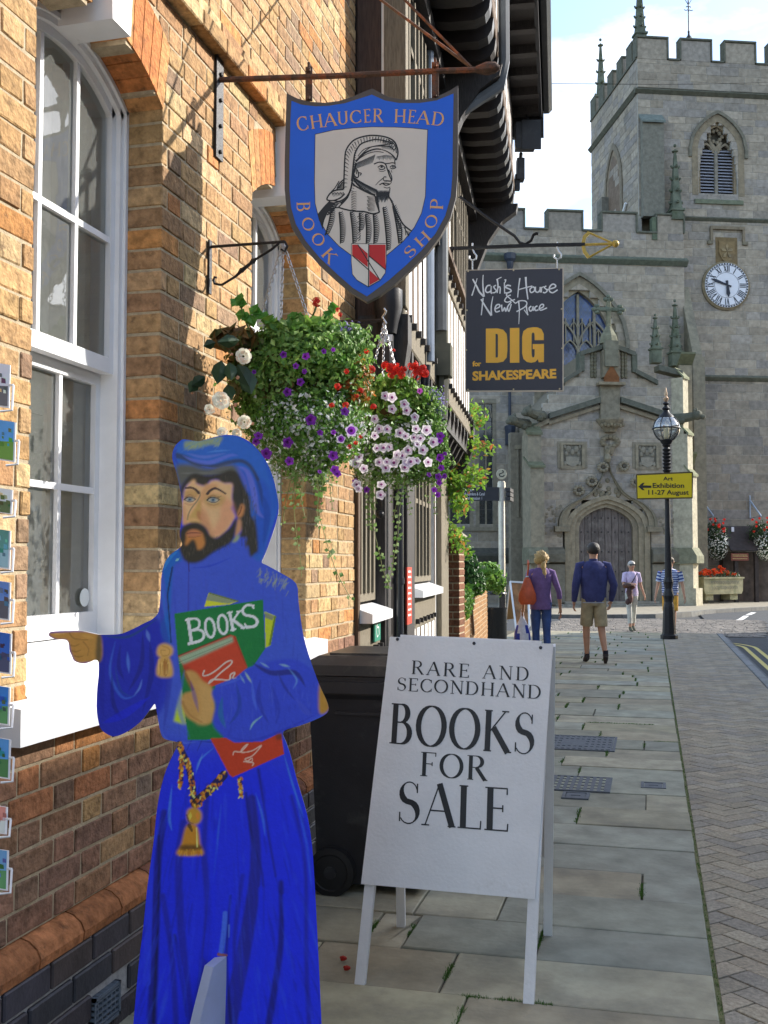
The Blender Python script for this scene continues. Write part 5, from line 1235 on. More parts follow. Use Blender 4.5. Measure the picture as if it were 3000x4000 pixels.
# ================================================================ TIMBER-FRAMED HOUSE
HROT=R(4.88); HO=Vector((XW,5.985,0))
HM=Matrix.Translation(HO)@Matrix.Rotation(HROT,4,'Z'); HMi=HM.inverted()
def H_uv(px,py,o):   # photo pixel on the plane at outward offset o -> (s,z)
 n=HM.to_3x3()@Vector((1,0,0)); P=hit(px,py,HM@Vector((o,0,0)),n); q=HMi@P; return q.y,q.z
def hs(px,o=0): return H_uv(px,2205,o)[0]
S_END=4.85
def timber_house():
 rn=random.Random(33)
 r=thing('timber_framed_house','black and white timber-framed house with overhanging upper storeys beyond the brick shop','building',HO,HROT)
 B=lambda m,name,mt,**k: m.build(name,mt,r,world=False,**k)
 # carcass
 m=MB(); m.box(-4,-.04,.0,S_END,-.1,2.45); m.box(-4,.235,.02,S_END-.02,2.80,5.30); m.box(-4,.70,.02,S_END-.02,5.45,6.35); B(m,'carcass',M_DARKTIMBER)
 m=MB(); m.prism([(1.1,-.3,6.38),(-2,-.3,9.5),(-5.5,-.3,6.38)],(0,S_END+.6,0)); B(m,'roof',mat('clay_roof_tile'))
 # ---- ground floor front, o=0
 w1a,w1b=.03,hs(1474); w2a,w2b=hs(1607),hs(1688);
 def plaster(o,s0,s1,z0,z1):
  m=MB(); m.box(o-.04,o-.003,s0,s1,z0,z1); B(m,'plaster_panel',M_PLASTER)
 def post(o,s0,s1,z0,z1,mt=M_TIMBER,pr=.0):
  m=MB(); m.box(o-.10,o+pr+.002,s0,s1,z0,z1,ch=.004,jit=.0015); B(m,'timber_post',mt)
 def rail(o,s0,s1,z0,z1,mt=M_TIMBER,pr=.012):
  m=MB(); m.box(o-.10,o+pr,s0,s1,z0,z1,ch=.008,jit=.003); B(m,'timber_rail',mt)
 def peg(o,s,z):
  m=MB(); m.box(o,o+.035,s-.018,s+.018,z-.02,z+.02); return m
 def mullion_window(o,s0,s1,z0,z1,n,name='window'):
  f=MB(); f.box(o-.06,o-.01,s0,s0+.05,z0,z1); f.box(o-.06,o-.01,s1-.05,s1,z0,z1); f.box(o-.06,o-.008,s0+.05,s1-.05,z0,z0+.05); f.box(o-.06,o-.008,s0+.05,s1-.05,z1-.05,z1)
  fr=B(f,name,M_GREYTIMBER)
  for k in range(1,n):
   s=lerp(s0,s1,k/n); mm=MB(); mm.box(o-.055,o+.005,s-.022,s+.022,z0+.05,z1-.05); mm.build('mullion',M_GREYTIMBER,fr,world=False)
  mm=MB(); mm.box(o-.05,o-.004,s0+.05,s1-.05,lerp(z0,z1,.62)-.02,lerp(z0,z1,.62)+.02); mm.build('transom',M_GREYTIMBER,fr,world=False)
  g=MB(); g.add([(o-.035,s0,z0),(o-.035,s1,z0),(o-.035,s1,z1),(o-.035,s0,z1)],[(0,1,2,3)]); g.build('pane',mat('leaded_glass',(.02,.025,.03),.08,spec=.9,noise=.2),fr,world=False,fix=False)
  # leading
  ld=MB(); nz_=max(2,int((z1-z0)/.16))
  for k in range(1,nz_): z=lerp(z0,z1,k/nz_); ld.box(o-.034,o-.030,s0,s1,z-.004,z+.004)
  ld.build('leading',M_STEEL,fr,world=False)
  return fr
 def sill(o,s0,s1,z):
  m=MB(); m.prism([(o-.03,s0,z-.10),(o+.10,s0,z-.10),(o+.10,s0,z-.045),(o-.03,s0,z)],(0,s1-s0,0)); B(m,'sill',M_WHITE)
 post(0,hs(1386),hs(1394),0,2.45,pr=.02)
 mullion_window(0,hs(1394),w1b,1.22,2.42,5); sill(0,.02,w1b+.02,1.20)
 rail(0,.0,w1b,.86,1.095,M_GREYTIMBER,.02)
 ss=[lerp(.02,w1b,k/5) for k in range(6)]
 for k in range(5): plaster(0,ss[k],ss[k+1],.12,.85); post(0,ss[k],ss[k]+.07,.12,.855)
 for k in range(4): B(peg(0.02,lerp(.1,w1b,(k+.5)/4),.92),'peg',M_DARKTIMBER)
 rail(0,0,S_END,-.02,.12,M_DARKTIMBER,.015)
 # door bay and dark posts
 post(0,w1b+.01,hs(1500),.12,2.46,M_DARKTIMBER,.05); post(0,hs(1502),hs(1536),.12,2.46,M_TIMBER,-.02); post(0,hs(1560),hs(1590),.12,2.46,M_DARKTIMBER,.06)
 m=MB(); m.box(-.12,-.06,hs(1536),hs(1560),.0,2.4); B(m,'door',M_DARKTIMBER)
 m=MB(); s=hs(1545,.10); m.tube([(.12,s,.0),(.12,s,2.42)],.035,10); m.tube([(.12,s,1.32),(.12,s,1.36)],.042,10); m.tube([(.12,s,2.3),(.12,s,2.36)],.042,10); m.tube([(.12,s,2.42),(.10,s,2.5),(.3,s,2.62),(.31,s-.02,2.8)],.035,10); B(m,'downpipe',mat('glossy_black_pipe',(.02,.022,.03),.25,spec=.8,coat=.5),smooth=True)
 # window 2
 mullion_window(0,w2a,w2b,1.30,2.42,6); sill(0,w2a-.03,w2b+.05,1.28)
 rail(0,w2a,w2b+.1,.92,1.17,M_GREYTIMBER,.02)
 n=8; ss=[lerp(w2a,hs(1722),k/n) for k in range(n+1)]
 for k in range(n): plaster(0,ss[k],ss[k+1],.12,.92 if ss[k]<w2b else 2.44); post(0,ss[k],ss[k]+.05,.12,.915 if ss[k]<w2b else 2.44,M_TIMBER)
 for k in range(6): B(peg(.02,lerp(w2a,w2b,(k+.5)/6),.98),'peg',M_DARKTIMBER)
 plaster(0,hs(1590),w2a,.12,2.44)
 post(0,hs(1705),S_END,-.02,2.46,M_GREYTIMBER,.05)
 rail(0,0,S_END,2.44,2.58,M_DARKTIMBER,.02)
 # ---- first jetty: curved brackets between wall and fascia
 O1=.275
 m=MB(); m.box(-.05,O1-.015,0,S_END,2.60,2.795); B(m,'jetty_floor',M_DARKTIMBER)
 nb=15
 for k in range(nb):
  s=lerp(.04,S_END-.06,k/(nb-1)); pts=[(0,2.34)]
  for q in range(9):
   a=R(90*q/8); pts.append((.02+(O1-.0)*(1-math.cos(a)),2.42+.36*math.sin(a)))
  pts=[(0,2.36),(.05,2.37),(.13,2.42),(.20,2.50),(.25,2.60),(O1+.012,2.72),(O1+.012,2.79),(0,2.79)]
  m=MB(); m.prism([(a,s,b) for a,b in pts],(0,.075,0)); B(m,'curved_bracket',M_DARKTIMBER)
 # big shaped end brackets
 for s in (.0,S_END-.02):
  pts=[(0,2.30),(.09,2.33),(.19,2.40),(.26,2.50),(.30,2.62),(.32,2.76),(.32,2.93),(.02,2.93)]
  m=MB(); m.prism([(a,s-.03,b) for a,b in pts],(0,.16,0)); B(m,'end_bracket',M_DARKTIMBER)
 # ---- first floor front o=O1
 rail(O1,0,S_END,2.79,2.98,M_GREYTIMBER,.018)
 for k in range(22): B(peg(O1+.018,lerp(.1,S_END-.1,k/21),2.93),'peg',M_DARKTIMBER)
 # iron rods with hooks under the fascia for the flower baskets
 studs=[]; s=.0
 n=20; z0,z1=2.98,3.78
 for k in range(n):
  s0=lerp(0,S_END,k/n); s1=lerp(0,S_END,(k+1)/n); studs.append(s0)
  m=MB(); m.box(O1-.04,O1-.002,s0+.09,s1,2.98,3.80); B(m,'plaster_panel',M_PLASTER)
  post(O1,s0,s0+.075,2.975,3.80,M_TIMBER if k not in (0,) else M_GREYTIMBER)
 rail(O1,0,S_END,3.79,3.92,M_GREYTIMBER,.02)
 for k in range(20): B(peg(O1+.02,lerp(.12,S_END-.1,k/19),3.85),'peg',M_DARKTIMBER)
 m=MB(); m.box(O1-.02,O1+.075,.02,S_END,3.925,3.975); B(m,'sill',M_TIMBER)
 # upper band of windows and studs
 mullion_window(O1+.04,.15,1.55,3.98,5.05,8); mullion_window(O1+.03,3.0,4.5,3.98,5.05,8)
 for (a,b) in ((1.6,2.95),(4.55,S_END)):
  n=max(1,int((b-a)/.22))
  for k in range(n):
   s0=lerp(a,b,k/n); s1=lerp(a,b,(k+1)/n); m=MB(); m.box(O1-.04,O1-.002,s0+.09,s1,3.98,5.2); B(m,'plaster_panel',M_PLASTER); post(O1,s0,s0+.085,3.98,5.2)
 post(O1,-.02,.10,2.98,5.22,M_GREYTIMBER,.03); rail(O1,0,S_END,5.06,5.22,M_TIMBER,.02)
 # near end face: brown corner post, thin bright strip and grey post
 m=MB(); m.box(.005,.155,-.012,.06,2.84,7.2,ch=.008,jit=.003); B(m,'corner_post',mat('red_oak',(.075,.045,.032),.8,noise=.3,nscale=8,stretch=(12,12,1),bump=.5,bscale=30))
 m=MB(); m.box(.157,.187,-.006,.04,2.9,6.0); B(m,'plaster_strip',M_PLASTER)
 m=MB(); m.box(.189,O1-.002,-.01,.06,2.84,5.3,ch=.006,jit=.002); B(m,'corner_post',M_GREYTIMBER)
 m=MB(); m.box(-.15,.15,-.014,.05,2.62,2.84); B(m,'beam_end',M_DARKTIMBER)
 # rainwater hopper and pipe on the near corner
 m=MB(); m.lathe([(.05,2.80),(.06,2.86),(.085,2.95),(.085,3.06),(.06,3.06)],(.21,-.085,0),10); m.tube([(.21,-.085,2.45),(.21,-.085,2.85)],.035,8); B(m,'rainwater_hopper',M_BLACKPLASTIC,smooth=True)
 # tall black pipe half way along with a collar
 s=hs(1720,O1+.04); m=MB(); m.box(O1+.012,O1+.10,s-.06,s+.06,3.0,5.25); m.box(O1+.01,O1+.13,s-.085,s+.085,2.86,3.10); m.tube([(O1+.06,s,2.87),(O1+.05,s,2.55),(.1,s,2.2)],.05,8); B(m,'square_downpipe',mat('painted_grey_pipe',(.085,.085,.06),.5,noise=.2))
 s=hs(1672,O1+.03); m=MB(); m.tube([(O1+.05,s,2.85),(O1+.05,s,5.2)],.028,8); B(m,'conduit',mat('blue_grey_pipe',(.30,.36,.45),.4,noise=.1),smooth=True)
 # ---- second jetty: joisted soffit from O1 to O2 at z=5.3
 O2=.75
 m=MB(); m.box(-.02,O2-.03,0,S_END,5.34,5.44); B(m,'jetty_floor',M_DARKTIMBER)
 nb=17
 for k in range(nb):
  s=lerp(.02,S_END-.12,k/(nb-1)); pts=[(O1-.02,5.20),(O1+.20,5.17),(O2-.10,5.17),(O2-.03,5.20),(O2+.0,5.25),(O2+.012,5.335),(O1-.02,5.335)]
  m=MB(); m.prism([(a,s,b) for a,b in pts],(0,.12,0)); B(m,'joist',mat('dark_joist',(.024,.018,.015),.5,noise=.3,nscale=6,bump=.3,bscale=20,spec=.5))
 m=MB(); m.box(O1,O1+.10,0,S_END,5.04,5.17); B(m,'wall_plate',M_DARKTIMBER)
 # second floor front
 rail(O2,0,S_END,5.34,5.50,M_TIMBER,.016)
 n=18
 for k in range(n):
  s0=lerp(0,S_END,k/n); s1=lerp(0,S_END,(k+1)/n); m=MB(); m.box(O2-.04,O2-.002,s0+.09,s1,5.50,6.2); B(m,'plaster_panel',M_PLASTER); post(O2,s0,s0+.085,5.50,6.2)
 # arched braces under the second jetty
 for s in (1.62,S_END-.14):
  pts=[(O1,4.25),(O1+.05,4.30),(O1+.11,4.55),(O1+.22,4.82),(O1+.36,5.02),(O2+.03,5.12),(O2+.05,5.20),(O2-.05,5.20),(O1+.2,5.16),(O1,5.16)]
  m=MB(); m.prism([(a,s,b) for a,b in pts],(0,.13,0)); B(m,'arched_brace',M_DARKTIMBER)
 s0,z0=H_uv(2015,450,O2+.1)
 # grey lead downpipe crossing the soffit
 s=hs(1975,O2+.05); m=MB(); m.tube([(O2+.06,s,6.2),(O2+.06,s,5.25),(O2+.03,s+.02,5.08),(O1+.10,s-.05,4.80),(O1+.06,s-.05,4.55),(O1+.06,s-.05,3.2)],.045,8); B(m,'lead_downpipe',mat('lead_grey',(.13,.14,.15),.5,noise=.15),smooth=True)
 # eaves
 m=MB(); m.box(O2-.05,1.04,-.25,S_END+.02,6.20,6.235); B(m,'eaves_soffit',M_DARKTIMBER)
 for k in range(12):
  s=lerp(-.1,S_END-.2,k/11); m=MB(); m.box(O2+.01,1.03,s,s+.09,6.12,6.20); B(m,'rafter_end',M_DARKTIMBER)
 m=MB(); m.tube([(1.10,-.3,6.27),(1.10,S_END+.05,6.27)],.065,8); m.box(1.02,1.055,-.28,S_END+.04,6.13,6.34); B(m,'gutter',M_BLACKPLASTIC,smooth=30)
 m=MB(); m.box(O2-.06,1.07,S_END-.03,S_END+.05,5.95,6.2); B(m,'end_board',M_DARKTIMBER)
 return r
timber_house()
def floodlights():
 f=thing('floodlight','square black floodlight fixed below the eaves of the timber house','floodlight',HM@Vector((.95,4.75,5.4)))
 c=at_d(2050,535,10.7); m=MB(); m.obox(c,RT*.20,HF*.12,UP*.27); m.obox(c+RT*.06-HF*.06,RT*.20,HF*.02,UP*.30); f.location=c; m.build('housing',M_BLACKPLASTIC,f)
 a=at_d(2060,470,10.7); b=at_d(2060,400,10.75); m=MB(); m.tube([a,b],.018,6); m.build('arm',M_IRON,f)
 g=thing('floodlight','smaller black lamp box low on the end of the timber house','floodlight',at_d(2030,680,10.8)); c=at_d(2032,665,10.8); m=MB(); m.obox(c,RT*.08,HF*.12,UP*.22); m.obox(c+UP*-.13-RT*.03,RT*.05,HF*.06,UP*.16); m.build('housing',M_BLACKPLASTIC,g); m=MB(); m.tube([at_d(2032,640,10.85),at_d(2035,600,10.7)],.02,6); m.build('arm',M_IRON,g)
floodlights()
def nash_sign():
 # bracket: square bar at right angles to the house front
 n=(HM.to_3x3()@Vector((1,0,0))).normalized(); s0=hs(1750,.275); A=HM@Vector((.28,s0,0)); pb=Plane(A,n,(0,0,1))
 q=lambda x,y,k=0: pb.pt(*pb.uv(x,y),k)
 r=thing('sign_bracket','black iron bracket with gilded trident tip on the timber house holding the dark sign','bracket',q(1760,968))
 m=MB(); m.tube([q(1742,972),q(2100,958),q(2285,955)],.018,4); m.build('bar',M_IRON,r)
 m=MB(); m.tube([q(1795,768),q(1900,848),q(2010,922),q(2030,948),q(2052,955),q(2075,940),q(2084,918),q(2095,912),q(2104,914)],.013,6); m.build('stay',M_IRON,r,smooth=True)
 m=MB(); m.tube([q(1700,1055),q(1742,1000),q(1770,978)],.010,6); m.build('lower_stay',M_IRON,r)
 MG=mat('gilt',(.55,.38,.08),.45,noise=.2,metal=.2)
 m=MB(); m.tube([q(2278,956),q(2395,952)],.012,6); m.tube([q(2395,950),q(2350,930),q(2300,908)],.009,6); m.tube([q(2395,954),q(2350,978),q(2300,1006)],.009,6); m.tube([q(2302,908),q(2284,925),q(2277,955),q(2284,985),q(2300,1006)],.017,6,sq=.6); m.ball(q(2404,952),.030,12,8); m.build('gilded_tip',MG,r,smooth=True)
 for x in (1845,2176):
  m=MB(); y=962 if x<2000 else 957
  m.tube([q(x,y-12),q(x,y+8),q(x+6,y+24),q(x+16,y+36),q(x+14,y+50),q(x,y+56),q(x-12,y+48),q(x-12,y+38)],.008,6); m.tube([q(x,y+54),q(x,y+92)],.006,6); m.build('hook',M_STEEL,r,smooth=True)
 # sign board, nearly facing the camera
 pl=Plane(q(1817,1530),n,(0,0,1)); P=lambda x,y,k=0: pl.pt(*pl.uv(x,y),k)
 s=thing('hanging_sign',"dark hanging sign reading Nash's House & New Place DIG for SHAKESPEARE",'sign',P(2010,1530))
 quad=[(1818,1054),(2202,1046),(2202,1529),(1817,1530)]
 m=MB(); m.prism([P(*p) for p in quad],-pl.N*.02,srgb(205,190,170)); m.build('board',M_PRINT,s)
 m=MB(); m.add([P(x+(3 if x<2000 else -5),y+(3 if y<1300 else -5),.001) for x,y in quad],[(0,1,2,3)],srgb(62,62,72)); m.build('dark_face',M_PRINT,s,fix=False)
 m=MB()
 for (x,y) in ((1829,1060),(2006,1056),(2184,1053),(1824,1212),(2194,1207),(1822,1367),(2196,1361),(1828,1522),(2006,1521),(2186,1519)): m.lathe([(.007,0),(.007,.004)],P(x,y,.001),8,(.6,.5,.3),M=Matrix(((pl.U.x,pl.V.x,pl.N.x),(pl.U.y,pl.V.y,pl.N.y),(pl.U.z,pl.V.z,pl.N.z))))
 m.build('screws',M_PRINT,s)
 Y=(.95,.50,.05); cc=lambda x,y:pl.uv(1700+x/1.8433,800+y/1.8433)
 # DIG: heavy condensed capitals
 m=MB()
 def poly(pts,k=.002): m.add([pl.pt(*cc(*p),k) for p in pts],[tuple(range(len(pts)))],Y)
 def bandp(A,B,k=.002):
  n_=len(A); m.add([pl.pt(*cc(*p),k) for p in A+B],[(i,i+1,n_+i+1,n_+i) for i in range(n_-1)],Y)
 bandp([(365,892),(450,890),(490,900),(515,930),(520,980),(520,1050),(515,1100),(490,1130),(450,1138),(365,1138)],[(435,930),(448,930),(452,940),(452,955),(452,985),(452,1050),(452,1085),(450,1098),(444,1100),(435,1100)])
 poly([(365,893),(435,892),(435,1138),(365,1138)],.0023)
 poly([(538,888),(606,886),(606,1137),(538,1138)])
 bandp([(782,975),(782,930),(765,895),(735,882),(702,882),(665,888),(635,910),(626,950),(626,1010),(626,1070),(635,1110),(660,1132),(690,1138),(720,1132),(740,1112)],[(716,975),(716,945),(714,928),(710,922),(704,920),(698,922),(695,935),(694,960),(694,1010),(694,1060),(696,1085),(700,1098),(704,1100),(712,1096),(716,1080)])
 poly([(716,1003),(783,1002),(783,1133),(745,1135),(740,1112),(716,1085)],.0025); poly([(702,1003),(716,1003),(716,1040),(702,1040)],.0026); m.build('large_lettering',M_PRINT,s,fix=False)
 m=MB(); u0,v0=cc(268,1268); u1,v1=cc(872,1180)
 font_text(m,pl,'SHAKESPEARE',u0,u1,v0,v1,Y,offset=.045,n0=.002); u0,v0=cc(268,1165); u1,v1=cc(332,1124); font_text(m,pl,'for',u0,u1,v0,v1,Y,offset=.045,n0=.002); m.build('lettering',M_PRINT,s,fix=False)
 # brush script
 m=MB(); W=srgb(238,238,240); k=.0078
 def st(pts,w0=1.0,w1=None,sm=True):
  p=[cc(*a) for a in pts]
  if sm and len(p)>2: p=catmull(p,4,False)
  n_=len(p); w1=w0 if w1 is None else w1; put_strokes(m,pl,[(p,[lerp(w0,w1,i/(n_-1))*k for i in range(n_)])],lambda a:a,.0025,W)
 st([(264,655),(285,590),(302,530)],1.6,.8); st([(270,535),(300,590),(320,630),(352,662)],1.6,2.2); st([(352,662),(345,600),(343,550),(346,505)],2.0,.8)
 st([(398,580),(375,585),(362,615),(375,632),(400,620),(404,585),(402,630),(410,638)],1.6)
 st([(438,580),(422,590),(430,606),(440,618),(430,632),(412,634)],1.4); st([(446,535),(452,580),(446,636)],1.7,1.3); st([(448,610),(458,590),(468,600),(466,640)],1.4)
 st([(440,540),(470,525),(478,522)],1.0); st([(500,545),(508,540),(504,558),(498,562)],1.7,.8); st([(498,560),(500,640)],1.2); st([(545,585),(520,580),(508,595),(540,610),(545,625),(515,636),(505,632)],1.6)
 st([(610,528),(600,600),(594,668)],1.5,1.0); st([(652,520),(656,590),(668,682)],2.2,1.2); st([(600,612),(640,600),(700,585)],1.2)
 st([(700,592),(682,610),(690,632),(712,622),(716,600),(702,590)],1.5); st([(722,590),(722,622),(740,630),(754,612),(756,592),(757,632)],1.5); st([(764,592),(764,632)],1.5); st([(764,602),(780,590),(786,600)],1.0)
 st([(800,585),(786,595),(800,610),(806,622),(790,634),(776,630)],1.4); st([(806,612),(860,596),(866,580),(846,572),(826,590),(822,620),(846,634),(882,612)],1.5)
 st([(520,642),(512,650),(530,668),(556,690),(575,708)],1.2); st([(545,650),(520,660),(500,690),(520,702),(550,690),(575,682)],1.3)
 st([(345,672),(338,740),(332,796)],1.5,1.1); st([(330,680),(360,730),(385,770),(405,798)],1.5,2.2); st([(405,798),(404,730),(416,660)],1.8,.8)
 st([(430,752),(464,735),(460,718),(440,725),(430,752),(440,772),(466,764)],1.5); st([(478,720),(484,768),(500,740),(508,768),(524,730),(548,700)],1.5); st([(520,735),(530,770),(548,715)],1.3)
 st([(600,690),(606,760),(602,860)],1.8,.6); st([(575,712),(610,692),(650,694),(660,715),(640,740),(585,770)],1.2,1.4); st([(655,720),(660,760),(668,796)],1.6,1.2); st([(640,756),(668,796)],1.0)
 st([(692,730),(676,745),(684,766),(700,755),(704,732),(708,764)],1.5); st([(736,728),(718,740),(722,762),(744,756)],1.5); st([(744,750),(775,738),(780,720),(764,718),(750,740),(760,760),(805,742)],1.4)
 m.build('script_lettering',M_PRINT,s,fix=False)
nash_sign()
# ================================================================ WHEELIE BIN
def wheelie():
 a=at_d(1238,3490,4.60); x0=-1.50; y0=4.42
 c=Vector((-1.215,4.72,0)); U=Vector((1,.05,0)).normalized(); V=Vector((-.05,1,0)).normalized()
 r=thing('wheelie_bin','black wheeled refuse bin against the brick wall behind the white folding board','bin',c)
 def Q(u,v,z): return c+U*u+V*v+Vector((0,0,z))
 def ringp(w0,w1,d0,d1,z): return [Q(w0,d0,z),Q(w1,d0,z),Q(w1,d1,z),Q(w0,d1,z)]
 # body tapers downward, back (with wheels) towards the camera
 secs=[(-.245,.235,-.20,.27,.045),(-.27,.27,-.27,.33,.86),(-.285,.285,-.285,.345,.88),(-.285,.285,-.285,.345,.96)]
 m=MB();
 for k in range(len(secs)-1):
  A=ringp(*secs[k]);B=ringp(*secs[k+1]); m.add(A+B,[(0,1,5,4),(1,2,6,5),(2,3,7,6),(3,0,4,7)])
 m.add(ringp(*secs[0]),[(3,2,1,0)]); m.add(ringp(*secs[-1]),[(0,1,2,3)]); m.build('body',M_BLACKPLASTIC,r)
 m=MB(); L0=[Q(-.30,-.30,.965),Q(.30,-.30,.965),Q(.30,.37,.965),Q(-.30,.37,.965)]; L1=[p+Vector((0,0,.045)) for p in L0]; L2=[Q(-.24,-.22,1.045),Q(.24,-.22,1.045),Q(.24,.28,1.04),Q(-.24,.28,1.04)]
 m.add(L0+L1+L2,[(0,3,2,1),(0,1,5,4),(1,2,6,5),(2,3,7,6),(3,0,4,7),(4,5,9,8),(5,6,10,9),(6,7,11,10),(7,4,8,11),(8,9,10,11)]); m.build('lid',mat('lid_plastic',(.035,.034,.036),.4,noise=.15,dirt=(.12,.11,.09),dscale=5,dlo=.5,dhi=.7),r)
 m=MB(); m.tube([Q(-.36,-.2,.93),Q(-.36,.25,.93)],.014,8); m.tube([Q(-.28,-.18,.93),Q(-.36,-.18,.93)],.014,6); m.tube([Q(-.28,.23,.93),Q(-.36,.23,.93)],.014,6); m.build('handle',M_BLACKPLASTIC,r,smooth=True)
 m=MB(); m.obox(Q(0,-.300,.915),U*.58,V*.025,(0,0,.05)); m.obox(Q(0,-.262,.80),U*.30,V*.03,(0,0,.012)); m.build('rim',M_BLACKPLASTIC,r)
 m=MB(); m.obox(Q(0,.03,1.048),U*.40,V*.42,(0,0,.012)); m.build('lid_panel',MATS['lid_plastic'],r)
 RX=Matrix.Rotation(R(90),3,'X')
 for v in (-.235,.29):
  m=MB(); m.lathe([(.03,-.025),(.075,-.02),(.08,-.025),(.105,-.02),(.105,.02),(.08,.025),(.075,.02),(.03,.025)],Q(-.175,v,.105),20,M=RX); w=m.build('wheel',mat('tyre_rubber',(.012,.012,.013),.6),r,smooth=True); m=MB(); m.lathe([(.028,-.03),(.028,.03)],Q(-.175,v,.105),10,M=RX); m.build('hub',M_BLACKPLASTIC,w)
 m=MB(); m.tube([Q(-.175,-.235,.105),Q(-.175,.29,.105)],.012,6); m.build('axle',M_IRON,r)
wheelie()
# ================================================================ STONE CHURCH
CROT=YAW+R(6.0); CO=at_d(2350,2205,37.0); CO.z=0
CM=Matrix.Translation(CO)@Matrix.Rotation(CROT,4,'Z'); CMi=CM.inverted(); CV=(CM.to_3x3()@Vector((0,1,0))).normalized()
def cu(px,py,v=0): P=CMi@hit(px,py,CM@Vector((0,v,0)),CV); return P.x,P.z
def cux(px,v=0,py=None):
 if py is None: py=650 if v>=3.4 else (1150 if v>=2.9 else (1300 if v<0 else 1850))
 return cu(px,py,v)[0]
def czz(py,px,v=0): return cu(px,py,v)[1]
def church():
 rn=random.Random(17)
 r=thing('stone_chapel','grey sandstone chapel with square clock tower, battlements and pointed doorway across the road','church',CO,CROT)
 def B(m,name,mt=M_STONE,par=None,**k): return m.build(name,mt,par or r,world=False,**k)
 PAL=[(.365,.32,.255),(.335,.30,.25),(.38,.33,.26),(.325,.295,.255),(.35,.305,.24),(.375,.33,.265),(.31,.285,.255)]
 BLK=[]; MORT=MB()
 GAPM=mat('stone_mortar',(.46,.44,.39),.95,noise=.15)
 def tone(s0=.86,s1=1.12): c=rn.choice(PAL); s=rn.uniform(s0,s1); return tuple(q*s for q in c)
 T0=(.235,.21,.16)
 def ashlar(v,u0,u1,z0,z1,ch,holes=(),side=None,wmin=.5,wmax=.95,tmul=1.0):
  # blocks on the face looking to -v (or, with side, the face at u=const)
  z=z0; k=0
  while z<z1-.01:
   h=min(ch*rn.choice((1,1,1,.85)),z1-z)
   if z1-z-h<.14: h=z1-z
   iv=[(u0,u1)]
   for f in holes:
    q=f(z+h/2)
    if not q: continue
    a,b=q; nv=[]
    for (p,s) in iv:
     if b<=p or a>=s: nv.append((p,s)); continue
     if a>p: nv.append((p,a))
     if b<s: nv.append((b,s))
    iv=nv
   for (p,s) in iv:
    if side is None: MORT.box(p,s,v-.034,v+.10,z,z+h)
    else: MORT.box(side[0]-(.034 if side[1]<0 else .1),side[0]+(.034 if side[1]>0 else .1),p,s,z,z+h)
    x=p
    while x<s-.02:
     w=rn.uniform(wmin,wmax)
     if s-x-w<.25: w=s-x
     x1=min(x+w,s); t=tuple(q*tmul for q in tone()); d=rn.uniform(-.004,.006)
     if side is None: V,F=chbox(x+.006,x1-.006,v-.045-d,v+.02,z+.006,z+h-.006,.006)
     else: V,F=chbox(side[0]-(.045+d if side[1]<0 else .02),side[0]+(.045+d if side[1]>0 else .02),x+.006,x1-.006,z+.006,z+h-.006,.006)
     BLK.append(([tuple(CM@Vector(p_)) for p_ in V],F,t)); x=x1
   z+=h; k+=1
 def arch(uc,zs,half,rise,n=12,pt=.3,k0=1.0):
  out=[]
  for i in range(-n,n+1):
   x=i/n; z=(1-pt)*math.sqrt(max(0,1-x*x))+pt*(1-abs(x)); out.append((uc+half*x,zs+rise*z))
  return out
 def archring(uc,zs,zb,h0,r0,h1,r1,v0,v1,name,mt=M_STONE,tint=T0,pt=.3):
  A=[(uc-h0,zb)]+arch(uc,zs,h0,r0,pt=pt)+[(uc+h0,zb)]; B2=[(uc-h1,zb)]+arch(uc,zs,h1,r1,pt=pt)+[(uc+h1,zb)]
  m=MB(); m.band([(a,v0,b) for a,b in A],[(a,v0,b) for a,b in B2],(0,v1-v0,0),tint); return B(m,name,mt,smooth=30)
 def archhole(uc,zs,zb,h,rise,pt=.3):
  def f(z):
   if z<zb: return None
   if z<zs: return (uc-h,uc+h)
   if z>zs+rise: return None
   pts=arch(uc,zs,h,rise,40,pt); half=[p for p in pts if p[0]>=uc]
   w=0
   for a,b in half:
    if b>=z: w=max(w,a-uc)
   return (uc-w,uc+w) if w>0 else None
  return f
 GR=(.13,.135,.105)
 def strip(u0,u1,v,z0,z1,d,name='string_course',tint=GR,mt=M_STONE,slope=.5):
  m=MB(); m.prism([(u0,v+.02,z0),(u0,v-d*.35,z0),(u0,v-d,lerp(z0,z1,.45)),(u0,v-d,lerp(z0,z1,.6)),(u0,v+.02,z1)],(u1-u0,0,0),tint); return B(m,name,mt)
 # ---------------- tower
 vt=3.5; uL=cux(2491,vt,366); W=6.35; uR=uL+W; Dp=6.0
 zt=lambda py,px=2800: czz(py,px,vt)
 zPar=zt(166); zEmb=zt(247); zCor=zt(366); zMid=zt(856,2800); zLow=zt(1475,2850)
 win_c=cux(2806,vt)-.03;
 clk=cu(2831,1119,vt)
 belfry=archhole(win_c,zt(700),zt(765),.80,zt(470)-zt(700))
 mm=MB(); mm.box(uL+.12,uR-.03,vt+.46,vt+Dp,0,zEmb-.02,(.5,.47,.4)); mm.box(uL+.12,uR-.03,vt+.2,vt+.46,zCor+.1,zEmb-.02,(.5,.47,.4)); B(mm,'tower_core',GAPM)
 ashlar(vt,uL-.02,uR,zCor+.1,zEmb,.36,tmul=.95); ashlar(vt,uL-.02,uR,zMid+.05,zCor-.02,.32,holes=[belfry]); ashlar(vt,uL+1.3,uR,zLow+.05,zMid-.02,.33); ashlar(vt,uL+1.3,uR,0.0,zLow-.1,.37,wmin=.6,wmax=1.1,tmul=.86)
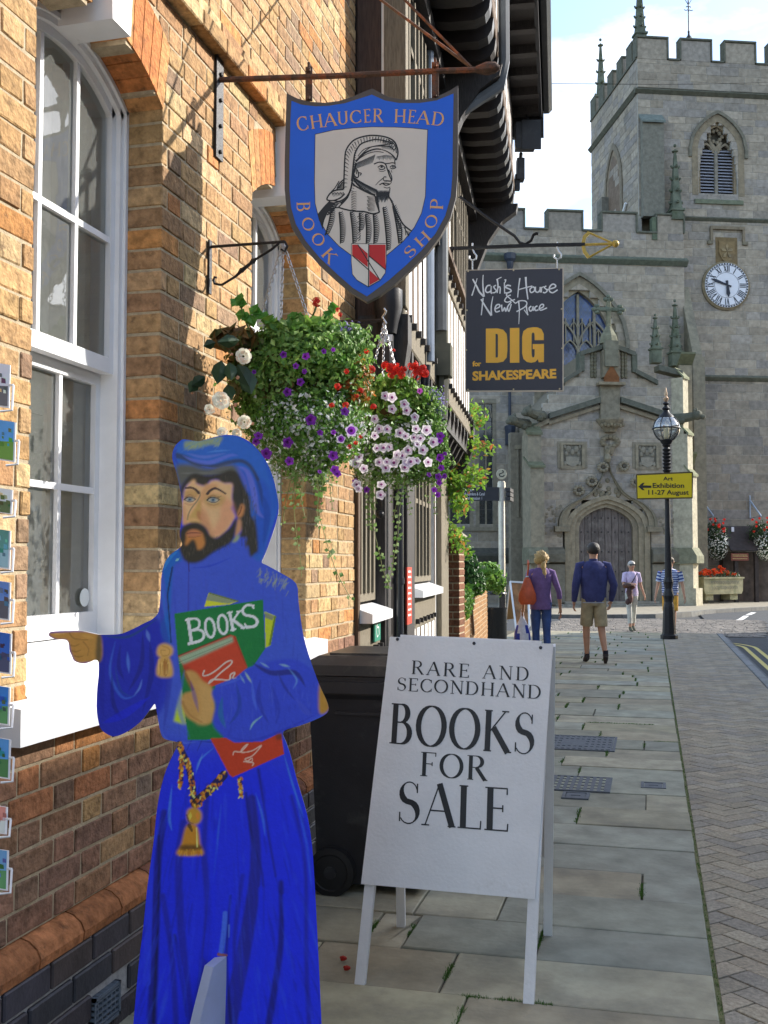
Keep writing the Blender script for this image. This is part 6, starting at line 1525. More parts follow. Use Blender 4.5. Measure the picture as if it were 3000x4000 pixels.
 # left side of the tower, facing -u
 ashlar(0,vt,vt+Dp,zMid-1.5,zCor-.02,.32,side=(uL,-1)); ashlar(0,vt,vt+Dp,zCor+.1,zEmb,.36,side=(uL,-1))
 strip(uL-.16,uR+.1,vt,zCor-.16,zCor+.10,.20); strip(uL+1.5,uR+.1,vt,zMid-.12,zMid+.10,.16); strip(uL+1.9,uR+.1,vt,zLow-.16,zLow+.12,.2)
 m=MB(); m.prism([(uL+.02,vt-.05,zCor-.16),(uL-.08,vt-.05,zCor-.16),(uL-.2,vt-.05,zCor-.02),(uL+.02,vt-.05,zCor+.10)],(0,Dp+.1,0),GR); B(m,'string_course')
 # battlements
 def merlon(u0,u1,v0,v1,z0,z1):
  m=MB(); m.box(u0,u1,v0,v1,z0,z1,tone(.8,1.0),ch=.02); o=B(m,'merlon')
  m=MB(); m.box(u0-.06,u1+.06,v0-.06,v1+.06,z1,z1+.09,GR,ch=.02); m.box(u0-.05,u0+.012,v0-.05,v1+.05,z0+.05,z1,GR); m.box(u1-.012,u1+.05,v0-.05,v1+.05,z0+.05,z1,GR); m.build('coping',M_STONE,o,world=False)
 def sill_(u0,u1,v0,v1,z):
  m=MB(); m.box(u0,u1,v0-.06,v1+.06,z-.01,z+.07,GR,ch=.015); B(m,'embrasure_coping')
 me=[(2491,2611),(2664,2782),(2837,2955),(3012,3130)]
 for i,(a,b) in enumerate(me):
  merlon(cux(a,vt)*1.0+(0.0 if i else .01),cux(b,vt),vt-.04,vt+.26,zEmb,zPar)
  if i<3: sill_(cux(b,vt)+.05,cux(me[i+1][0],vt)-.05,vt-.04,vt+.26,zEmb)
 k=Dp/5
 for i in range(5):
  v0=vt+.35+i*(Dp-.4)/4.6; merlon(uL-.04,uL+.26,v0+.1,v0+.66,zEmb,zPar)
 m=MB(); m.box(uL-.1,uL+.3,vt,vt+Dp,zEmb-.01,zEmb+.07,GR); B(m,'embrasure_coping')
 # pinnacles
 def pinnacle(u,v,z,w,h,name='pinnacle',levels=4,tint=GR,shaft=0):
  m=MB()
  if shaft: m.box(u-w/2,u+w/2,v-w/2,v+w/2,z,z+shaft,tint,ch=.01); z+=shaft
  m.box(u-w*.6,u+w*.6,v-w*.6,v+w*.6,z,z+w*.18,tint)
  z+=w*.18
  m.lathe([(w*.62,0),(w*.52,h*.10),(w*.10,h*.93)],(u,v,z),4,tint,ph=.5)
  for l in range(levels):
   zz=z+h*(.12+.70*l/levels); rr=lerp(w*.52,w*.12,(.12+.70*l/levels))
   for (dx,dy) in ((1,1),(1,-1),(-1,1),(-1,-1)):
    p=Vector((u+dx*rr*.75,v+dy*rr*.75,zz)); m.ball(p,(w*.15,w*.15,w*.13),6,4,tint); m.ball(p+Vector((dx*w*.09,dy*w*.09,w*.08)),w*.08,5,3,tint)
  m.ball((u,v,z+h*.93),(w*.26,w*.26,w*.14),8,5,tint); m.ball((u,v,z+h*1.0),(w*.16,w*.16,w*.17),6,4,tint)
  return B(m,name,M_GREENSTONE if tint==GR else M_STONE)
 GS=(1,1,1)
 M_GS=M_GREENSTONE
 def pin(*a,**k): k.setdefault('tint',GR); return pinnacle(*a,**k)
 MATS_old=M_GREENSTONE
 pinn=lambda u,v,z,w,h,**k: pinnacle(u,v,z,w,h,**k)
 # M_GREENSTONE is multiplied by the tint, so use white there
 def P_(u,v,z,w,h,levels=4,shaft=0):
  nonlocal GR
  keep=GR; m=MB(); t=(1,1,1)
  if shaft: m.box(u-w/2,u+w/2,v-w/2,v+w/2,z,z+shaft,t,ch=.01); z+=shaft
  m.box(u-w*.6,u+w*.6,v-w*.6,v+w*.6,z,z+w*.18,t); z+=w*.18
  m.lathe([(w*.62,0),(w*.52,h*.10),(w*.10,h*.93)],(u,v,z),4,t,ph=.5)
  for l in range(levels):
   f=.10+.74*l/levels; zz=z+h*f; rr=lerp(w*.55,w*.12,f)
   for (dx,dy) in ((1,0),(0,-1),(-1,0),(0,1)):
    p=Vector((u+dx*rr*.9,v+dy*rr*.9,zz)); m.ball(p,(w*.17,w*.17,w*.10),6,4,t); m.ball(p+Vector((dx*w*.12,dy*w*.12,w*.10)),w*.10,5,3,t)
  m.ball((u,v,z+h*.90),(w*.30,w*.30,w*.10),8,5,t); m.ball((u,v,z+h*.99),(w*.15,w*.15,w*.15),6,4,t)
  return B(m,'pinnacle',M_GREENSTONE)
 P_(cux(2506,vt)+.05,vt+.15,zPar+.08,.42,2.7,levels=5,shaft=.1)
 P_(cux(2345,vt+Dp),vt+Dp-.2,zEmb-.1,.46,2.9,levels=4,shaft=.9)
 P_(cux(2506,vt)+5.9,vt+.15,zPar+.08,.42,2.7,levels=5,shaft=.1)
 # diagonal buttress on the tower
 a=cux(2500,vt);b=cux(2582,vt); m=MB(); m.prism([(a,vt+.01,zt(462,2540)),(a,vt-.35,zt(492,2540)),(a,vt-.35,zt(856,2540)),(a,vt+.01,zt(856,2540))],(b-a,0,0),(.20,.195,.16)); B(m,'buttress'); m=MB(); m.prism([(a-.05,vt+.02,zt(458,2540)+.03),(a-.05,vt-.45,zt(492,2540)-.03),(a-.05,vt-.45,zt(492,2540)+.05),(a-.05,vt+.02,zt(458,2540)+.16)],(b-a+.1,0,0),(.17,.20,.18)); B(m,'buttress_cap')
 m=MB(); m.box(uL-.35,uL+.01,vt+3.6,vt+4.3,zMid-1,zt(640,2340),(.2,.19,.16)); B(m,'buttress')
 # belfry window: hood, nested rings, tracery, louvres
 zs=zt(700); zb=zt(765);
 zs=zt(600)
 rr=zt(470)-zs
 belf=dict(uc=win_c,zs=zt(585))
 zs=belf['zs']
 archring(win_c,zs,zs-.35,1.22,zt(435)-zs,1.10,zt(448)-zs,vt-.14,vt-.02,'hood_mould',tint=(.19,.18,.14))
 archring(win_c,zs,zb,1.08,zt(452)-zs,.84,zt(478)-zs,vt-.06,vt+.12,'window_surround',tint=(.27,.225,.155))
 archring(win_c,zs,zb,.90,zt(470)-zs,.70,zt(492)-zs,vt+.06,vt+.3,'window_surround',tint=(.28,.225,.15))
 m=MB(); m.box(win_c-1.1,win_c+1.1,vt+.38,vt+.42,zb,zt(455),(.10,.09,.07)); B(m,'window_back')
 m=MB(); m.box(win_c-.07,win_c+.07,vt+.12,vt+.28,zb,zs+.0,(.24,.22,.18),ch=.02)
 # tracery head: plate with cut quatrefoils made from ring pieces
 for sx in (-1,1):
  A=arch(win_c+sx*.39,zs-.08,.34,.42,8,.4); C2=arch(win_c+sx*.39,zs-.08,.26,.33,8,.4)
  m.band([(p,vt+.14,q) for p,q in A],[(p,vt+.14,q) for p,q in C2],(0,.12,0),(.27,.23,.165))
  for ang in (200,340):
   cx=win_c+sx*.39+.2*math.cos(R(ang)); m.ball((cx,vt+.2,zs+.10),(.07,.05,.05),6,4,(.27,.23,.165))
 for k in range(10):
  a=R(k*36); m.ball((win_c+.24*math.cos(a)*(1 if k%2 else 1.25),vt+.2,zs+.62+.22*math.sin(a)*(1 if k%2 else 1.25)),(.09,.06,.09),6,4,(.27,.23,.165))
 m.prism([(win_c-.08,vt+.14,zs),(win_c+.08,vt+.14,zs),(win_c+.28,vt+.14,zs+.35),(win_c+.2,vt+.14,zs+.4),(win_c,vt+.14,zs+.18),(win_c-.2,vt+.14,zs+.4),(win_c-.28,vt+.14,zs+.35)],(0,.12,0),(.27,.23,.165))
 B(m,'tracery')
 zl0=zt(757); zl1=zt(575)
 for sx in (-1,1):
  for k in range(15):
   z=lerp(zl0,zl1,k/15); a=win_c+sx*.39; m=MB(); m.prism([(a-.30,vt+.16,z),(a-.30,vt+.34,z+.12),(a-.30,vt+.34,z+.15),(a-.30,vt+.16,z+.03)],(.60,0,0)); B(m,'louvre',mat('grey_louvre',(.30,.31,.36),.7,noise=.15))
 m=MB(); m.prism([(win_c-1.0,vt-.1,zt(818)),(win_c-1.0,vt-.12,zt(790)),(win_c-.85,vt+.2,zb+.02),(win_c+.85,vt+.2,zb+.02),(win_c+1.0,vt-.12,zt(790)),(win_c+1.0,vt-.1,zt(818))][:0] or [(win_c-1.0,vt+.02,zt(800)),(win_c-1.0,vt-.12,zt(800)),(win_c-1.0,vt-.12,zt(785)),(win_c-1.0,vt+.22,zb)],(2.0,0,0),(.17,.19,.13)); B(m,'window_sill')
 # side belfry window (blind from here)
 m=MB()
 vc=vt+2.9; zz=zt(700)
 def sarch(h,rs): return [(vc+h*i/10,zs-.6+rs*(.7*math.sqrt(max(0,1-(i/10)**2))+.3*(1-abs(i/10)))) for i in range(-10,11)]
 A=[(vc-1.15,zt(880))]+sarch(1.15,1.9)+[(vc+1.15,zt(880))]; A2=[(vc-.95,zt(880))]+sarch(.95,1.6)+[(vc+.95,zt(880))]; A3=[(vc-.75,zt(880))]+sarch(.75,1.35)+[(vc+.75,zt(880))]
 m.band([(uL-.10,a,b) for a,b in A],[(uL-.10,a,b) for a,b in A2],(.14,0,0),(.22,.19,.14)); m.band([(uL-.055,a,b) for a,b in A2],[(uL-.055,a,b) for a,b in A3],(.10,0,0),(.26,.21,.15)); m.prism([(uL-.048,a,b) for a,b in A3],(.03,0,0),(.20,.15,.11)); B(m,'side_window_surround')
 m=MB(); p0=cu(2408,823,vt)[0]; m.tube([(uL-.1,vt+1.4,zt(850)),(uL-.1,vt+1.4,zt(810)),(uL-.12,vt+1.5,zt(790)),(uL-.12,vt+1.2,zt(765))],.06,8); B(m,'white_waste_pipe',M_WHITE,smooth=True)
 # heraldic panel
 a=cux(2766,vt); b=cux(2900,vt); z0=zt(960); z1=zt(893)
 m=MB(); m.box(a,b,vt-.15,vt-.01,z1-.06,z1+.06,(.24,.20,.14)); m.box(a,a+.10,vt-.14,vt-.01,zt(945),z1-.06,(.24,.20,.14)); m.box(b-.10,b,vt-.14,vt-.01,zt(945),z1-.06,(.24,.20,.14)); m.box(a-.12,a+.10,vt-.15,vt-.01,zt(957),zt(945),(.2,.18,.13)); m.box(b-.10,b+.12,vt-.15,vt-.01,zt(957),zt(945),(.2,.18,.13)); B(m,'label_mould')
 a=cux(2788,vt); b=cux(2872,vt); z0=zt(1040); z1=zt(928); m=MB(); m.box(a,b,vt-.06,vt-.01,z0,z1,(.20,.145,.075)); c=(a+b)/2; zc=(z0+z1)/2; w=(b-a)*.36
 shp=[(c-w,z1-.15),(c,z1-.22),(c+w,z1-.15),(c+w,zc-.05),(c+w*.6,zc-.33),(c,zc-.48),(c-w*.6,zc-.33),(c-w,zc-.05)]; m.prism([(p,vt-.10,q) for p,q in shp],(0,.05,0),(.24,.175,.09));
 for q in range(5):
  an=R(90+q*72); m.prism([(c,vt-.13,zc),(c+.20*math.cos(an-.3),vt-.13,zc+.24*math.sin(an-.3)),(c+.27*math.cos(an),vt-.13,zc+.3*math.sin(an)),(c+.20*math.cos(an+.3),vt-.13,zc+.24*math.sin(an+.3))],(0,.04,0),(.30,.23,.13))
 B(m,'carved_shield')
 # clock
 cx,cz=clk; Rc=abs(cu(2831+84,1119,vt)[0]-cx); ck=MB(); RX=Matrix.Rotation(R(90),3,'X'); ck.lathe([(Rc*1.10,0),(Rc*1.10,.10),(Rc*1.0,.14)],(cx,vt-.02,cz),40,(.23,.19,.12),M=RX); co=B(ck,'clock_surround')
 ck=MB(); ck.lathe([(Rc,.13),(Rc,.17),(Rc*.99,.175)],(cx,vt-.02,cz),48,(.72,.74,.80),M=RX); dial=B(ck,'clock_dial',M_PRINT)
 vd=vt-.02-.178; K=(.02,.025,.04); m=MB()
 def cpt(rad,ang,off=0,d=0): return (cx+rad*math.sin(ang)+off*math.cos(ang),vd-d,cz+rad*math.cos(ang)-off*math.sin(ang))
 def cbar(r0,o0,r1,o1,ang,w,d=.002):
  p=Vector(cpt(r0,ang,o0,d)); q=Vector(cpt(r1,ang,o1,d)); t=(q-p).normalized(); s=Vector((0,1,0)).cross(t)*w/2; m.add([p-s,p+s,q+s,q-s],[(0,1,2,3)],K)
 for k in range(48):
  a0=k*math.pi/24
  m.add([cpt(Rc*.93,a0),cpt(Rc*.93,a0+.09),cpt(Rc*.99,a0+.09),cpt(Rc*.99,a0)],[(0,1,2,3)],K)
 def ringm(r0,r1,d=.001):
  n=48; m.add([cpt(r0,k*2*math.pi/n,0,d) for k in range(n)]+[cpt(r1,k*2*math.pi/n,0,d) for k in range(n)],[(k,(k+1)%n,n+(k+1)%n,n+k) for k in range(n)],K)
 ringm(Rc*.90,Rc*.92); ringm(Rc*.56,Rc*.575)
 NUM=['XII','I','II','III','IIII','V','VI','VII','VIII','IX','X','XI']
 for k,t in enumerate(NUM):
  ang=k*math.pi/6; wd={'I':.07,'V':.15,'X':.16}; tot=sum(wd[c]*Rc for c in t); x=-tot/2; j=0
  for c in t:
   w=wd[c]*Rc; xm=x+w/2; j+=1; d=.002+.0006*j
   if c=='I': cbar(Rc*.60,xm,Rc*.88,xm,ang,Rc*.042,d)
   if c=='V': cbar(Rc*.88,xm-w*.33,Rc*.60,xm,ang,Rc*.05,d); cbar(Rc*.88,xm+w*.33,Rc*.60,xm,ang,Rc*.022,d+.0003)
   if c=='X': cbar(Rc*.88,xm-w*.35,Rc*.60,xm+w*.35,ang,Rc*.05,d); cbar(Rc*.88,xm+w*.35,Rc*.60,xm-w*.35,ang,Rc*.022,d+.0003)
   x+=w
 m.build('numerals',M_PRINT,dial,world=False,fix=False)
 for nm,ang,ln,w in (('minute_hand',R(-70),.80,.055),('hour_hand',R(174),.55,.075)):
  m=MB(); p=lambda rr_,o: (cx+rr_*math.sin(ang)+o*math.cos(ang),vd-.03-(.01 if w>.06 else 0),cz+rr_*math.cos(ang)-o*math.sin(ang))
  m.prism([p(-.2*Rc,-w*Rc*.8),p(-.2*Rc,w*Rc*.8),p(0,w*Rc*.6),p(ln*Rc*.7,w*Rc*1.2),p(ln*Rc,0),p(ln*Rc*.7,-w*Rc*1.2),p(0,-w*Rc*.6)],(0,-.012,0)); B(m,nm,mat('clock_hand',(.015,.02,.035),.5),dial)
 # weathervane
 wu=cux(2702,vt); z0=zPar+.08; m=MB(); vv=vt+.1; m.lathe([(.14,0),(.12,.1),(.05,.2),(.04,.3)],(wu,vv,z0),8); m.tube([(wu,vv,z0),(wu,vv,z0+3.2)],.025,6); B(m,'weathervane_stem',M_IRON); m=MB()
 for zz,rad in ((z0+.35,.05),):
  m.ball((wu,vv,zz),rad)
 for zc_ in (1.35,2.05,2.4):
  for sx in (-1,1):
   pts=[(wu+sx*(.02+.14*t*math.cos(5.5*t)+.06),vv,z0+zc_+.14*t*math.sin(5.5*t)) for t in [i/12 for i in range(13)]]; m.tube(pts,.016,5)
 for sx in (-1,1): m.tube([(wu,vv,z0+1.45),(wu+sx*.18,vv,z0+1.75),(wu+sx*.24,vv,z0+2.1),(wu+sx*.14,vv,z0+2.35)],.014,5)
 B(m,'weathervane_scrolls',M_IRON)['kind']='stuff'
 # ---------------- nave
 vn=3.0; nz=lambda py,px=2350: czz(py,px,vn); nu=lambda px: cux(px,vn)
 nL=nu(1690); nR=nu(2672)
 wc=nu(2262); big=archhole(wc,nz(1330,2300),nz(1850,2300),1.55,nz(1120,2262)-nz(1330,2300),.35)
 sm1=(nu(1868),nu(1920)); f1=lambda z: (sm1[0],sm1[1]) if nz(2060,1890)<z<nz(1575,1890) else None
 sm2=(nu(1755),nu(1830)); f2=lambda z: (sm2[0],sm2[1]) if nz(2060,1790)<z<nz(1575,1790) else None
 m=MB(); m.box(nL,nR-.03,vn+.46,vn+4,0,nz(905,2300),(.5,.47,.4)); B(m,'nave_core',GAPM)
 ashlar(vn,nL,nR,nz(1015,2400)+.12,nz(903,2300),.34,tmul=.95); ashlar(vn,nL,nR,0.0,nz(1015,2400)-.1,.33,holes=[big,f1,f2])
 strip(nL,nR+.12,vn,nz(1025,2400)-.1,nz(1008,2400)+.1,.22,'string_course',(.13,.15,.115))
 mer=[(1958,2047),(2142,2275),(2354,2487),(2568,2672)]
 zE=nz(905,2300); zP=nz(832,2300)
 for i,(a,b) in enumerate(mer):
  a_,b_=nu(a),nu(b); merlon(a_,b_,vn-.04,vn+.3,zE,zP)
  m=MB(); m.box(a_-.2,a_,vn-.09,vn+.2,zE-.25,zP-.1,(.12,.15,.10)); m.box(b_,b_+.2,vn-.09,vn+.2,zE-.25,zP-.1,(.12,.15,.10)) if b<2600 else None
  if i<3: c_=nu(mer[i+1][0]); sill_(b_,c_,vn-.06,vn+.3,zE); m.box(b_,c_,vn-.085,vn-.046,zE-.22,zE-.01,(.12,.15,.10))
 B(MB() if False else m,'embrasure_coping')
 strip(nL,nR,vn,nz(2190,2000)-.1,nz(2135,2000),.3,'plinth',(.10,.10,.085))
 # buttress at the corner of nave and tower
 a=nu(2672); b=nu(2700); m=MB(); m.box(nR-.05,nR+.42,vn-.9,vn+.6,0,nz(1410,2680),(.24,.22,.165)); m.prism([(nR-.05,vn-.9,nz(1410,2680)),(nR-.05,vn-.9,nz(1400,2680)),(nR-.05,vn+.3,nz(1115,2680)),(nR-.05,vn+.6,nz(1115,2680)),(nR-.05,vn+.6,nz(1410,2680))],(.36,0,0),(.25,.23,.17)); B(m,'buttress')
 P_(cux(2645,vn-.4),vn-.4,nz(1440,2640),.42,2.0,levels=4,shaft=.5)
 # pinnacle standing above the nave corner in front of the tower
 P_(cux(2648,vn),vn+.1,nz(860,2648),.46,2.6,levels=4,shaft=.35)
 # great window: surround, glass, tracery
 zsW=nz(1330,2300); zbW=nz(1860,2300); riseW=nz(1120,2262)-zsW
 archring(wc,zsW,zsW-.3,1.95,riseW+.55,1.80,riseW+.40,vn-.16,vn+.0,'hood_mould',tint=(.20,.19,.15),pt=.35)
 archring(wc,zsW,zbW,1.80,riseW+.38,1.52,riseW+.10,vn-.05,vn+.10,'window_surround',tint=(.27,.235,.17),pt=.35)
 archring(wc,zsW,zbW,1.58,riseW+.16,1.28,riseW-.15,vn+.08,vn+.30,'window_surround',tint=(.29,.25,.18),pt=.35)
 hw=1.30
 m=MB(); pts=[(wc-hw,vn+.30,zbW)]+[(a,vn+.30,b) for a,b in arch(wc,zsW,hw,riseW-.12,pt=.35)]+[(wc+hw,vn+.30,zbW)]; m.add(pts,[tuple(range(len(pts)))],(1,1,1)); B(m,'window_glass',mat('blue_leaded_glass',(.045,.075,.20),.12,noise=.6,nscale=3.5,spec=.9),fix=False)
 TT=(.25,.225,.17)
 for k in range(1,4):
  u=wc-hw+2*hw*k/4; hgt=riseW*(.7*math.sqrt(max(0,1-((u-wc)/hw)**2))+.3*(1-abs(u-wc)/hw)); m=MB(); m.box(u-.05,u+.05,vn+.16,vn+.28,zbW,zsW+hgt-.25,TT,ch=.015); B(m,'mullion')
 m=MB()
 def garc(uc,zc,h,rs,w=.05):
  A=arch(uc,zc,h,rs,8,.5); C_=arch(uc,zc,h-w,rs-w,8,.5); m.band([(a,vn+.17,b) for a,b in A],[(a,vn+.17,b) for a,b in C_],(0,.10,0),TT)
 for k in range(4):
  u=wc-hw+2*hw*(k+.5)/4; garc(u,zsW-.35,hw/4,.42,.06)
  for sx in (-1,1): m.box(u+sx*.16-.02,u+sx*.16+.02,vn+.18,vn+.26,zsW-.05,zsW+(.9 if k in(1,2) else .5),TT)
  if True: garc(u-.16,zsW+(.55 if k in (1,2) else .25),.14,.22,.04); garc(u+.16,zsW+(.55 if k in (1,2) else .25),.14,.22,.04)
 for sx in (-1,1): garc(wc+sx*hw/2,zsW-.1,hw/2,.95,.07)
 B(m,'tracery')
 m=MB()
 for k in range(1,40):
  pass
 # diamond leading on the great window
 st=.17
 for q in range(-24,60):
  for sg in (-1,1):
   z0=zbW+q*st*1.5; P1=[]
   for t in range(33):
    u=wc-hw+2*hw*t/32; z=z0+sg*(u-wc)*1.5
    lim=zsW+(riseW-.12)*(.65*math.sqrt(max(0,1-((u-wc)/hw)**2))+.35*(1-abs(u-wc)/hw))
    ok=zbW<z<lim
    if ok: P1.append((u,z))
   if len(P1)>2:
    A_,B_=P1[0],P1[-1]; d=(B_[0]-A_[0],B_[1]-A_[1]); l=math.hypot(*d); nx,nz_=-d[1]/l*.006,d[0]/l*.006
    m.add([(A_[0]+nx,vn+.296,A_[1]+nz_),(A_[0]-nx,vn+.296,A_[1]-nz_),(B_[0]-nx,vn+.296,B_[1]-nz_),(B_[0]+nx,vn+.296,B_[1]+nz_)],[(0,1,2,3)])
 B(m,'leading',mat('lead',(.10,.10,.11),.6),fix=False)
 # smaller tall windows left of the porch
 for (a,b) in (sm1,sm2):
  z0=nz(2060,1890); z1=nz(1575,1890); m=MB(); m.box(a-.14,a,vn-.06,vn+.25,z0,z1,TT); m.box(b,b+.14,vn-.06,vn+.25,z0,z1,TT); m.box(a-.14,b+.14,vn-.08,vn+.25,z1,z1+.16,TT); m.box(a-.2,b+.2,vn-.14,vn+.25,z0-.14,z0,TT); B(m,'window_surround')
  m=MB(); m.box(a,b,vn+.05,vn+.08,z0,z1); w=B(m,'window',mat('dark_leaded',(.025,.03,.035),.15,noise=.4,spec=.8)); c=(a+b)/2; m=MB(); m.box(c-.03,c+.03,vn-.02,vn+.05,z0,z1,TT)
  for sx in (-1,1):
   A=arch(c+sx*(b-a)/4,z1-.55,(b-a)/4,.45,6,.5); C_=arch(c+sx*(b-a)/4,z1-.55,(b-a)/4-.05,.36,6,.5); m.band([(p,vn-.01,q) for p,q in A],[(p,vn-.01,q) for p,q in C_],(0,.06,0),TT)
  for q in range(1,7): z=lerp(z0,z1,q/7); m.box(a,b,vn+.03,vn+.05,z-.012,z+.012,(.08,.08,.08))
  B(m,'tracery')
 # downpipe with hopper heads
 pu=nu(1985); m=MB(); m.tube([(pu,vn-.15,.1),(pu,vn-.15,nz(1000,1985))],.055,8); m.box(pu-.16,pu+.16,vn-.3,vn-.02,nz(1740,1985),nz(1665,1985)); m.lathe([(.12,0),(.2,.35),(.22,.5)],(pu,vn-.2,nz(1720,1985)),8); B(m,'downpipe',mat('blue_black_iron',(.035,.045,.07),.5),smooth=30)
 hu=cux(1988,vn); m=MB(); m.lathe([(.06,-.3),(.12,-.2),(.14,0),(.22,.1),(.24,.32)],(hu,vn-.22,nz(1030,1985)),8); m.tube([(hu,vn-.2,nz(1030,1985)-1.4),(hu,vn-.2,nz(1030,1985)-.2)],.06,8); B(m,'rainwater_hopper',mat('blue_black_iron'),smooth=30)
 # ---------------- porch
 pz=lambda py,px=2380: czz(py,px,0); pu_=lambda px: cux(px,0)
 pL=pu_(2100); pR=pu_(2655); pc=pu_(2380)
 def gable(z):  # wall silhouette
  pts=[(2206,1490),(2295,1449),(2263,1449),(2263,1387),(2360,1352),(2400,1352),(2480,1384),(2480,1457),(2561,1495),(2655,1500)]
  return None
 apex=pz(1352); mid=pz(1387); st1=pz(1455); shoulder=pz(1500,2210)
 uA,uB=pu_(2272),pu_(2478)
 wallpoly=[(pL,0),(pL,pz(1620,2130)),(pu_(2141),pz(1560,2141)),(pu_(2206),pz(1492,2206)),(uA,st1),(uA,mid),(pc,apex),(uB,mid),(uB,st1),(pu_(2561),pz(1495,2561)),(pR,pz(1500,2655)),(pR,0)]
 m=MB(); m.prism([(a,.5,b) for a,b in wallpoly],(0,2.5,0),(.5,.47,.4)); m.prism([(a,.0,b) for a,b in wallpoly[1:-1]+[(pR,pz(1700)),(pL,pz(1700))]],(0,.5,0),(.5,.47,.4)); B(m,'porch_core',GAPM)
 dc=pu_(2368); dhalf=abs(pu_(2474)-pu_(2263))/2; zsD=pz(2060); zaD=pz(1981); zb0=0.12
 door=archhole(dc,zsD,0,dhalf+.62,zaD-zsD+.42,.25)
 def outside(z):
  return None
 # blocks clipped to the gable outline
 z=0; ch=.31
 while z<apex:
  zm=z+ch/2; L=None;Rr_=None
  xs=[]
  n=len(wallpoly)
  for i in range(n):
   (x0,z0),(x1,z1)=wallpoly[i],wallpoly[(i+1)%n]
   if (z0<=zm)!=(z1<=zm): xs.append(x0+(x1-x0)*(zm-z0)/(z1-z0))
  xs.sort()
  if len(xs)>=2:
   ashlar(0,xs[0]+.01,xs[-1]-.01,z,min(z+ch,apex),ch,holes=[door],tmul=1.03)
  z+=ch
 # copings following the stepped gable
 def coping(pts,w=.16,d=.22,tint=(.12,.125,.10),v=0.0,name='gable_coping'):
  A=[(a,b-w/2) for a,b in pts]; C_=[(a,b+w/2) for a,b in pts]
  m=MB(); m.band([(a,v-d,b) for a,b in A],[(a,v-d,b) for a,b in C_],(0,.5,0),tint); B(m,name)
 coping([(pu_(2206)-.1,pz(1492,2206)-.03),(uA-.02,st1+.05)]); coping([(uA-.06,mid),(pu_(2350),pz(1360)),]); coping([(uB+.04,mid+.02),(pu_(2408),pz(1358))]); coping([(uB+.02,st1+.05),(pu_(2561)+.06,pz(1495,2561)-.02)])
 for u,sgn in ((uA,1),(uB,-1)):
  m=MB(); m.box(u-.09,u+.09,-.2,.3,st1,mid+.03,(.12,.13,.10)); B(m,'gable_coping')
 coping([(pu_(2561)+.1,pz(1440,2600)),(pu_(2664),pz(1446,2664)-.15)],w=.2)
 # lower string following the gable
 coping([(pu_(2141),pz(1628,2141)),(pu_(2339),pz(1566,2339))],w=.20,d=.32,name='string_course'); coping([(pu_(2420),pz(1566,2420)),(pu_(2600),pz(1625,2600))],w=.20,d=.32,name='string_course')
 coping([(pu_(2141),pz(1655,2141)),(pu_(2339),pz(1592,2339))],w=.12,d=.18,tint=(.26,.22,.155),name='string_course'); coping([(pu_(2420),pz(1592,2420)),(pu_(2600),pz(1650,2600))],w=.12,d=.18,tint=(.26,.22,.155),name='string_course')
 coping([(pu_(2050),pz(1690,2050)),(pu_(2141),pz(1645,2141))],w=.16,d=.2,tint=(.24,.21,.15),name='string_course')
 coping([(pu_(2588),pz(1640,2588)),(pu_(2664),pz(1640,2664))],w=.16,d=.3,name='string_course')
 # gargoyles
 def garg(u,z,v,sx,tone_=(.12,.12,.09)):
  m=MB(); m.tube([(u,v,z),(u+sx*.35,v-.3,z+.02),(u+sx*.6,v-.5,z+.06)],[.20,.17,.14],8,tone_); m.ball((u+sx*.66,v-.56,z+.08),(.2,.2,.18),8,6,tone_); m.ball((u+sx*.82,v-.66,z+.0),(.11,.11,.09),6,4,tone_)
  for s in (-1,1): m.ball((u+sx*.6,v-.55+s*.1,z+.24),(.05,.05,.08),5,4,tone_)
  m.ball((u+sx*.2,v-.3,z-.1),(.14,.16,.12),6,4,tone_); B(m,'gargoyle',smooth=40)
 garg(pu_(2118),pz(1628,2110),-.1,-1); garg(pu_(2060),pz(1660,2060),-.05,-1); garg(pu_(2628),pz(1640,2680),-.1,1)
 # cross finial, niche and pilaster on the centre line
 M1=(1,1,1)
 m=MB(); zc0=pz(1375); m.box(pc-.30,pc+.30,-.35,.2,pz(1480),zc0,(.24,.21,.15)); m.box(pc-.24,pc+.24,-.45,-.1,pz(1440),pz(1340),(.20,.19,.14)); B(m,'niche_canopy')
 m=MB(); m.lathe([(.34,0),(.30,.25),(.16,.5),(.12,.6)],(pc,-.1,pz(1345)),8,M1); z0=pz(1300)
 m.box(pc-.075,pc+.075,-.18,-.03,z0,pz(1180),M1,ch=.02); B(m,'cross_shaft',M_STONE if False else mat('mossy_stone',(.20,.195,.13),.9,noise=.3,nscale=5,bump=.3))
 zc1=pz(1212); m=MB()
 for sx in (-1,1):
  m.box(min(pc+sx*.075,pc+sx*.40),max(pc+sx*.075,pc+sx*.40),-.17,-.04,zc1-.07,zc1+.07,M1,ch=.02)
  for dx,dz in ((.40,0),(.52,0),(.42,.11),(.42,-.11)): m.ball((pc+sx*dx,-.105,zc1+dz),(.11,.10,.08),6,5,M1)
 for dx,dz in ((0,.36),(0,.46),(.11,.36),(-.11,.36)): m.ball((pc+dx,-.105,zc1+dz),(.09,.1,.08),6,5,M1)
 m.box(pc-.07,pc+.07,-.17,-.04,zc1+.07,zc1+.34,M1,ch=.02); m.ball((pc,-.105,zc1),(.15,.1,.15),8,6,M1); B(m,'cross_arms',M_GREENSTONE)
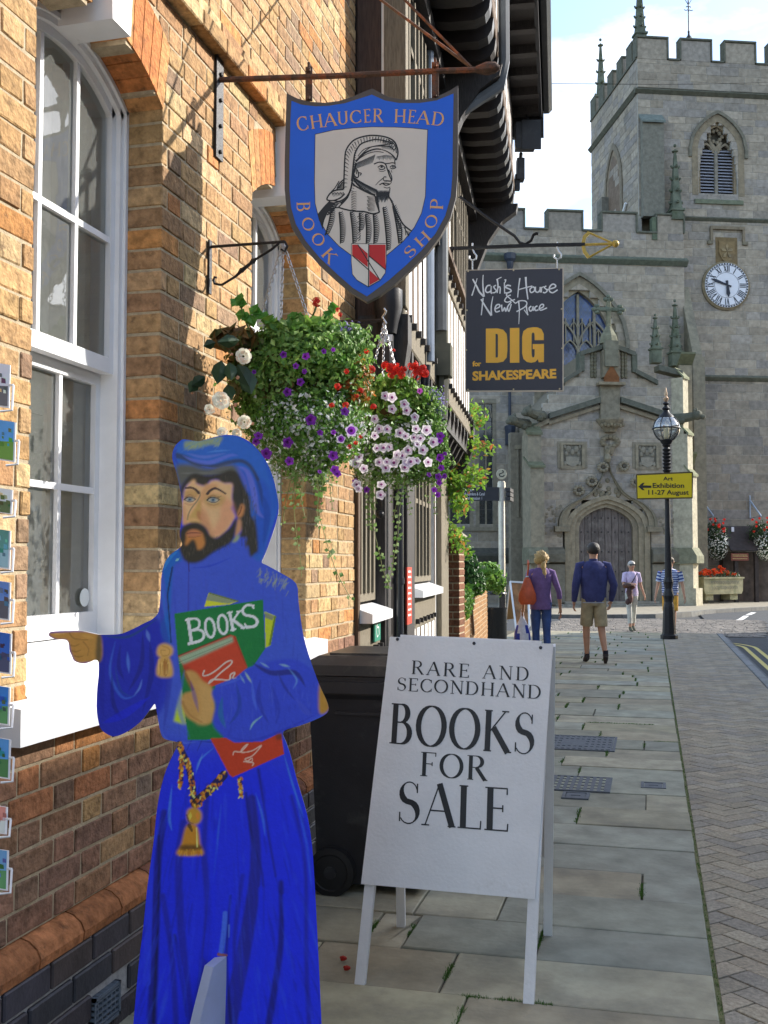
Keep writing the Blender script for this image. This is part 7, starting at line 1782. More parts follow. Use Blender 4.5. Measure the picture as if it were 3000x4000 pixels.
 # niche with figure fragment
 m=MB(); nw=.27; z0=pz(1500); z1=pz(1455); m.prism([(pc-nw,-.40,z0),(pc-nw,-.40,z0+.18),(pc,-.40,z1+.22),(pc+nw,-.40,z0+.18),(pc+nw,-.40,z0)],(0,.1,0),(.20,.085,.035)); m.box(pc-.48,pc+.48,-.46,-.1,z0-.10,z0,(.26,.22,.15)); B(m,'niche')
 for dx in (-.62,-.5,.5,.62,0):
  m=MB()
  for k in range(7): m.ball((pc+dx,-.33 if abs(dx)<.1 else -.06,lerp(pz(1470),pz(1385),k/6)),(.07 if dx else .15,.07,.09),6,4,(.19,.175,.12))
  B(m,'carved_crockets')
 m=MB(); m.box(pc-.36,pc+.36,-.22,.0,pz(1640),pz(1503),(.235,.21,.155),ch=.02); B(m,'pilaster')
 m=MB(); m.lathe([(.20,0),(.30,.15),(.46,.34),(.50,.40),(.50,.46)],(pc,-.12,pz(1690)),10,(.24,.21,.15))
 for k in range(8): m.ball((pc-.38+k*.11,-.5+abs(k-3.5)*.03,pz(1668)+.03*(k%2)),(.07,.06,.08),6,4,(.22,.185,.12))
 B(m,'corbel'); m=MB()
 for k in range(12):
  a=R(k*30); m.ball((pc+.28*math.cos(a),-.12,pz(1727)+.17*math.sin(a)),(.11,.09,.09),6,4,(.22,.19,.13))
 m.lathe([(.1,-.25),(.18,0)],(pc,-.12,pz(1750)),8,(.24,.21,.15)); B(m,'carved_boss')
 # square carved panels
 for (a,b) in ((2198,2271),(2491,2561)):
  a_,b_=pu_(a),pu_(b); z1=pz(1740); z0=pz(1821); m=MB(); e=.10
  for q,(w,d,t) in enumerate(((.20,.07,(.26,.23,.17)),(.10,.11,(.28,.245,.175)))):
   m.box(a_-w,b_+w,-d,.0,z1,z1+w*.6,t); m.box(a_-w,a_-(.1 if q==0 else 0)*1.0,-d,.0,z0-.08,z1,t); m.box(b_+(.1 if q==0 else 0),b_+w,-d,.0,z0-.08,z1,t)
  m.box(a_-.1,b_+.1,-.08,.0,z0-.12,z0,(.27,.235,.17)); B(m,'panel_frame')
  m=MB(); m.box(a_,b_,-.052,-.0,z0,z1,(.16,.15,.12)); cx_=(a_+b_)/2
  for k,dx in enumerate((-.3,0,.3)): pass
  zc_=(z0+z1)/2; w=(b_-a_)
  m.prism([(cx_-.22*w/.6,-.09,zc_-.05),(cx_+.22*w/.6,-.09,zc_-.05),(cx_+.2*w/.6,-.09,zc_-.30),(cx_,-.09,zc_-.42),(cx_-.2*w/.6,-.09,zc_-.30)],(0,.05,0),(.27,.25,.2))
  for dx,dz,rr_ in ((-.13,.22,.10),(.13,.22,.10),(0,.12,.08),(-.2,.05,.07),(.2,.05,.07),(-.24,-.3,.07),(.24,-.3,.07),(-.25,.3,.06),(.25,.3,.06)): m.ball((cx_+dx*w/.62,-.06,zc_+dz),(rr_,.05,rr_*1.3),6,4,(.25,.23,.18))
  B(m,'carved_panel')
 # ogee hood over the door
 def ogee(k):
  pts=[]
  w=dhalf+.50+k; z0=pz(2060)
  ctl=[(w,0),(w*.985,.30),(w*.90,.60),(w*.72,.86),(w*.50,1.05),(w*.32,1.28),(w*.18,1.62),(w*.07,2.0),(0,2.34+k*1.2)]
  ctl=catmull([( -c[0],c[1]) for c in ctl]+[],4,False); L=[(dc+a,z0+b*((pz(1805)-pz(2060))/2.34)) for a,b in ctl]
  return L+[(2*dc-a,b) for a,b in L[::-1][1:]]
 A=ogee(.22); C_=ogee(.0)
 n=min(len(A),len(C_)); m=MB(); m.band([(a,-.16,b) for a,b in A[:n]],[(a,-.16,b) for a,b in C_[:n]],(0,.16,0),(.27,.235,.165)); B(m,'ogee_hood',smooth=30)
 m=MB(); A=ogee(.30); C_=ogee(.20); m.band([(a,-.22,b) for a,b in A],[(a,-.22,b) for a,b in C_],(0,.2,0),(.20,.18,.13)); B(m,'ogee_hood',smooth=30)
 m=MB(); m.box(dc-dhalf-.95,dc-dhalf-.42,-.26,.0,pz(2060)-.16,pz(2060)+.02,(.24,.21,.15)); m.box(dc+dhalf+.42,dc+dhalf+.95,-.26,.0,pz(2060)-.16,pz(2060)+.02,(.24,.21,.15)); B(m,'label_stop')
 m=MB(); m.lathe([(.05,0),(.13,.12),(.06,.3),(.11,.45)],(dc,-.2,pz(1808)),8,(.27,.24,.17)); m.box(dc-.10,dc+.10,-.2,0,pz(1805),pz(1745),(.26,.23,.17)); B(m,'ogee_finial')
 for sx in (-1,1):
  for (dx,dz) in ((1.30,2010),(1.05,1925),(.78,1880),(.44,1823)):
   pass
  for (px,py) in ((2256,1916),(2306,1881),(2350,1826)) if sx<0 else ((2478,1885),(2432,1822),(2520,1920)):
   c=pu_(px); z=pz(py,px); m=MB()
   for q in range(9):
    a=R(q*40); m.ball((c+.15*math.cos(a),-.16,z+.13*math.sin(a)),(.08,.08,.07),6,4,(.25,.22,.16))
   m.ball((c,-.16,z),(.09,.07,.08),6,4,(.10,.09,.07)); B(m,'carved_crocket')
 m=MB()
 for q in range(16):
  u=dc+rn.uniform(-.45,.45); t=abs(u-dc)/.55; z=lerp(pz(1935),pz(1865),rn.random()*(1-t)); m.ball((u,-.05,z),(.09,.06,.09),6,4,(.21,.185,.13))
 B(m,'carved_spandrel')
 # door arch: three receding orders and the oak door
 for k,(h0,h1,v0,v1,t) in enumerate(((.56,.36,-.10,.06,(.29,.25,.175)),(.38,.18,-.02,.20,(.31,.265,.185)),(.20,.0,.08,.34,(.28,.24,.17)))):
  archring(dc,zsD,.12,dhalf+h0,zaD-zsD+h0*.75,dhalf+h1,zaD-zsD+h1*.75,v0,v1,'door_arch',tint=t,pt=.25)
 m=MB(); m.box(dc-dhalf-.7,dc+dhalf+.7,.30,.9,.12,apex-1.6,(.1,.09,.08)) ; B(m,'door_recess')
 nb=8
 for k in range(nb):
  a=dc-dhalf+2*dhalf*k/nb; b=dc-dhalf+2*dhalf*(k+1)/nb
  def hz(u): x=min(1,abs(u-dc)/dhalf); return zsD+(zaD-zsD)*(.75*math.sqrt(1-x*x)+.25*(1-x))
  m=MB(); t=rn.uniform(.8,1.2); pts=[(a+.008,.12),(b-.008,.12),(b-.008,hz(b-.008)),((a+b)/2,hz((a+b)/2)),(a+.008,hz(a+.008))]; m.prism([(p,.22,q) for p,q in pts],(0,.06,0),(t,t,t)); B(m,'door_plank',mat('old_oak_door',(.13,.11,.10),.85,noise=.35,nscale=6,stretch=(3,3,.5),bump=.4,bscale=20,dirt=(.20,.18,.16),dscale=4,dlo=.5,dhi=.7))
 m=MB()
 for zz in (.5,1.2,1.9,2.6,3.1):
  for k in range(nb): m.ball((dc-dhalf+2*dhalf*(k+.5)/nb,.21,zz),.025,6,4)
 o=B(m,'door_studs',M_IRON); o['kind']='stuff'
 # steps
 for k in range(2):
  m=MB(); m.box(dc-dhalf-.7-k*.4,dc+dhalf+.7+k*.4,-.55-k*.4,.3,0 if k else .08,.08 if k else .16,(.26,.25,.21) if k else (.3,.28,.23),ch=.01); B(m,'door_step')
 # porch plinth
 for (a,b) in ((pL,dc-dhalf-.6),(dc+dhalf+.6,pR)):
  m=MB(); m.prism([(a,.0,pz(2205)),(a,-.30,pz(2195)),(a,-.30,pz(2165)),(a,-.22,pz(2150)),(a,0,pz(2135))],(b-a,0,0),(.16,.15,.115)); m.box(a,b,-.20,0,0,pz(2205),(.22,.205,.16)); B(m,'plinth')
 # side buttresses of the porch
 def butt(u0,u1,v0,tops,bw=.0):
  z=0
  m=MB(); T=(.27,.24,.175)
  for (zz,dv) in tops:
   m.box(u0,u1,v0+dv,.3,z,zz-.0,T); m.prism([(u0-.04,.0,zz+.35),(u0-.04,v0+dv-.06,zz-.06),(u0-.04,v0+dv-.06,zz+.02),(u0-.04,.0,zz+.42)],(u1-u0+.08,0,0),(.15,.16,.10)); z=zz
  m.box(u0-.06,u1+.06,v0-.12,.3,0,.55,T); m.prism([(u0-.1,.0,pz(2205)),(u0-.1,v0-.2,pz(2200)),(u0-.1,v0-.2,pz(2170)),(u0-.1,v0+.0,pz(2140)),(u0-.1,.0,pz(2140))],(u1-u0+.2,0,0),(.17,.17,.12)); B(m,'buttress')
 def dbutt(uc,vc,lens,w,base):
  D=Matrix.Translation(Vector((uc,vc,0)))@Matrix.Rotation(R(45),4,'Z'); T=(.45,.41,.30); z=0; m=MB()
  for (zz,l) in lens:
   m.box(-w/2,w/2,-l,.3,z,zz,T,M=D); m.prism([D@Vector(p) for p in ((-w/2-.03,-l+.28,zz+.30),(-w/2-.03,-l-.05,zz-.05),(-w/2-.03,-l-.05,zz+.03),(-w/2-.03,-l+.28,zz+.38))],D.to_3x3()@Vector((w+.06,0,0)),(.2,.21,.13)); z=zz
  m.box(-w/2-.07,w/2+.07,-lens[0][1]-.12,.3,0,.62,T,M=D); m.prism([D@Vector(p) for p in ((-w/2-.1,.2,pz(2205)),(-w/2-.1,-lens[0][1]-.18,pz(2200)),(-w/2-.1,-lens[0][1]-.18,pz(2172)),(-w/2-.1,-lens[0][1],pz(2140)),(-w/2-.1,.2,pz(2140)))],D.to_3x3()@Vector((w+.2,0,0)),(.22,.22,.15)); B(m,'diagonal_buttress')
 dbutt(pR-.02,-.0,[(pz(1860,2680),.56),(pz(1700,2670),.42),(pz(1480,2660),.28)],.44,0)
 butt(pu_(2698)-.25,pu_(2698)+.22,.4,[(pz(1810,2700),0),(pz(1420,2690),.1)])
 butt(pu_(2048),pu_(2100),-.9,[(pz(1830,2080),0),(pz(1700,2080),.35)])
 # left return with blind panel
 m=MB(); a=cux(1995,1.2); b=cux(2105,1.2); m.box(a,b,1.2,1.6,0,czz(1690,2050,1.2),(.235,.21,.16));
 for q in range(4): x=lerp(a+.25,b-.35,q/3); m.box(x-.03,x+.03,1.13,1.2,czz(2020,2050,1.2),czz(1755,2050,1.2),(.25,.225,.17))
 m.box(a+.15,b-.25,1.12,1.2,czz(1755,2050,1.2),czz(1740,2050,1.2),(.28,.25,.18)); B(m,'return_wall')
 P_(cux(2567,1.0),1.0,czz(1420,2567,1.0),.36,1.25,levels=3,shaft=.5)
 # pale repaired patches with carving either side of door
 for px in (2155,2600):
  m=MB(); c=pu_(px)
  for q in range(26): m.ball((c+rn.uniform(-.35,.35),-.045,rn.uniform(pz(2095),pz(1975))),(.07,.03,.06),5,3,(.27,.24,.18))
  o=B(m,'worn_carving'); o['kind']='stuff'
 o=MORT.build('pointing',GAPM,r,world=False,fix=False); o['kind']='stuff'
 emit_pieces(BLK,'ashlar_block',M_STONE,r,300)
 return r
church()
def church_foreground():
 pz=0
 # raised pavement before the church
 a=on_z(1700,2408);
 M_F=MATS['york_flagstone']
 pav=thing('church_pavement',None,None,(0,0,0),kind='structure')
 k0=CMi@on_z(1800,2400,0); k1=CMi@on_z(2650,2402,0)
 m=MB();
 line=[(on_z(x,y,0)) for x,y in ((1500,2396),(2000,2402),(2300,2404),(2560,2402),(2700,2392),(2800,2383),(3000,2372),(3400,2352))]
 rn=random.Random(3)
 P=[]
 for i in range(len(line)-1):
  p,q=line[i],line[i+1]; L_=(q-p).length; n=max(1,int(L_/.95)); d=(q-p)/L_; nrm=Vector((-d.y,d.x,0))
  for k in range(n):
   a=p+d*(L_*k/n+.008); b=p+d*(L_*(k+1)/n-.008); s=rn.uniform(.8,1.15)
   V=[a,b,b+nrm*.16,a+nrm*.16]; V=[(v.x,v.y,-.14) for v in V]+[(v.x,v.y,.02) for v in V]; P.append((V,[(0,1,5,4),(1,2,6,5),(2,3,7,6),(3,0,4,7),(4,5,6,7)],(.16*s,.16*s,.15*s)))
 emit_pieces(P,'kerbstone',M_F,pav,60)
 m=MB(); far=[Vector((v.x,v.y,0))+Vector((-.2,1,0)).normalized()*30 for v in line]; n=len(line)
 nn=[Vector((v.x,v.y+.17,.012)) for v in line]; m.add(nn+[Vector((f.x,f.y,.012)) for f in far],[(i,i+1,n+i+1,n+i) for i in range(n-1)],(.30,.27,.21)); m.build('paving',M_F,pav,fix=False)
 # step below the trough
 a=at_d(2690,2340,38.5)
 T=lambda px,py,v: CM@Vector((*[(c if i==0 else 0) for i,c in enumerate(cu(px,py,v)[:1])],v,cu(px,py,v)[1]))
 # stone trough on two blocks
 v=1.6; u0=cux(2699,v,2290); u1=cux(2906,v,2290); z0=czz(2320,2800,v); z1=czz(2255,2800,v); r=thing('stone_planter','long stone horse trough planted with red and white bedding flowers','planter',CM@Vector(((u0+u1)/2,v,0)),CROT+R(24))
 C0=Vector(((u0+u1)/2,v,0)); w=(u1-u0)/2*1.04
 ST=mat('mossy_trough',(.30,.28,.17),.9,noise=.25,nscale=4,bump=.3,dirt=(.14,.16,.08),dscale=3,dlo=.5,dhi=.7)
 m=MB(); pr=[(-w*.97,z1),( w*.97,z1),(w*.95,z0+.12),(w*.88,z0),(-w*.88,z0),(-w*.95,z0+.12)]; m.prism([(a,-.3,b) for a,b in pr],(0,.65,0)); m.box(-w,w,-.34,.38,z1-.05,z1+.01); m.build('basin',ST,r,world=False)
 for sx in (-1,1): m=MB(); m.box(sx*w*.6-.2,sx*w*.6+.2,-.2,.25,.14,z0+.005); m.build('foot',ST,r,world=False)
 m=MB(); TM=rootM(r); pl=Plane(TM@Vector((-w,-.345,0)),TM.to_3x3()@Vector((1,0,0)),(0,0,1)); font_text(m,pl,'METROPOLITAN DRINKING FOUNTAIN',.35,w*2-.3,z1-.25,z1-.13,(.06,.06,.05),n0=.004); font_text(m,pl,'& CATTLE TROUGH ASSOCIATION',.42,w*2-.38,z1-.44,z1-.32,(.06,.06,.05),n0=.004); m.build('inscription',M_PRINT,r,fix=False)
 rn=random.Random(6); fl=MB(); lv=MB()
 for _ in range(900):
  x=rn.uniform(-w*.95,w*.95); y=rn.uniform(-.28,.3); z=z1+rn.uniform(0,.28)*(1-abs(x/w)**3); s=rn.uniform(.03,.06); d=Vector((rn.gauss(0,1),rn.gauss(0,1),rn.gauss(0,1))).normalized(); e=d.cross(Vector((0,0,1))).normalized()
  t=rn.random()
  if t<.45: c=(.06,.13,.03)
  elif t<.75 : c=(.45,.48,.42)
  else: c=(.10,.20,.05)
  p=Vector((x,y,z)); lv.add([p-e*s*.4,p+d*s,p+e*s*.4,p-d*s*.6],[(0,1,2,3)],c)
 o=lv.build('foliage',M_LEAF,r,world=False,fix=False); o['kind']='stuff'
 for k in range(30):
  x=rn.uniform(-w*.9,w*.8) if k>6 else rn.uniform(-w*.95,-w*.4); y=rn.uniform(-.3,.1); z=z1+.12+rn.uniform(0,.28)*(1-abs(x/w)**2); m=MB()
  for q in range(7): m.ball((x+rn.gauss(0,.05),y+rn.gauss(0,.04),z+rn.gauss(0,.03)),(.035,.035,.03),5,4,(.75,.07+rn.random()*.06,.02))
  m.build('geranium_head',M_PETAL,r,world=False)
 # flags step under the trough
 # timber notice shelter against the tower wall
 v=2.9; n=thing('notice_shelter','dark timber lean-to notice shelter against the tower between two flower baskets','shelter',CM@Vector((cux(2890,v,2200),v,0)),CROT)
 D=mat('dark_wet_wood',(.045,.035,.032),.7,noise=.3,nscale=8)
 c=cux(2890,v,2200); X=lambda px,py: (cu(px,py,v)[0]-c,cu(px,py,v)[1])
 a,zt_=X(2830,2060); b,_=X(3010,2060)
 zz=[X(2890,y)[1] for y in (2056,2150)]; k=6
 for q in range(k):
  z0_=lerp(zz[1],zz[0],q/k); z1_=lerp(zz[1],zz[0],(q+1)/k); y0=-.5+q*.12; m=MB(); m.prism([(a,y0-.03,z0_-.01),(a,y0,z0_-.03),(a,y0+.14,z1_-.02),(a,y0+.11,z1_+.02)],(b-a,0,0)); m.build('roof_board',D,n,world=False)
 zb=X(2890,2155)[1]
 for xx in (a+.3,X(2940,2200)[0],b-.1): m=MB(); m.box(xx-.07,xx+.07,-.35,-.21,0,zb); m.build('post',D,n,world=False)
 m=MB(); m.box(a,b,.2,.5,0,zb); m.build('back_board',mat('shelter_back',(.10,.075,.06),.8,noise=.4,nscale=3),n,world=False)
 m=MB(); p=X(2838,2190); q=X(2905,2162); m.box(p[0],q[0],-.42,-.38,p[1],q[1],(.20,.06,.04)); m.build('name_board',M_PRINT,n,world=False)
 m=MB(); pl=Plane(n.location+CM.to_3x3()@Vector((p[0],-.425,p[1])),CM.to_3x3()@Vector((1,0,0)),(0,0,1)); W_=q[0]-p[0]; H_=q[1]-p[1]
 rq=random.Random(5); q_=MB()
 for row in (.74,.56,.22):
  x=.08
  while x<.9:
   l=rq.uniform(.02,.05); a_=pl.pt(x*W_,H_*row,.004); b_=pl.pt((x+l)*W_,H_*row,.004); c_=pl.pt((x+l)*W_,H_*(row+.09),.004); d_=pl.pt(x*W_,H_*(row+.09),.004); m.add([a_,b_,c_,d_],[(0,1,2,3)],(.6,.48,.2)); x+=l+.018
 o=m.build('lettering',M_PRINT,n,fix=False); o['kind']='stuff'
 m=MB(); p=X(2860,2068); m.box(p[0]-.05,p[0]+.05,-.06,-.04,p[1]-.09,p[1]+.09,(.8,.8,.85)); m.build('paper_notice',M_PRINT,n,world=False)
church_foreground()
# ================================================================ HANGING BASKETS
def leafmesh(mb,p,n,s,col,asp=.55,droop=0,rn=random):
 n=n.normalized(); a=Vector((0,0,1)).cross(n)
 if a.length<.05: a=Vector((1,0,0))
 a.normalize(); b=n.cross(a).normalized(); th=rn.uniform(0,6.28); u=a*math.cos(th)+b*math.sin(th); v=n.cross(u)
 c=n*s*.18
 mb.add([p-u*s*.5,p-v*s*asp*.5+c*.6,p+u*s*.5-n*s*droop,p+v*s*asp*.5+c*.6,p+c*0],[(0,1,4),(1,2,4),(2,3,4),(3,0,4)],col)
GREENS=[(.18,.36,.05),(.12,.29,.04),(.24,.44,.07),(.08,.19,.03),(.30,.47,.09),(.20,.33,.07)]
BOOST=1.25
def blob_foliage(mb,blobs,rn,cols=GREENS):
 # blobs: centre, radii, count, leaf size, palette
 for (c,r,n,s,pal) in blobs:
  for _ in range(int(n*BOOST)):
   d=Vector((rn.gauss(0,1),rn.gauss(0,1),rn.gauss(0,1))).normalized(); k=rn.uniform(.25,1)**.45*rn.uniform(.88,1.12)*(1.28 if rn.random()<.09 else 1)
   p=c+Vector((d.x*r[0],d.y*r[1],d.z*r[2]))*k; col=rn.choice(pal); q=rn.uniform(.75,1.25)
   leafmesh(mb,p,d+Vector((rn.gauss(0,.5),rn.gauss(0,.5),rn.gauss(0,.5))),s*1.15*rn.uniform(.6,1.4),(col[0]*q,col[1]*q,col[2]*q),rn.uniform(.4,.8),rn.uniform(0,.3),rn)
FCACHE={}
def petal_flower(kind):
 if kind in FCACHE: return FCACHE[kind]
 m=MB(); V=[];F=[];T=[]
 def disc(r,z,cols,n=5,lobe=.14,r0=.25,curl=.15):
  N=n*4; cen=m
  rings=[]
  for ri,(rr,zz) in enumerate(((.0,-.35),(r0,-.12),(.65,.0),(1.0,-curl*.3))):
   pts=[]
   for k in range(N):
    a=2*math.pi*k/N; f=1+(lobe*math.cos(n*a)-lobe*.5 if ri==3 else 0); pts.append((r*rr*f*math.cos(a),r*rr*f*math.sin(a),z+r*zz+(r*.06*math.sin(n*a*2) if ri==3 else 0)))
   rings.append(pts)
  b=len(m.v)
  for g in rings: m.v.extend(g)
  for ri in range(3):
   for k in range(N):
    l=(k+1)%N; m.f.append([b+ri*N+k,b+ri*N+l,b+(ri+1)*N+l,b+(ri+1)*N+k]); m.m.append(0); m.t.append(cols[ri])
 if kind=='white': disc(1,0,[(.20,.03,.16),(.62,.52,.66),(.86,.83,.88)])
 if kind=='purple': disc(1,0,[(.08,.01,.12),(.16,.02,.30),(.25,.035,.46)])
 if kind=='rimmed': disc(1,0,[(.08,.01,.12),(.20,.03,.38),(.62,.5,.75)])
 if kind=='magenta': disc(1,0,[(.2,.02,.2),(.5,.08,.5),(.6,.15,.6)])
 if kind=='begonia':
  rn=random.Random(4)
  for ring,(n,rr,tilt) in enumerate(((7,1.0,.25),(6,.78,.6),(5,.52,.95),(3,.28,1.3))):
   for k in range(n):
    a=2*math.pi*(k+ring*.4)/n; c,s_=math.cos(a),math.sin(a); L_=rr*.62; w=rr*.42; up=math.sin(tilt)*L_*.9; o=.06*ring
    P=lambda u,v,h:(c*u-s_*v,s_*u+c*v,h)
    x0=.08+.05*ring; pts=[P(x0,0,o),P(x0+L_*.5,-w,o+up*.5),P(x0+L_*math.cos(tilt*.6),-w*.5,o+up),P(x0+L_*1.08*math.cos(tilt*.6),0,o+up*1.02),P(x0+L_*math.cos(tilt*.6),w*.5,o+up),P(x0+L_*.5,w,o+up*.5)]
    t=(.95,.93,.80) if rn.random()<.8 else (.86,.70,.55); m.add(pts,[(0,1,2,3),(0,3,4,5)],t)
 if kind=='bud': m.ball((0,0,0),(.5,.5,1),6,5,(.75,.42,.28))
 if kind=='geranium':
  rn=random.Random(7)
  for k in range(26):
   d=Vector((rn.gauss(0,1),rn.gauss(0,1),rn.gauss(0,1)+.3)).normalized(); p=d*.8
   a=d.cross(Vector((0,0,1))).normalized(); b=d.cross(a)
   for q in range(5):
    an=q*1.257+k; u=a*math.cos(an)+b*math.sin(an); v=d.cross(u); g=rn.uniform(.75,1.1); m.add([p,p+u*.22-v*.13,p+u*.34+d*.03,p+u*.22+v*.13],[(0,1,2,3)],(.74*g,.035*g,.02))
 me=m; o=me.build('proto_'+kind,M_PETAL,None,fix=False); mesh=o.data; bpy.data.objects.remove(o); FCACHE[kind]=mesh; return mesh
def put_flower(root,kind,name,p,n,s,rn):
 o=bpy.data.objects.new(name,petal_flower(kind)); C.objects.link(o); o.parent=root
 o.location=Vector(p)-root.location; s*=1.1; q=Vector(n).to_track_quat('Z','Y'); o.rotation_mode='QUATERNION'
 from mathutils import Quaternion
 o.rotation_quaternion=q@Quaternion((0,0,1),rn.uniform(0,6.28)); o.scale=(s,s,s*rn.uniform(.8,1.1)); return o
def chain(root,a,b,name='chain',r=.007):
 m=MB(); a=Vector(a); b=Vector(b); L_=(b-a).length; n=max(3,int(L_/(r*2.6))); d=(b-a).normalized(); u=d.cross(Vector((.3,.5,.1))).normalized(); v=d.cross(u)
 for k in range(n):
  c=a.lerp(b,(k+.5)/n); w=u if k%2 else v; m.tube([c+d*math.cos(t)*r*1.8+w*math.sin(t)*r for t in [i*math.pi/3 for i in range(6)]],r*.28,4,closed=True)
 return m.build(name,M_STEEL,root,fix=False)
def trailing(mb,st,p,length,rn,leaf=.022,spread=.05,pal=None):
 pal=pal or [(.20,.34,.10),(.30,.42,.18),(.14,.28,.06)]
 pts=[Vector(p)]; n=int(length/.03)
 dx=rn.gauss(0,.004); dy=rn.gauss(0,.004)
 for k in range(n):
  dx+=rn.gauss(0,.002); dy+=rn.gauss(0,.002); pts.append(pts[-1]+Vector((dx,dy,-.03)))
 st.tube(pts,.0016,3,(.25,.28,.1),caps=False)
 for k,q in enumerate(pts):
  if rn.random()<.85:
   for sg in (-1,1):
    d=Vector((sg*rn.uniform(.4,1),rn.uniform(-1,.4),rn.uniform(-.2,.6))).normalized(); c=rn.choice(pal); s=leaf*rn.uniform(.6,1.3)*(1-.4*k/len(pts)); leafmesh(mb,q+d*s*.6,Vector((rn.gauss(0,.4),-1,rn.gauss(0,.4)+.3)),s,c,.85,.1,rn)
def basket(label,hook,centre,rad,blobs,flowers,trails,chains_to,seed,flat=.55):
 rn=random.Random(seed)
 r=thing('hanging_basket',label,'hanging basket',centre,group='hanging flower baskets')
 m=MB(); c=Vector(centre);
 m.lathe([(rad*.15,-rad*.85),(rad*.6,-rad*.7),(rad*.9,-rad*.35),(rad,0),(rad*.95,0),(rad*.5,-.02)],c,14,(.10,.065,.03)); m.build('basket_bowl',mat('moss_liner',(1.0,.9,.6),.95,noise=.5,nscale=14,bump=.8,bscale=40),r,smooth=True)
 for q in chains_to: chain(r,hook,q)
 f=MB(); blob_foliage(f,blobs,rn); st=MB()
 for (p,l,s) in trails: trailing(f,st,p,l,rn,s)
 o=f.build('foliage',M_LEAF,r,fix=False); o['kind']='stuff'
 if st.v: o=st.build('trailing_stems',M_LEAF,r,fix=False); o['kind']='stuff'
 return r,rn
K3=lambda x,y:(700+x/1.276,1000+y/1.276)
def baskets():
 D1=at_d(1110,960,1).copy();
 hook1=hit(1106,948,(0,3.86,0),(0,1,0)); dep1=(hook1-EYE).dot(HF)
 P1=lambda x,y,k=0: at_d(*K3(x,y),dep1-k)     # k metres nearer than the hook
 lob=[(.25,.22,.55),(.32,.25,.6)]; brown=[(.20,.14,.05),(.24,.20,.07),(.14,.16,.04),(.16,.24,.06)]; fine=[(.22,.38,.09),(.16,.32,.06),(.30,.45,.13),(.12,.25,.05)]; fleck=[(.8,.82,.78),(.2,.36,.08),(.14,.30,.05),(.12,.26,.05)]
 orange=[(.55,.16,.04),(.18,.26,.05),(.45,.28,.06),(.12,.22,.04)]
 def E(x,y,rx,ry,n,s,pal,k=0,rd=None):
  c=P1(x,y,k); sc=dep1/FPX/1.276
  return (c,(rx*sc,(rd or rx*.75)*sc,ry*sc),n,s,pal)
 bl=[E(600,620,330,200,3000,.022,fine,.02),E(640,480,310,150,3800,.024,fine),E(540,640,200,110,900,.024,brown,.04),E(650,560,270,110,1500,.026,GREENS,.05),E(640,850,300,210,6200,.017,fleck,.05),E(840,640,130,150,1500,.02,orange,.05),E(600,380,220,60,500,.04,GREENS,0),E(860,430,100,90,700,.022,fine),E(430,740,150,190,1500,.022,GREENS),E(600,1010,140,110,900,.014,fleck),E(690,1060,70,100,500,.016,fleck),E(300,420,120,50,60,.07,[(.18,.10,.03),(.10,.11,.03)],.1),E(740,380,190,60,260,.012,lob),E(320,560,90,200,400,.03,brown),E(760,960,110,90,700,.018,GREENS)]
 trails=[(P1(590,1050,.1),.42,.026),(P1(560,1100,.1),.2,.02),(P1(700,1000,.1),.55,.03),(P1(620,1040,.15),.15,.02),(P1(480,980,.1),.10,.015)]+[(P1(440+i*33,960+(i%3)*30,.05+.03*(i%3)),.12+.05*(i%4),.014) for i in range(11)]
 b1,rn=basket('large basket of white begonias and purple petunias hanging in front of the brick wall',hook1,P1(600,520),.16,bl,[],trails,[P1(405,310,.05),P1(505,330,.1),P1(640,300,.05)],5)
 camd=lambda p:(EYE-p).normalized()
 def fl(root,P,kind,name,x,y,s,k=.30,tilt=.5):
  p=P(x,y,k); n=camd(p)+Vector((rn.gauss(.15,.25)*tilt*2,0,rn.gauss(.1,.3)*tilt*2)); return put_flower(root,kind,name,p,n,s,rn)
 px=dep1/FPX/1.276
 for (x,y,s) in ((520,492,16),(632,500,18),(722,475,12),(768,467,10),(582,548,14),(625,575,12),(605,628,18),(540,678,20),(657,817,26),(542,930,25),(435,985,26),(395,895,20),(383,925,18),(826,775,20),(703,880,14),(768,995,22),(550,1022,20),(775,1065,20),(790,1085,16),(373,578,10),(770,878,12),(700,1075,10)): fl(b1,P1,'purple','petunia',x,y,s*px,.27)
 for (x,y,s) in ((858,870,28),(807,912,20)): fl(b1,P1,'rimmed','petunia',x,y,s*px,.27)
 for (x,y,s) in ((320,500,44),(207,722,50),(325,827,38),(150,765,30),(215,880,30),(287,885,28)): fl(b1,P1,'begonia','begonia',x,y,s*px*1.05,.42,.3)
 for (x,y,s) in ((280,742,20),(293,607,20),(65,682,14),(365,835,16),(262,490,14),(205,690,18),(130,775,12),(350,470,12)): fl(b1,P1,'bud','begonia_bud',x,y,s*px,.26,.3)
 for (x,y,s) in ((686,230,27),):
  fl(b1,P1,'geranium','geranium_head',x,y,s*px,.10); m=MB(); m.tube([P1(686,240,.10),P1(676,275,.10),P1(650,330,.05)],.004,5,(.2,.25,.1)); m.build('flower_stalk',M_LEAF,b1)
 for (x,y,s) in ((790,268,12),(802,292,12),(835,575,14),(790,650,18),(830,745,18),(958,565,20),(905,670,14),(885,695,12),(760,745,14),(935,475,14),(880,930,12),(905,900,10),(968,752,16),(850,950,12)): fl(b1,P1,'geranium','geranium_head',x,y,s*px,.24)
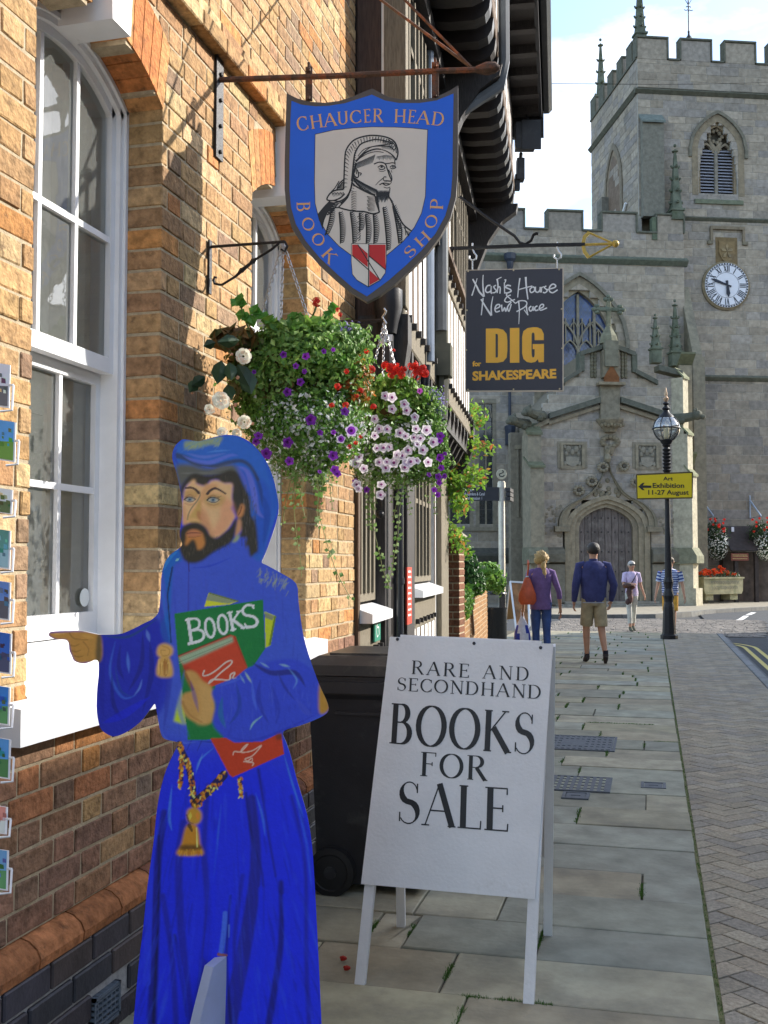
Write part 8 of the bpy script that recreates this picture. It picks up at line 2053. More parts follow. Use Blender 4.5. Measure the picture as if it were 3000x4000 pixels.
 # begonia leaves: big dark pointed leaves
 for (x,y,dx,dy,s) in ((210,520,-20,120,.18),(250,530,10,90,.14),(290,540,60,110,.16),(130,600,-70,50,.12),(320,600,40,90,.12),(180,430,-60,20,.13),(300,420,-110,10,.16),(90,620,-40,60,.09),(240,640,20,80,.1),(330,560,30,130,.13)):
  a=P1(x,y,.24); b=P1(x+dx,y+dy,.30); d=(b-a); w=d.cross(EYE-a).normalized()*d.length*.26; nn=(EYE-a).normalized(); m=MB()
  col=rn.choice([(.035,.075,.035),(.05,.10,.05),(.03,.06,.03)])
  pts=[a,a+d*.25+w*.8-nn*.01,a+d*.55+w-nn*.015,a+d*.8+w*.5-nn*.01,b,a+d*.8-w*.5-nn*.01,a+d*.55-w-nn*.015,a+d*.25-w*.8-nn*.01,a+d*.5+nn*.012]
  m.add(pts,[(i,(i+1)%8,8) for i in range(8)],col); m.build('begonia_leaf',M_LEAF,b1,fix=False)
 # upright stem with lime leaves at the upper left
 m=MB()
 for (x,y) in ((300,215),(285,235),(315,240),(310,290),(375,265),(385,285),(420,300),(360,320),(560,300),(600,305),(745,300),(770,255),(455,315),(330,300)):
  for q in range(3): leafmesh(m,P1(x+rn.uniform(-8,8),y+rn.uniform(-8,8),.08),Vector((rn.gauss(0,.4),-1,rn.gauss(.3,.4))),.05,rn.choice([(.10,.30,.04),(.16,.38,.06)]),.9,.1,rn)
 m.tube([P1(300,230,.08),P1(320,290,.08),P1(345,360,.05)],.004,4,(.15,.25,.06)); m.tube([P1(375,270,.08),P1(360,330,.05)],.003,4,(.15,.25,.06)); m.build('lime_shoots',M_LEAF,b1,fix=False)['kind']='stuff'
 # ---------------- second basket, farther along
 hook2=hit(1500,1262,(0,5.41,0),(0,1,0)); dep2=(hook2-EYE).dot(HF); P2=lambda x,y,k=0: at_d(*K3(x,y),dep2-k); px2=dep2/FPX/1.276
 def E2(x,y,rx,ry,n,s,pal,k=0): return (P2(x,y,k),(rx*px2,rx*.8*px2,ry*px2),n,s,pal)
 bl=[E2(1090,760,190,130,2600,.028,GREENS),E2(1080,920,210,160,4200,.022,fleck),E2(1210,760,110,110,1500,.018,fine),E2(1250,740,80,90,400,.014,lob),E2(1060,650,120,50,500,.045,GREENS),E2(960,1000,110,130,1500,.02,fleck),E2(1180,1040,150,100,1900,.02,fine),E2(1290,1000,60,150,900,.02,GREENS),E2(1230,900,110,190,900,.022,fine),E2(1060,1100,200,60,900,.016,fleck),E2(1090,700,90,50,300,.03,brown)]
 trails=[(P2(950,1080,.15),.60,.032),(P2(1130,1070,.15),.62,.030),(P2(1100,1100,.1),.25,.02),(P2(960,1300-180,.12),.25,.026),(P2(1285,1080,.1),.15,.02)]+[(P2(900+i*45,1060,.05*(i%3)),.12+.07*(i%3),.02) for i in range(9)]
 b2,_=basket('smaller basket full of pale petunias hanging beyond the begonia basket',hook2,P2(1090,760),.15,bl,[],trails,[P2(975,530,.1),P2(1015,600,.15),P2(1075,545,.1)],9)
 W=[(938,692),(1027,697),(1060,705),(1062,762),(1123,738),(1135,770),(1175,803),(975,812),(905,850),(907,887),(997,862),(1037,862),(975,895),(1102,882),(1128,897),(1170,905),(1233,868),(1203,908),(1186,938),(1267,928),(985,957),(1018,955),(1047,953),(1142,968),(1215,967),(1085,990),(1112,995),(897,1002),(883,1030),(998,1028),(1030,1055),(920,1060),(1035,1025),(1155,1025),(1185,1020),(1125,1053),(1240,1028),(1008,1140),(895,1160),(1004,1190),(1133,1030),(1180,862),(885,1140),(1070,1030)]
 for (x,y) in W: fl(b2,P2,'white','petunia',x,y,rn.uniform(18,25)*px2,.32)
 for (x,y,s) in ((1302,895,20),(1302,1005,20),(1307,1055,15),(1293,1100,17),(1323,1097,13),(1297,1130,14),(1272,1165,13),(1290,1190,13),(935,1165,15),(878,1125,15),(1245,1090,12),(1325,985,10),(1300,920,14),(1245,885,10)): fl(b2,P2,'purple','petunia',x,y,s*px2,.22)
 for (x,y,s) in ((1200,672,14),(1150,970,10)): fl(b2,P2,'magenta','petunia',x,y,s*px2,.2)
 for (x,y,s) in ((1052,555,28),(1085,562,30),(1105,590,24),(1165,545,28),(1200,572,26),(1225,585,22),(1180,595,26),(1028,545,22),(1069,470,9),(1060,590,22),(1215,560,20),(1120,560,18)): fl(b2,P2,'geranium','geranium_head',x,y,s*px2,.18)
 m=MB()
 for (x,y) in ((1060,600),(1170,610),(1200,620),(1090,600)): m.tube([P2(x,y-10,.15),P2(x-10,y+60,.08)],.004,4,(.2,.25,.1))
 m.build('flower_stalk',M_LEAF,b2,fix=False)
 m=MB(); c=P2(1002,1245,.15); m.tube([P2(1000,1205,.15),P2(1012,1230,.15),P2(1008,1262,.15),P2(996,1250,.15),P2(990,1225,.15),P2(1000,1205,.15)],.004,5); m.ball(P2(1002,1288,.15),.022,8,6); m.build('hanging_bell',M_IRON,b2)
 m=MB(); m.obox(P2(1043,408,.02),RT*.045,HF*.01,UP*.035); m.ball(P2(1018,425,.02),.02,6,5); m.build('white_tie',M_WHITE,b2)
 # brackets
 r=thing('basket_bracket','short wrought iron bracket with twisted stay on the brick wall holding the begonia basket','bracket',on_x(815,1150,XW))
 a=on_x(815,940,XW); b=on_x(815,1150,XW); m=MB(); m.box(XW+.002,XW+.010,a.y-.012,a.y+.012,b.z,a.z); m.build('wall_plate',M_IRON,r)
 q=lambda x,y: hit(x,y,(0,a.y,0),(0,1,0)); m=MB(); m.tube([q(815,965),q(1085,946),q(1112,944)],.006,6); m.tube([q(1112,944),q(1122,962),q(1112,982),q(1098,974)],.005,6); m.build('arm',M_IRON,r,smooth=True)
 m=MB(); m.tube([q(846,1085),q(838,1082),q(834,1095),q(838,1108),q(856,1112),q(868,1112),q(920,1080),q(950,1052),q(1000,1012),q(1060,975),q(1090,950)],[.005]*7+[.008,.005,.005,.005],6); m.tube([q(930,1068),q(944,1056),q(958,1046)],[.004,.011,.004],6); m.tube([q(975,1030),q(988,1020),q(1002,1010)],[.004,.011,.004],6); m.build('twisted_stay',M_IRON,r,smooth=True)
 r=thing('basket_bracket','thin iron bracket near the corner of the brick wall holding the petunia basket','bracket',on_x(1276,1262,XW))
 yb=5.41; q=lambda x,y: hit(x,y,(0,yb,0),(0,1,0)); m=MB(); m.tube([q(1274,1256),q(1400,1253),q(1502,1248)],.006,6); m.tube([q(1276,1330),q(1340,1290),q(1500,1250)],.004,6); m.build('arm',M_IRON,r)
 m=MB(); m.tube([q(1500,1205),q(1508,1215),q(1502,1228),q(1494,1238),q(1500,1250),q(1508,1262),q(1500,1274)],.006,6); m.build('hook',M_STEEL,r)
 # baskets on the tower wall
 for (pxc,lab) in ((2788,'small red and white flower basket on the tower wall left of the notice shelter'),(2975,'small red and white flower basket on the tower wall, the rightmost basket')):
  v=2.55; c=CM@Vector((cu(pxc,2080,v)[0],v,cu(pxc,2080,v)[1])); z=lambda py:(CM@Vector((0,v,cu(pxc,py,v)[1]))).z
  ux=(CM.to_3x3()@Vector((1,0,0))); sc=.0098
  r=thing('hanging_basket',lab,'hanging basket',c,group='hanging flower baskets'); rn2=random.Random(pxc); f=MB()
  dk=[(.03,.07,.025),(.05,.10,.03),(.025,.05,.02)]
  blob_foliage(f,[(c+Vector((0,0,.0)),(.52,.4,.42),900,.07,dk),(c+Vector((.1,0,-.55)),(.36,.3,.55),900,.06,dk)],rn2)
  for _ in range(330):
   d=Vector((rn2.gauss(0,1),-abs(rn2.gauss(0,1)),rn2.gauss(0,1))).normalized(); cc_=c+Vector((.12,0,-.45)); p=cc_+Vector((d.x*.42,d.y*.34,d.z*.62)); leafmesh(f,p,d,.062,(.80,.82,.76),1,0,rn2)
  o=f.build('foliage',M_LEAF,r,fix=False); o['kind']='stuff'
  for _ in range(16):
   p=c+Vector((rn2.uniform(-.5,.5),-.35,rn2.uniform(-.1,.55))); put_flower(r,'geranium','geranium_head',p,(EYE-p),.055,rn2)
  br=thing('basket_bracket',('left' if pxc<2900 else 'right')+' pale iron bracket on the tower wall above a red and white basket','bracket',c+Vector((0,0,1.2)))
  A=CM@Vector((cu(pxc-46,1935,3.4)[0],3.4,cu(pxc-46,1935,3.4)[1])); Bp=c+Vector((0,0,.62)); m=MB(); m.tube([A,A-Vector((0,0,.9))],.03,6); m.tube([A-Vector((0,0,.2)),Bp],.035,6); m.tube([A-Vector((0,0,.9)),Bp],.02,6); m.build('arm',mat('pale_blue_iron',(.35,.42,.52),.5),br)
baskets()
# ================================================================ GARDEN WALL, VINE
def garden():
 rn=random.Random(12)
 y0=11.25; P=lambda px,py,y=y0: hit(px,py,(0,y,0),(0,1,0))
 a=P(1736,2090); b=P(1796,2090)
 r=thing('brick_pier','narrow dark brick gate pier with stone cap beyond the timber house','pier',Vector(((a.x+b.x)/2,y0+.15,0)))
 x0,x1=a.x-.35,b.x; zt=P(1760,2110).z; pcs=[]; z=0; k=0
 while z<zt-.03:
  for (u,v) in (((x0,x0+.22),(x0+.22,x0+.44),(x0+.44,x1)) if k%2 else ((x0,x0+.11),(x0+.11,x0+.33),(x0+.33,x1))):
   if v-u<.02: continue
   V,F=chbox(u+.006,v-.006,y0,y0+.335,z+.008,z+.07,.004); s=rn.uniform(.8,1.2); pcs.append((V,F,(.20*s,.085*s,.045*s)))
  z+=.078; k+=1
 emit_pieces([( [tuple(Vector(p)) for p in V],F,t) for V,F,t in pcs],'brick',M_BRICK,r,80)
 m=MB(); m.box(x0+.01,x1-.012,y0+.012,y0+.32,0,zt); m.build('mortar',M_MORTAR,r)
 m=MB(); cy=y0-.03; m.prism([(x0-.02,cy,zt),(x1+.02,cy,zt),(x1+.02,cy,zt+.05),((x1-.14),cy,zt+.17),(x0-.02,cy,zt+.17)],(0,.4,0)); m.build('cap',mat('pier_cap',(.28,.25,.18),.9,noise=.2,dirt=(.12,.11,.08),dlo=.5,dhi=.7),r)
 # lower wall running on
 w=thing('garden_wall','low brick garden wall with coping under the creeper beyond the gate pier','wall',(-2.3,15,0)); pcs=[];
 xa=-2.30; ya=y0+.4; yb=18.6; xb=-2.95; d=Vector((xb-xa,yb-ya,0)); L_=d.length; ang=math.atan2(d.y,d.x); M=Matrix.Translation((xa,ya,0))@Matrix.Rotation(ang,4,'Z'); z=0;k=0
 while z<1.02:
  x=-(.11 if k%2 else 0)
  while x<L_:
   V,F=chbox(max(x,0)+.006,min(x+.225,L_)-.006,-.11,.0,z+.008,z+.07,.004); s=rn.uniform(.8,1.25)
   if min(x+.225,L_)-max(x,0)>.03: pcs.append(([tuple(M@Vector((p[0],p[1]-.0,p[2]))) for p in V],F,(.34*s,.19*s,.085*s)))
   x+=.225
  z+=.078;k+=1
 # outward side faces +x: boxes lie on the -y side in wall space
 emit_pieces(pcs,'brick',M_BRICK,w,200)
 m=MB(); m.box(0,L_,-.10,.2,0,1.03,M=M); m.build('mortar',M_MORTAR,w)
 m=MB(); m.prism([M@Vector(p) for p in ((0,-.15,1.03),(0,-.15,1.09),(0,.05,1.17),(0,.25,1.09),(0,.25,1.03))],M.to_3x3()@Vector((L_,0,0))); m.build('coping',M_STEEL if False else mat('pier_cap'),w)
 # climbing ivy and creeper
 iv=thing('ivy','dark green ivy cascading over the garden wall behind the pier','ivy',(-2.4,13,0)); f=MB(); rr=random.Random(3)
 Q=lambda px,py,d: at_d(px,py,d)
 for (px,py,d,rx,ry,n,s,pal) in ((1822,2230,13.2,45,85,900,.07,[(.03,.09,.02),(.05,.14,.03),(.02,.06,.02)]),(1850,2270,13.6,45,60,500,.07,[(.04,.11,.02),(.08,.2,.03)]),(1900,2240,15,60,45,600,.07,[(.16,.32,.05),(.22,.40,.07),(.10,.22,.04)]),(1935,2280,15.5,40,40,350,.06,[(.20,.36,.06),(.12,.25,.04)]),(1825,2350,12.8,18,60,160,.06,[(.12,.26,.04)])):
  c=Q(px,py,d); sc=d/FPX; blob_foliage(f,[(c,(rx*sc,.25,ry*sc),n,s,pal)],rr)
 o=f.build('foliage',M_LEAF,iv,fix=False); o['kind']='stuff'; m=MB(); m.tube([Q(1850,2480,13.2),Q(1840,2350,13.2),Q(1822,2230,13.2)],.02,5); m.build('stem',M_TIMBER,iv)
 vn=thing('virginia_creeper','yellow-green creeper turning orange, trailing from the end of the timber house','creeper',(-1.9,11,0)); f=MB(); st=MB()
 YG=[(.22,.42,.05),(.30,.48,.07),(.16,.34,.04)]; ORG=[(.55,.25,.06),(.62,.36,.08),(.50,.16,.06)]
 strands=[[(1850,1590),(1862,1620),(1880,1650),(1860,1660)],[(1830,1740),(1850,1730),(1890,1745),(1915,1760)],[(1790,1760),(1800,1800),(1845,1840),(1880,1870)],[(1760,1780),(1790,1830),(1800,1900),(1815,1960),(1800,2000)],[(1740,1830),(1760,1880),(1790,1930),(1805,1980)],[(1735,1800),(1770,1850),(1812,1880),(1840,1890)],[(1730,1900),(1760,1940),(1785,1990)],[(1850,1830),(1862,1870),(1885,1880)],[(1745,1760),(1770,1800),(1790,1870)],[(1800,1700),(1815,1740),(1850,1780)],[(1740,2080),(1770,2100),(1800,2120),(1825,2150)],[(1750,2050),(1790,2090),(1800,2130)]]
 for s_ in strands:
  pts=[Q(x,y,11.0+rr.uniform(-.2,.2)) for x,y in catmull(s_,5,False)]; st.tube(pts,.006,4,(.3,.2,.1),caps=False)
  for p in pts:
   for _ in range(6):
    d=Vector((rr.gauss(0,.05),rr.gauss(0,.08),rr.gauss(0,.05))); tip=rr.random()<.14; col=rr.choice(ORG if tip else YG); leafmesh(f,p+d,Vector((rr.gauss(0,.5),-1,rr.gauss(.4,.4))),rr.uniform(.04,.075),col,.55,.1,rr)
 blob_foliage(f,[(Q(1770,1850,11.05),(.11,.2,.22),200,.06,YG),(Q(1790,1940,11.05),(.08,.15,.15),90,.06,YG)],rr)
 o=f.build('foliage',M_LEAF,vn,fix=False); o['kind']='stuff'; o=st.build('stems',M_LEAF,vn,fix=False); o['kind']='stuff'
garden()
# ================================================================ PEOPLE
SK=(.50,.27,.17)
M_SKIN=mat('skin',(1,1,1),.55,noise=.06,nscale=20,sub=.1)
def skinned(name,V,Rr,E,root,mt,tint,lv=1):
 me=bpy.data.meshes.new(name); me.from_pydata([tuple(v) for v in V],E,[]); o=bpy.data.objects.new(name,me); C.objects.link(o); o.parent=root
 m=o.modifiers.new('skin','SKIN'); sv=me.skin_vertices[0].data
 for i,r_ in enumerate(Rr): sv[i].radius=(r_,r_) if not hasattr(r_,'__len__') else r_
 sv[0].use_root=True; m.use_smooth_shade=True; s=o.modifiers.new('sub','SUBSURF'); s.levels=lv; s.render_levels=lv
 dg=bpy.context.evaluated_depsgraph_get(); dg.update(); nm=bpy.data.meshes.new_from_object(o.evaluated_get(dg)); bpy.data.objects.remove(o); bpy.data.meshes.remove(me)
 nm.name=name; nm.materials.clear(); nm.materials.append(mt); at=nm.attributes.new('tint','FLOAT_COLOR','FACE'); at.data.foreach_set('color',list((*tint,1))*len(nm.polygons)); nm.polygons.foreach_set('use_smooth',[True]*len(nm.polygons))
 o=bpy.data.objects.new(name,nm); C.objects.link(o); o.parent=root; return o
def loft(mb,rings,n=14,tint=(1,1,1),fn=None):
 V=[];F=[]
 for i,(c,rx,ry) in enumerate(rings):
  for k in range(n):
   a=2*math.pi*k/n; q=fn(i,k) if fn else 1; V.append((c[0]+rx*math.cos(a)*q,c[1]+ry*math.sin(a)*q,c[2]))
 for i in range(len(rings)-1):
  for k in range(n): l=(k+1)%n; F.append((i*n+k,i*n+l,(i+1)*n+l,(i+1)*n+k))
 F.append(tuple(range(n-1,-1,-1))); F.append(tuple((len(rings)-1)*n+k for k in range(n))); mb.add(V,F,tint)
def person(label,loc,face,H,J,shirt,trou,hair,skin=SK,group=None,shoe=(.03,.03,.03),sleeve='short',leg='long',build=1.0,stripes=None):
 # local frame: the person looks along +y, x to their right; J holds joints as fractions of the height
 r=thing('person',label,'person',loc,face); g=lambda k:Vector(J[k])*H; b=build
 V=[];Rr=[];E=[]
 def node(p,rad,par=None): V.append(p); Rr.append(rad*H); E.append((par,len(V)-1)) if par is not None else None; return len(V)-1
 pel=node(g('pel'),.062*b); sp=node(g('pel').lerp(g('neck'),.35),.060*b,pel); ch=node(g('pel').lerp(g('neck'),.72),.068*b,sp); nk=node(g('neck')+Vector((0,0,.012*H)),.030,ch)
 hb=node(g('head')+Vector((0,-.004*H,-.036*H)),.038,nk); hm=node(g('head')+Vector((0,0,.004*H)),.050,hb); ht=node(g('head')+Vector((0,-.004*H,.042*H)),.037,hm)
 for s in 'LR':
  sx=-1 if s=='L' else 1
  sh=node(g('sh'+s),.030*b,ch); e=node(g('el'+s),.022*b,sh); mdf=node(g('el'+s).lerp(g('wr'+s),.45),.019*b,e); w=node(g('wr'+s),.013,mdf); hd=(g('wr'+s)-g('el'+s)).normalized(); pm=node(g('wr'+s)+hd*.035*H,.017,w)
  lat=Vector((1,0,0)) if abs(hd.x)<.8 else Vector((0,1,0)); lat=(lat-hd*lat.dot(hd)).normalized(); fwd_=hd.cross(lat)
  hp=node(g('hip'+s),.050*b,pel); k=node(g('kn'+s),.033*b,hp); cf=node(g('kn'+s).lerp(g('an'+s),.35),.031*b,k); a=node(g('an'+s),.018,cf)
  t=node(g('toe'+s),.016,a)
 skinned('body',V,Rr,E,r,M_SKIN,skin,1)
 # fingers, five for each hand, curled
 for s in 'LR':
  hd=(g('wr'+s)-g('el'+s)).normalized(); lat=Vector((0,1,0)); lat=(lat-hd*lat.dot(hd)).normalized(); inw=hd.cross(lat); inw=inw if inw.x*(1 if s=='L' else -1)>0 else -inw
  m=MB(); base=g('wr'+s)+hd*.045*H
  for q in range(4):
   p=base+lat*(q-1.5)*.0095*H; l=(.040,.046,.043,.034)[q]*H; m.tube([p-hd*.01*H,p+hd*l*.45,p+hd*l*.8+inw*l*.2,p+hd*l*.95+inw*l*.5],[.0055*H,.0052*H,.0047*H,.0035*H],6,skin)
  p=base+lat*.016*H-hd*.02*H; m.tube([p,p+lat*.012*H+hd*.012*H+inw*.008*H,p+lat*.014*H+hd*.03*H+inw*.014*H],[.0065*H,.006*H,.004*H],6,skin); m.build('fingers',M_SKIN,r,world=False,smooth=True)
 # face
 hc=g('head'); m=MB(); h=H
 m.ball(hc+Vector((0,.047*h,-.008*h)),(.006*h,.010*h,.012*h),6,5,skin); m.build('nose',M_SKIN,r,world=False,smooth=True)
 m=MB()
 for sx in (-1,1): m.ball(hc+Vector((sx*.046*h,-.002*h,-.006*h)),(.006*h,.010*h,.016*h),6,5,skin)
 m.build('ears',M_SKIN,r,world=False,smooth=True)
 m=MB(); m.ball(hc+Vector((0,.041*h,-.027*h)),(.013*h,.005*h,.003*h),6,4,(.35,.10,.08)); m.build('mouth',M_SKIN,r,world=False)
 # shirt
 MF=mat('cloth',(1,1,1),.9,noise=.22,nscale=9,bump=.9,bscale=14)
 pel_,nek=g('pel'),g('neck'); R_=[]
 prof=shirt['prof'];
 for (t,rx,ry) in prof:
  c=pel_.lerp(nek,t); R_.append((c,rx*h*b,ry*h*b))
 rs=random.Random(int(H*1000)); wr=lambda i,k: 1+.045*math.sin(k*1.7+i*1.3)+rs.uniform(-.025,.025)
 m=MB(); loft(m,R_,18,shirt['col'],wr)
 if stripes:
  n=len(R_)-1
  for q in range(len(m.f)): m.t[q]=stripes[(q//18)%len(stripes)] if q//18<n else stripes[0]
 # sleeves
 for s in 'LR':
  S,E_,W_=g('sh'+s),g('el'+s),g('wr'+s)
  if sleeve=='long': P=[S+Vector((0,0,.01*h)),S.lerp(E_,.5),E_,E_.lerp(W_,.5),W_]; rr=[.036,.036,.033,.029,.021]
  elif sleeve=='three': P=[S+Vector((0,0,.008*h)),S.lerp(E_,.5),E_,E_.lerp(W_,.35)]; rr=[.034,.030,.025,.025]
  else: P=[S+Vector((0,0,.008*h)),S.lerp(E_,.35),S.lerp(E_,.72)]; rr=[.038,.037,.036]
  if stripes:
   for q in range(6):
    a=P[0].lerp(P[-1],q/6); c=P[0].lerp(P[-1],(q+1.02)/6); m.tube([a,c],[.038*h,.037*h],12,stripes[q%len(stripes)])
  else: m.tube([S.lerp(nek,.35)]+P,[.03*h*b]+[x*h*b for x in rr],12,shirt['col'])
 m.build('shirt' if shirt.get('n') is None else shirt['n'],MF,r,world=False,smooth=60)
 if shirt.get('collar'): m=MB(); loft(m,[(nek+Vector((0,0,z*h)),.036*h,.040*h) for z in (-.012,.0,.018)],14,shirt['collar']); m.build('collar',MF,r,world=False,smooth=60)
 # trousers
 m=MB(); L_={'long':1.0,'capri':.72,'short':.22}[leg]; w=trou.get('w',1)
 loft(m,[(pel_+Vector((0,0,z*h)),rx*h*b,ry*h*b) for z,rx,ry in ((-.055,.078,.064),(-.02,.088,.070),(.03,.084,.062),(.055,.076,.056))],16,trou['col'],wr)
 for s in 'LR':
  a,k,n_=g('hip'+s),g('kn'+s),g('an'+s)
  if leg=='short': P=[a+Vector((0,0,.02*h)),a.lerp(k,.45),a.lerp(k,.9)]; rr=[.052,.052,.050]
  else: P=[a+Vector((0,0,.02*h)),a.lerp(k,.5),k,k.lerp(n_,.5),k.lerp(n_,L_)]; rr=[.052,.046,.036,.033,.032 if leg=='capri' else .036]
  m.tube(P,[x*h*w*b for x in rr],12,trou['col'])
 m.build(trou.get('n','trousers'),MF,r,world=False,smooth=60)
 # shoes
 for s in 'LR':
  a,t=g('an'+s),g('toe'+s); d=(t-a); d.normalize(); m=MB(); heel=a-d*.028*h-Vector((0,0,.012*h)); m.tube([heel,a-Vector((0,0,.008*h)),a.lerp(t,.6)-Vector((0,0,.004*h)),t+d*.02*h],[.019*h,.027*h,.024*h,.013*h],10,shoe,sq=.8); m.tube([a,a+Vector((0,0,.022*h))],[.024*h,.021*h],10,shoe); m.build('shoe',MF,r,world=False,smooth=50)
 # hair
 m=MB(); hf=hair['fn']; m.ball(hc+Vector((0,-.006*h,.008*h)),(.0555*h,.060*h,.058*h),18,14,hair['col'],fn=hf)
 if hair.get('extra'):
  for (c,rad) in hair['extra']: m.ball(hc+Vector(c)*h,tuple(x*h for x in rad),10,8,hair['col'],fn=lambda d:1+.12*math.sin(9*d.x+7*d.z+5*d.y))
 m.build('hair',mat('hair',(1,1,1),.55,noise=.4,nscale=60,stretch=(3,3,.6),bump=.6,bscale=90),r,world=False,smooth=True)
 return r,g
SUNG=lambda r,hc,h: (lambda m:(m.box(hc.x-.042*h,hc.x-.004*h,hc.y+.036*h,hc.y+.048*h,hc.z-.002*h,hc.z+.018*h),m.box(hc.x+.004*h,hc.x+.042*h,hc.y+.036*h,hc.y+.048*h,hc.z-.002*h,hc.z+.018*h),m.box(hc.x-.047*h,hc.x+.047*h,hc.y+.034*h,hc.y+.044*h,hc.z+.012*h,hc.z+.018*h),m.build('sunglasses',M_BLACKPLASTIC,r,world=False)))(MB())
def hairfn(face=True,full=1.0,low=-.2):
 def f(d):
  cut=lerp(low,.42,min(1,max(0,d.y*2+.2))); t=min(1,max(0,(d.z-cut)*3.5+.5))
  return .80+(full-.80)*t+.03*t*math.sin(13*d.x+9*d.y+11*d.z)
 return f
def people():
 HY=YAW
 # 1: man in navy sweater walking away
 a=on_z(2307,2569); b=on_z(2346,2580); base=at_d(2318,2205,15.55); base.z=0; H=1.80
 ang=R(14.3)
 J=dict(pel=(0,0,.525),neck=(.0,.004,.835),head=(.002,.012,.925),shL=(-.115,0,.79),shR=(.115,0,.79),elL=(-.150,-.02,.635),elR=(.160,-.03,.635),wrL=(-.155,.03,.505),wrR=(.150,.035,.51),hipL=(-.045,0,.51),hipR=(.045,0,.51),knL=(-.055,.045,.285),knR=(.055,-.03,.275),anL=(-.045,.075,.045),anR=(.075,-.085,.065),toeL=(-.05,.155,.014),toeR=(.085,-.03,.012))
 r,g=person('man in navy sweater and khaki shorts walking away up the pavement',base,ang,H,J,dict(n='sweater',col=(.045,.050,.15),collar=(.05,.055,.15),prof=[(-.08,.094,.070),(.05,.104,.080),(.3,.108,.082),(.55,.118,.086),(.78,.116,.080),(.92,.098,.064),(1.0,.05,.045)]),dict(n='shorts',col=(.36,.29,.17),w=1.06),dict(col=(.035,.028,.022),fn=hairfn(full=.97,low=-.85)),shoe=(.045,.035,.03),sleeve='long',leg='short',build=.98)
 m=MB(); loft(m,[(g('pel')+Vector((0,0,z*H)),.098*H,.074*H) for z in (-.034,-.026)],18,(.35,.36,.42)); m.build('waistband',MATS['cloth'],r,world=False)
 m=MB()
 for s in 'LR': p=g('an'+s); m.tube([p,p+Vector((0,0,.045*H))],[.022*H,.021*H],10,(.02,.02,.03))
 o=m.build('socks',MATS['cloth'],r,world=False); o['kind']='stuff'
 # 2: woman in purple top
 base=at_d(2113,2205,15.6); base.z=0; H=1.68
 J=dict(pel=(0,0,.535),neck=(.0,.0,.835),head=(.004,.01,.915),shL=(-.098,0,.785),shR=(.098,0,.785),elL=(-.15,.0,.62),elR=(.155,-.02,.62),wrL=(-.155,.045,.47),wrR=(.175,.04,.465),hipL=(-.045,0,.51),hipR=(.045,0,.51),knL=(-.045,.03,.285),knR=(.045,-.01,.285),anL=(-.04,.02,.045),anR=(.045,-.07,.05),toeL=(-.045,.09,.012),toeR=(.05,-.0,.012))
 r,g=person('woman with blonde ponytail, purple top and blue jeans walking away',base,ang,H,J,dict(n='top',col=(.17,.10,.25),prof=[(-.22,.098,.076),(-.05,.098,.078),(.2,.088,.068),(.5,.093,.07),(.78,.108,.068),(.93,.085,.052),(1.0,.045,.04)]),dict(n='jeans',col=(.045,.085,.24),w=1.0),dict(col=(.50,.33,.13),fn=lambda d:(.74 if d.y>.4 and d.z<.4 else 1.12*(1+.10*math.sin(9*d.x+8*d.z)+.05*math.sin(17*d.y+13*d.x))),extra=[((.035,-.01,.01),(.034,.04,.035)),((-.035,-.01,-.01),(.03,.04,.035)),((.012,-.045,-.06),(.024,.026,.05)),((.018,-.055,-.12),(.020,.02,.045)),((.022,-.06,-.155),(.012,.012,.03))]),sleeve='three',leg='long',build=.94)
 B0=r.matrix_basis if False else rootM(r)
 hb=thing('handbag','slouchy orange-red leather shoulder bag on the shoulder of the blonde woman','handbag',B0@(g('pel')+Vector((-.13*H,-.06*H,.10*H)))); rot=Matrix.Rotation(ang,4,'Z'); hb.rotation_euler=(0,0,ang)
 m=MB(); m.lathe([(.01,-.20),(.10,-.205),(.135,-.15),(.125,-.05),(.085,.06),(.045,.17),(.02,.20)],(0,0,0),14,(.55,.10,.035),M=Matrix.Diagonal((1,.55,1))); m.build('bag_body',mat('red_leather',(1,1,1),.45,noise=.2,nscale=10,bump=.3),hb,world=False,smooth=True)
 m=MB(); m.tube([(0,0,.19),(.01,-.02,.30),(.02,-.01,.40),(.02,.05,.44),(.02,.09,.38)],.014,6,(.5,.09,.03)); m.build('strap',mat('red_leather'),hb,world=False,smooth=True)
 m=MB(); m.lathe([(.018,-.01),(.022,0),(.018,.01)],(0,-.01,.205),8); m.build('ring',M_STEEL,hb,world=False)
 cb=thing('carrier_bag','white and blue plastic carrier bag hanging from the hand of the blonde woman','carrier bag',B0@(g('wrL')+Vector((-.01,.02,-.34)))); cb.rotation_euler=(0,0,ang)
 m=MB(); m.lathe([(.03,-.20),(.10,-.19),(.125,-.12),(.12,-.02),(.085,.10),(.04,.19),(.02,.24)],(0,0,0),16,(.72,.72,.80),M=Matrix.Diagonal((1,.7,1)))
 for q in range(len(m.f)):
  ring=q//16; k=q%16
  if ring in(1,2,3) and (k+ring)%8<5 and k>6: m.t[q]=(.03,.06,.42)
 m.build('bag_body',mat('thin_plastic',(1,1,1),.35,noise=.15,nscale=14,bump=.6,bscale=20),cb,world=False,smooth=60)
 m=MB(); m.tube([(-.02,0,.22),(-.012,0,.32),(.0,0,.345),(.012,0,.32),(.02,0,.22)],.008,5,(.7,.7,.78)); m.build('handle',mat('thin_plastic'),cb,world=False)
 # 3: woman in lilac T-shirt walking towards the camera
 base=at_d(2466,2205,24.3); base.z=-.09; H=1.66
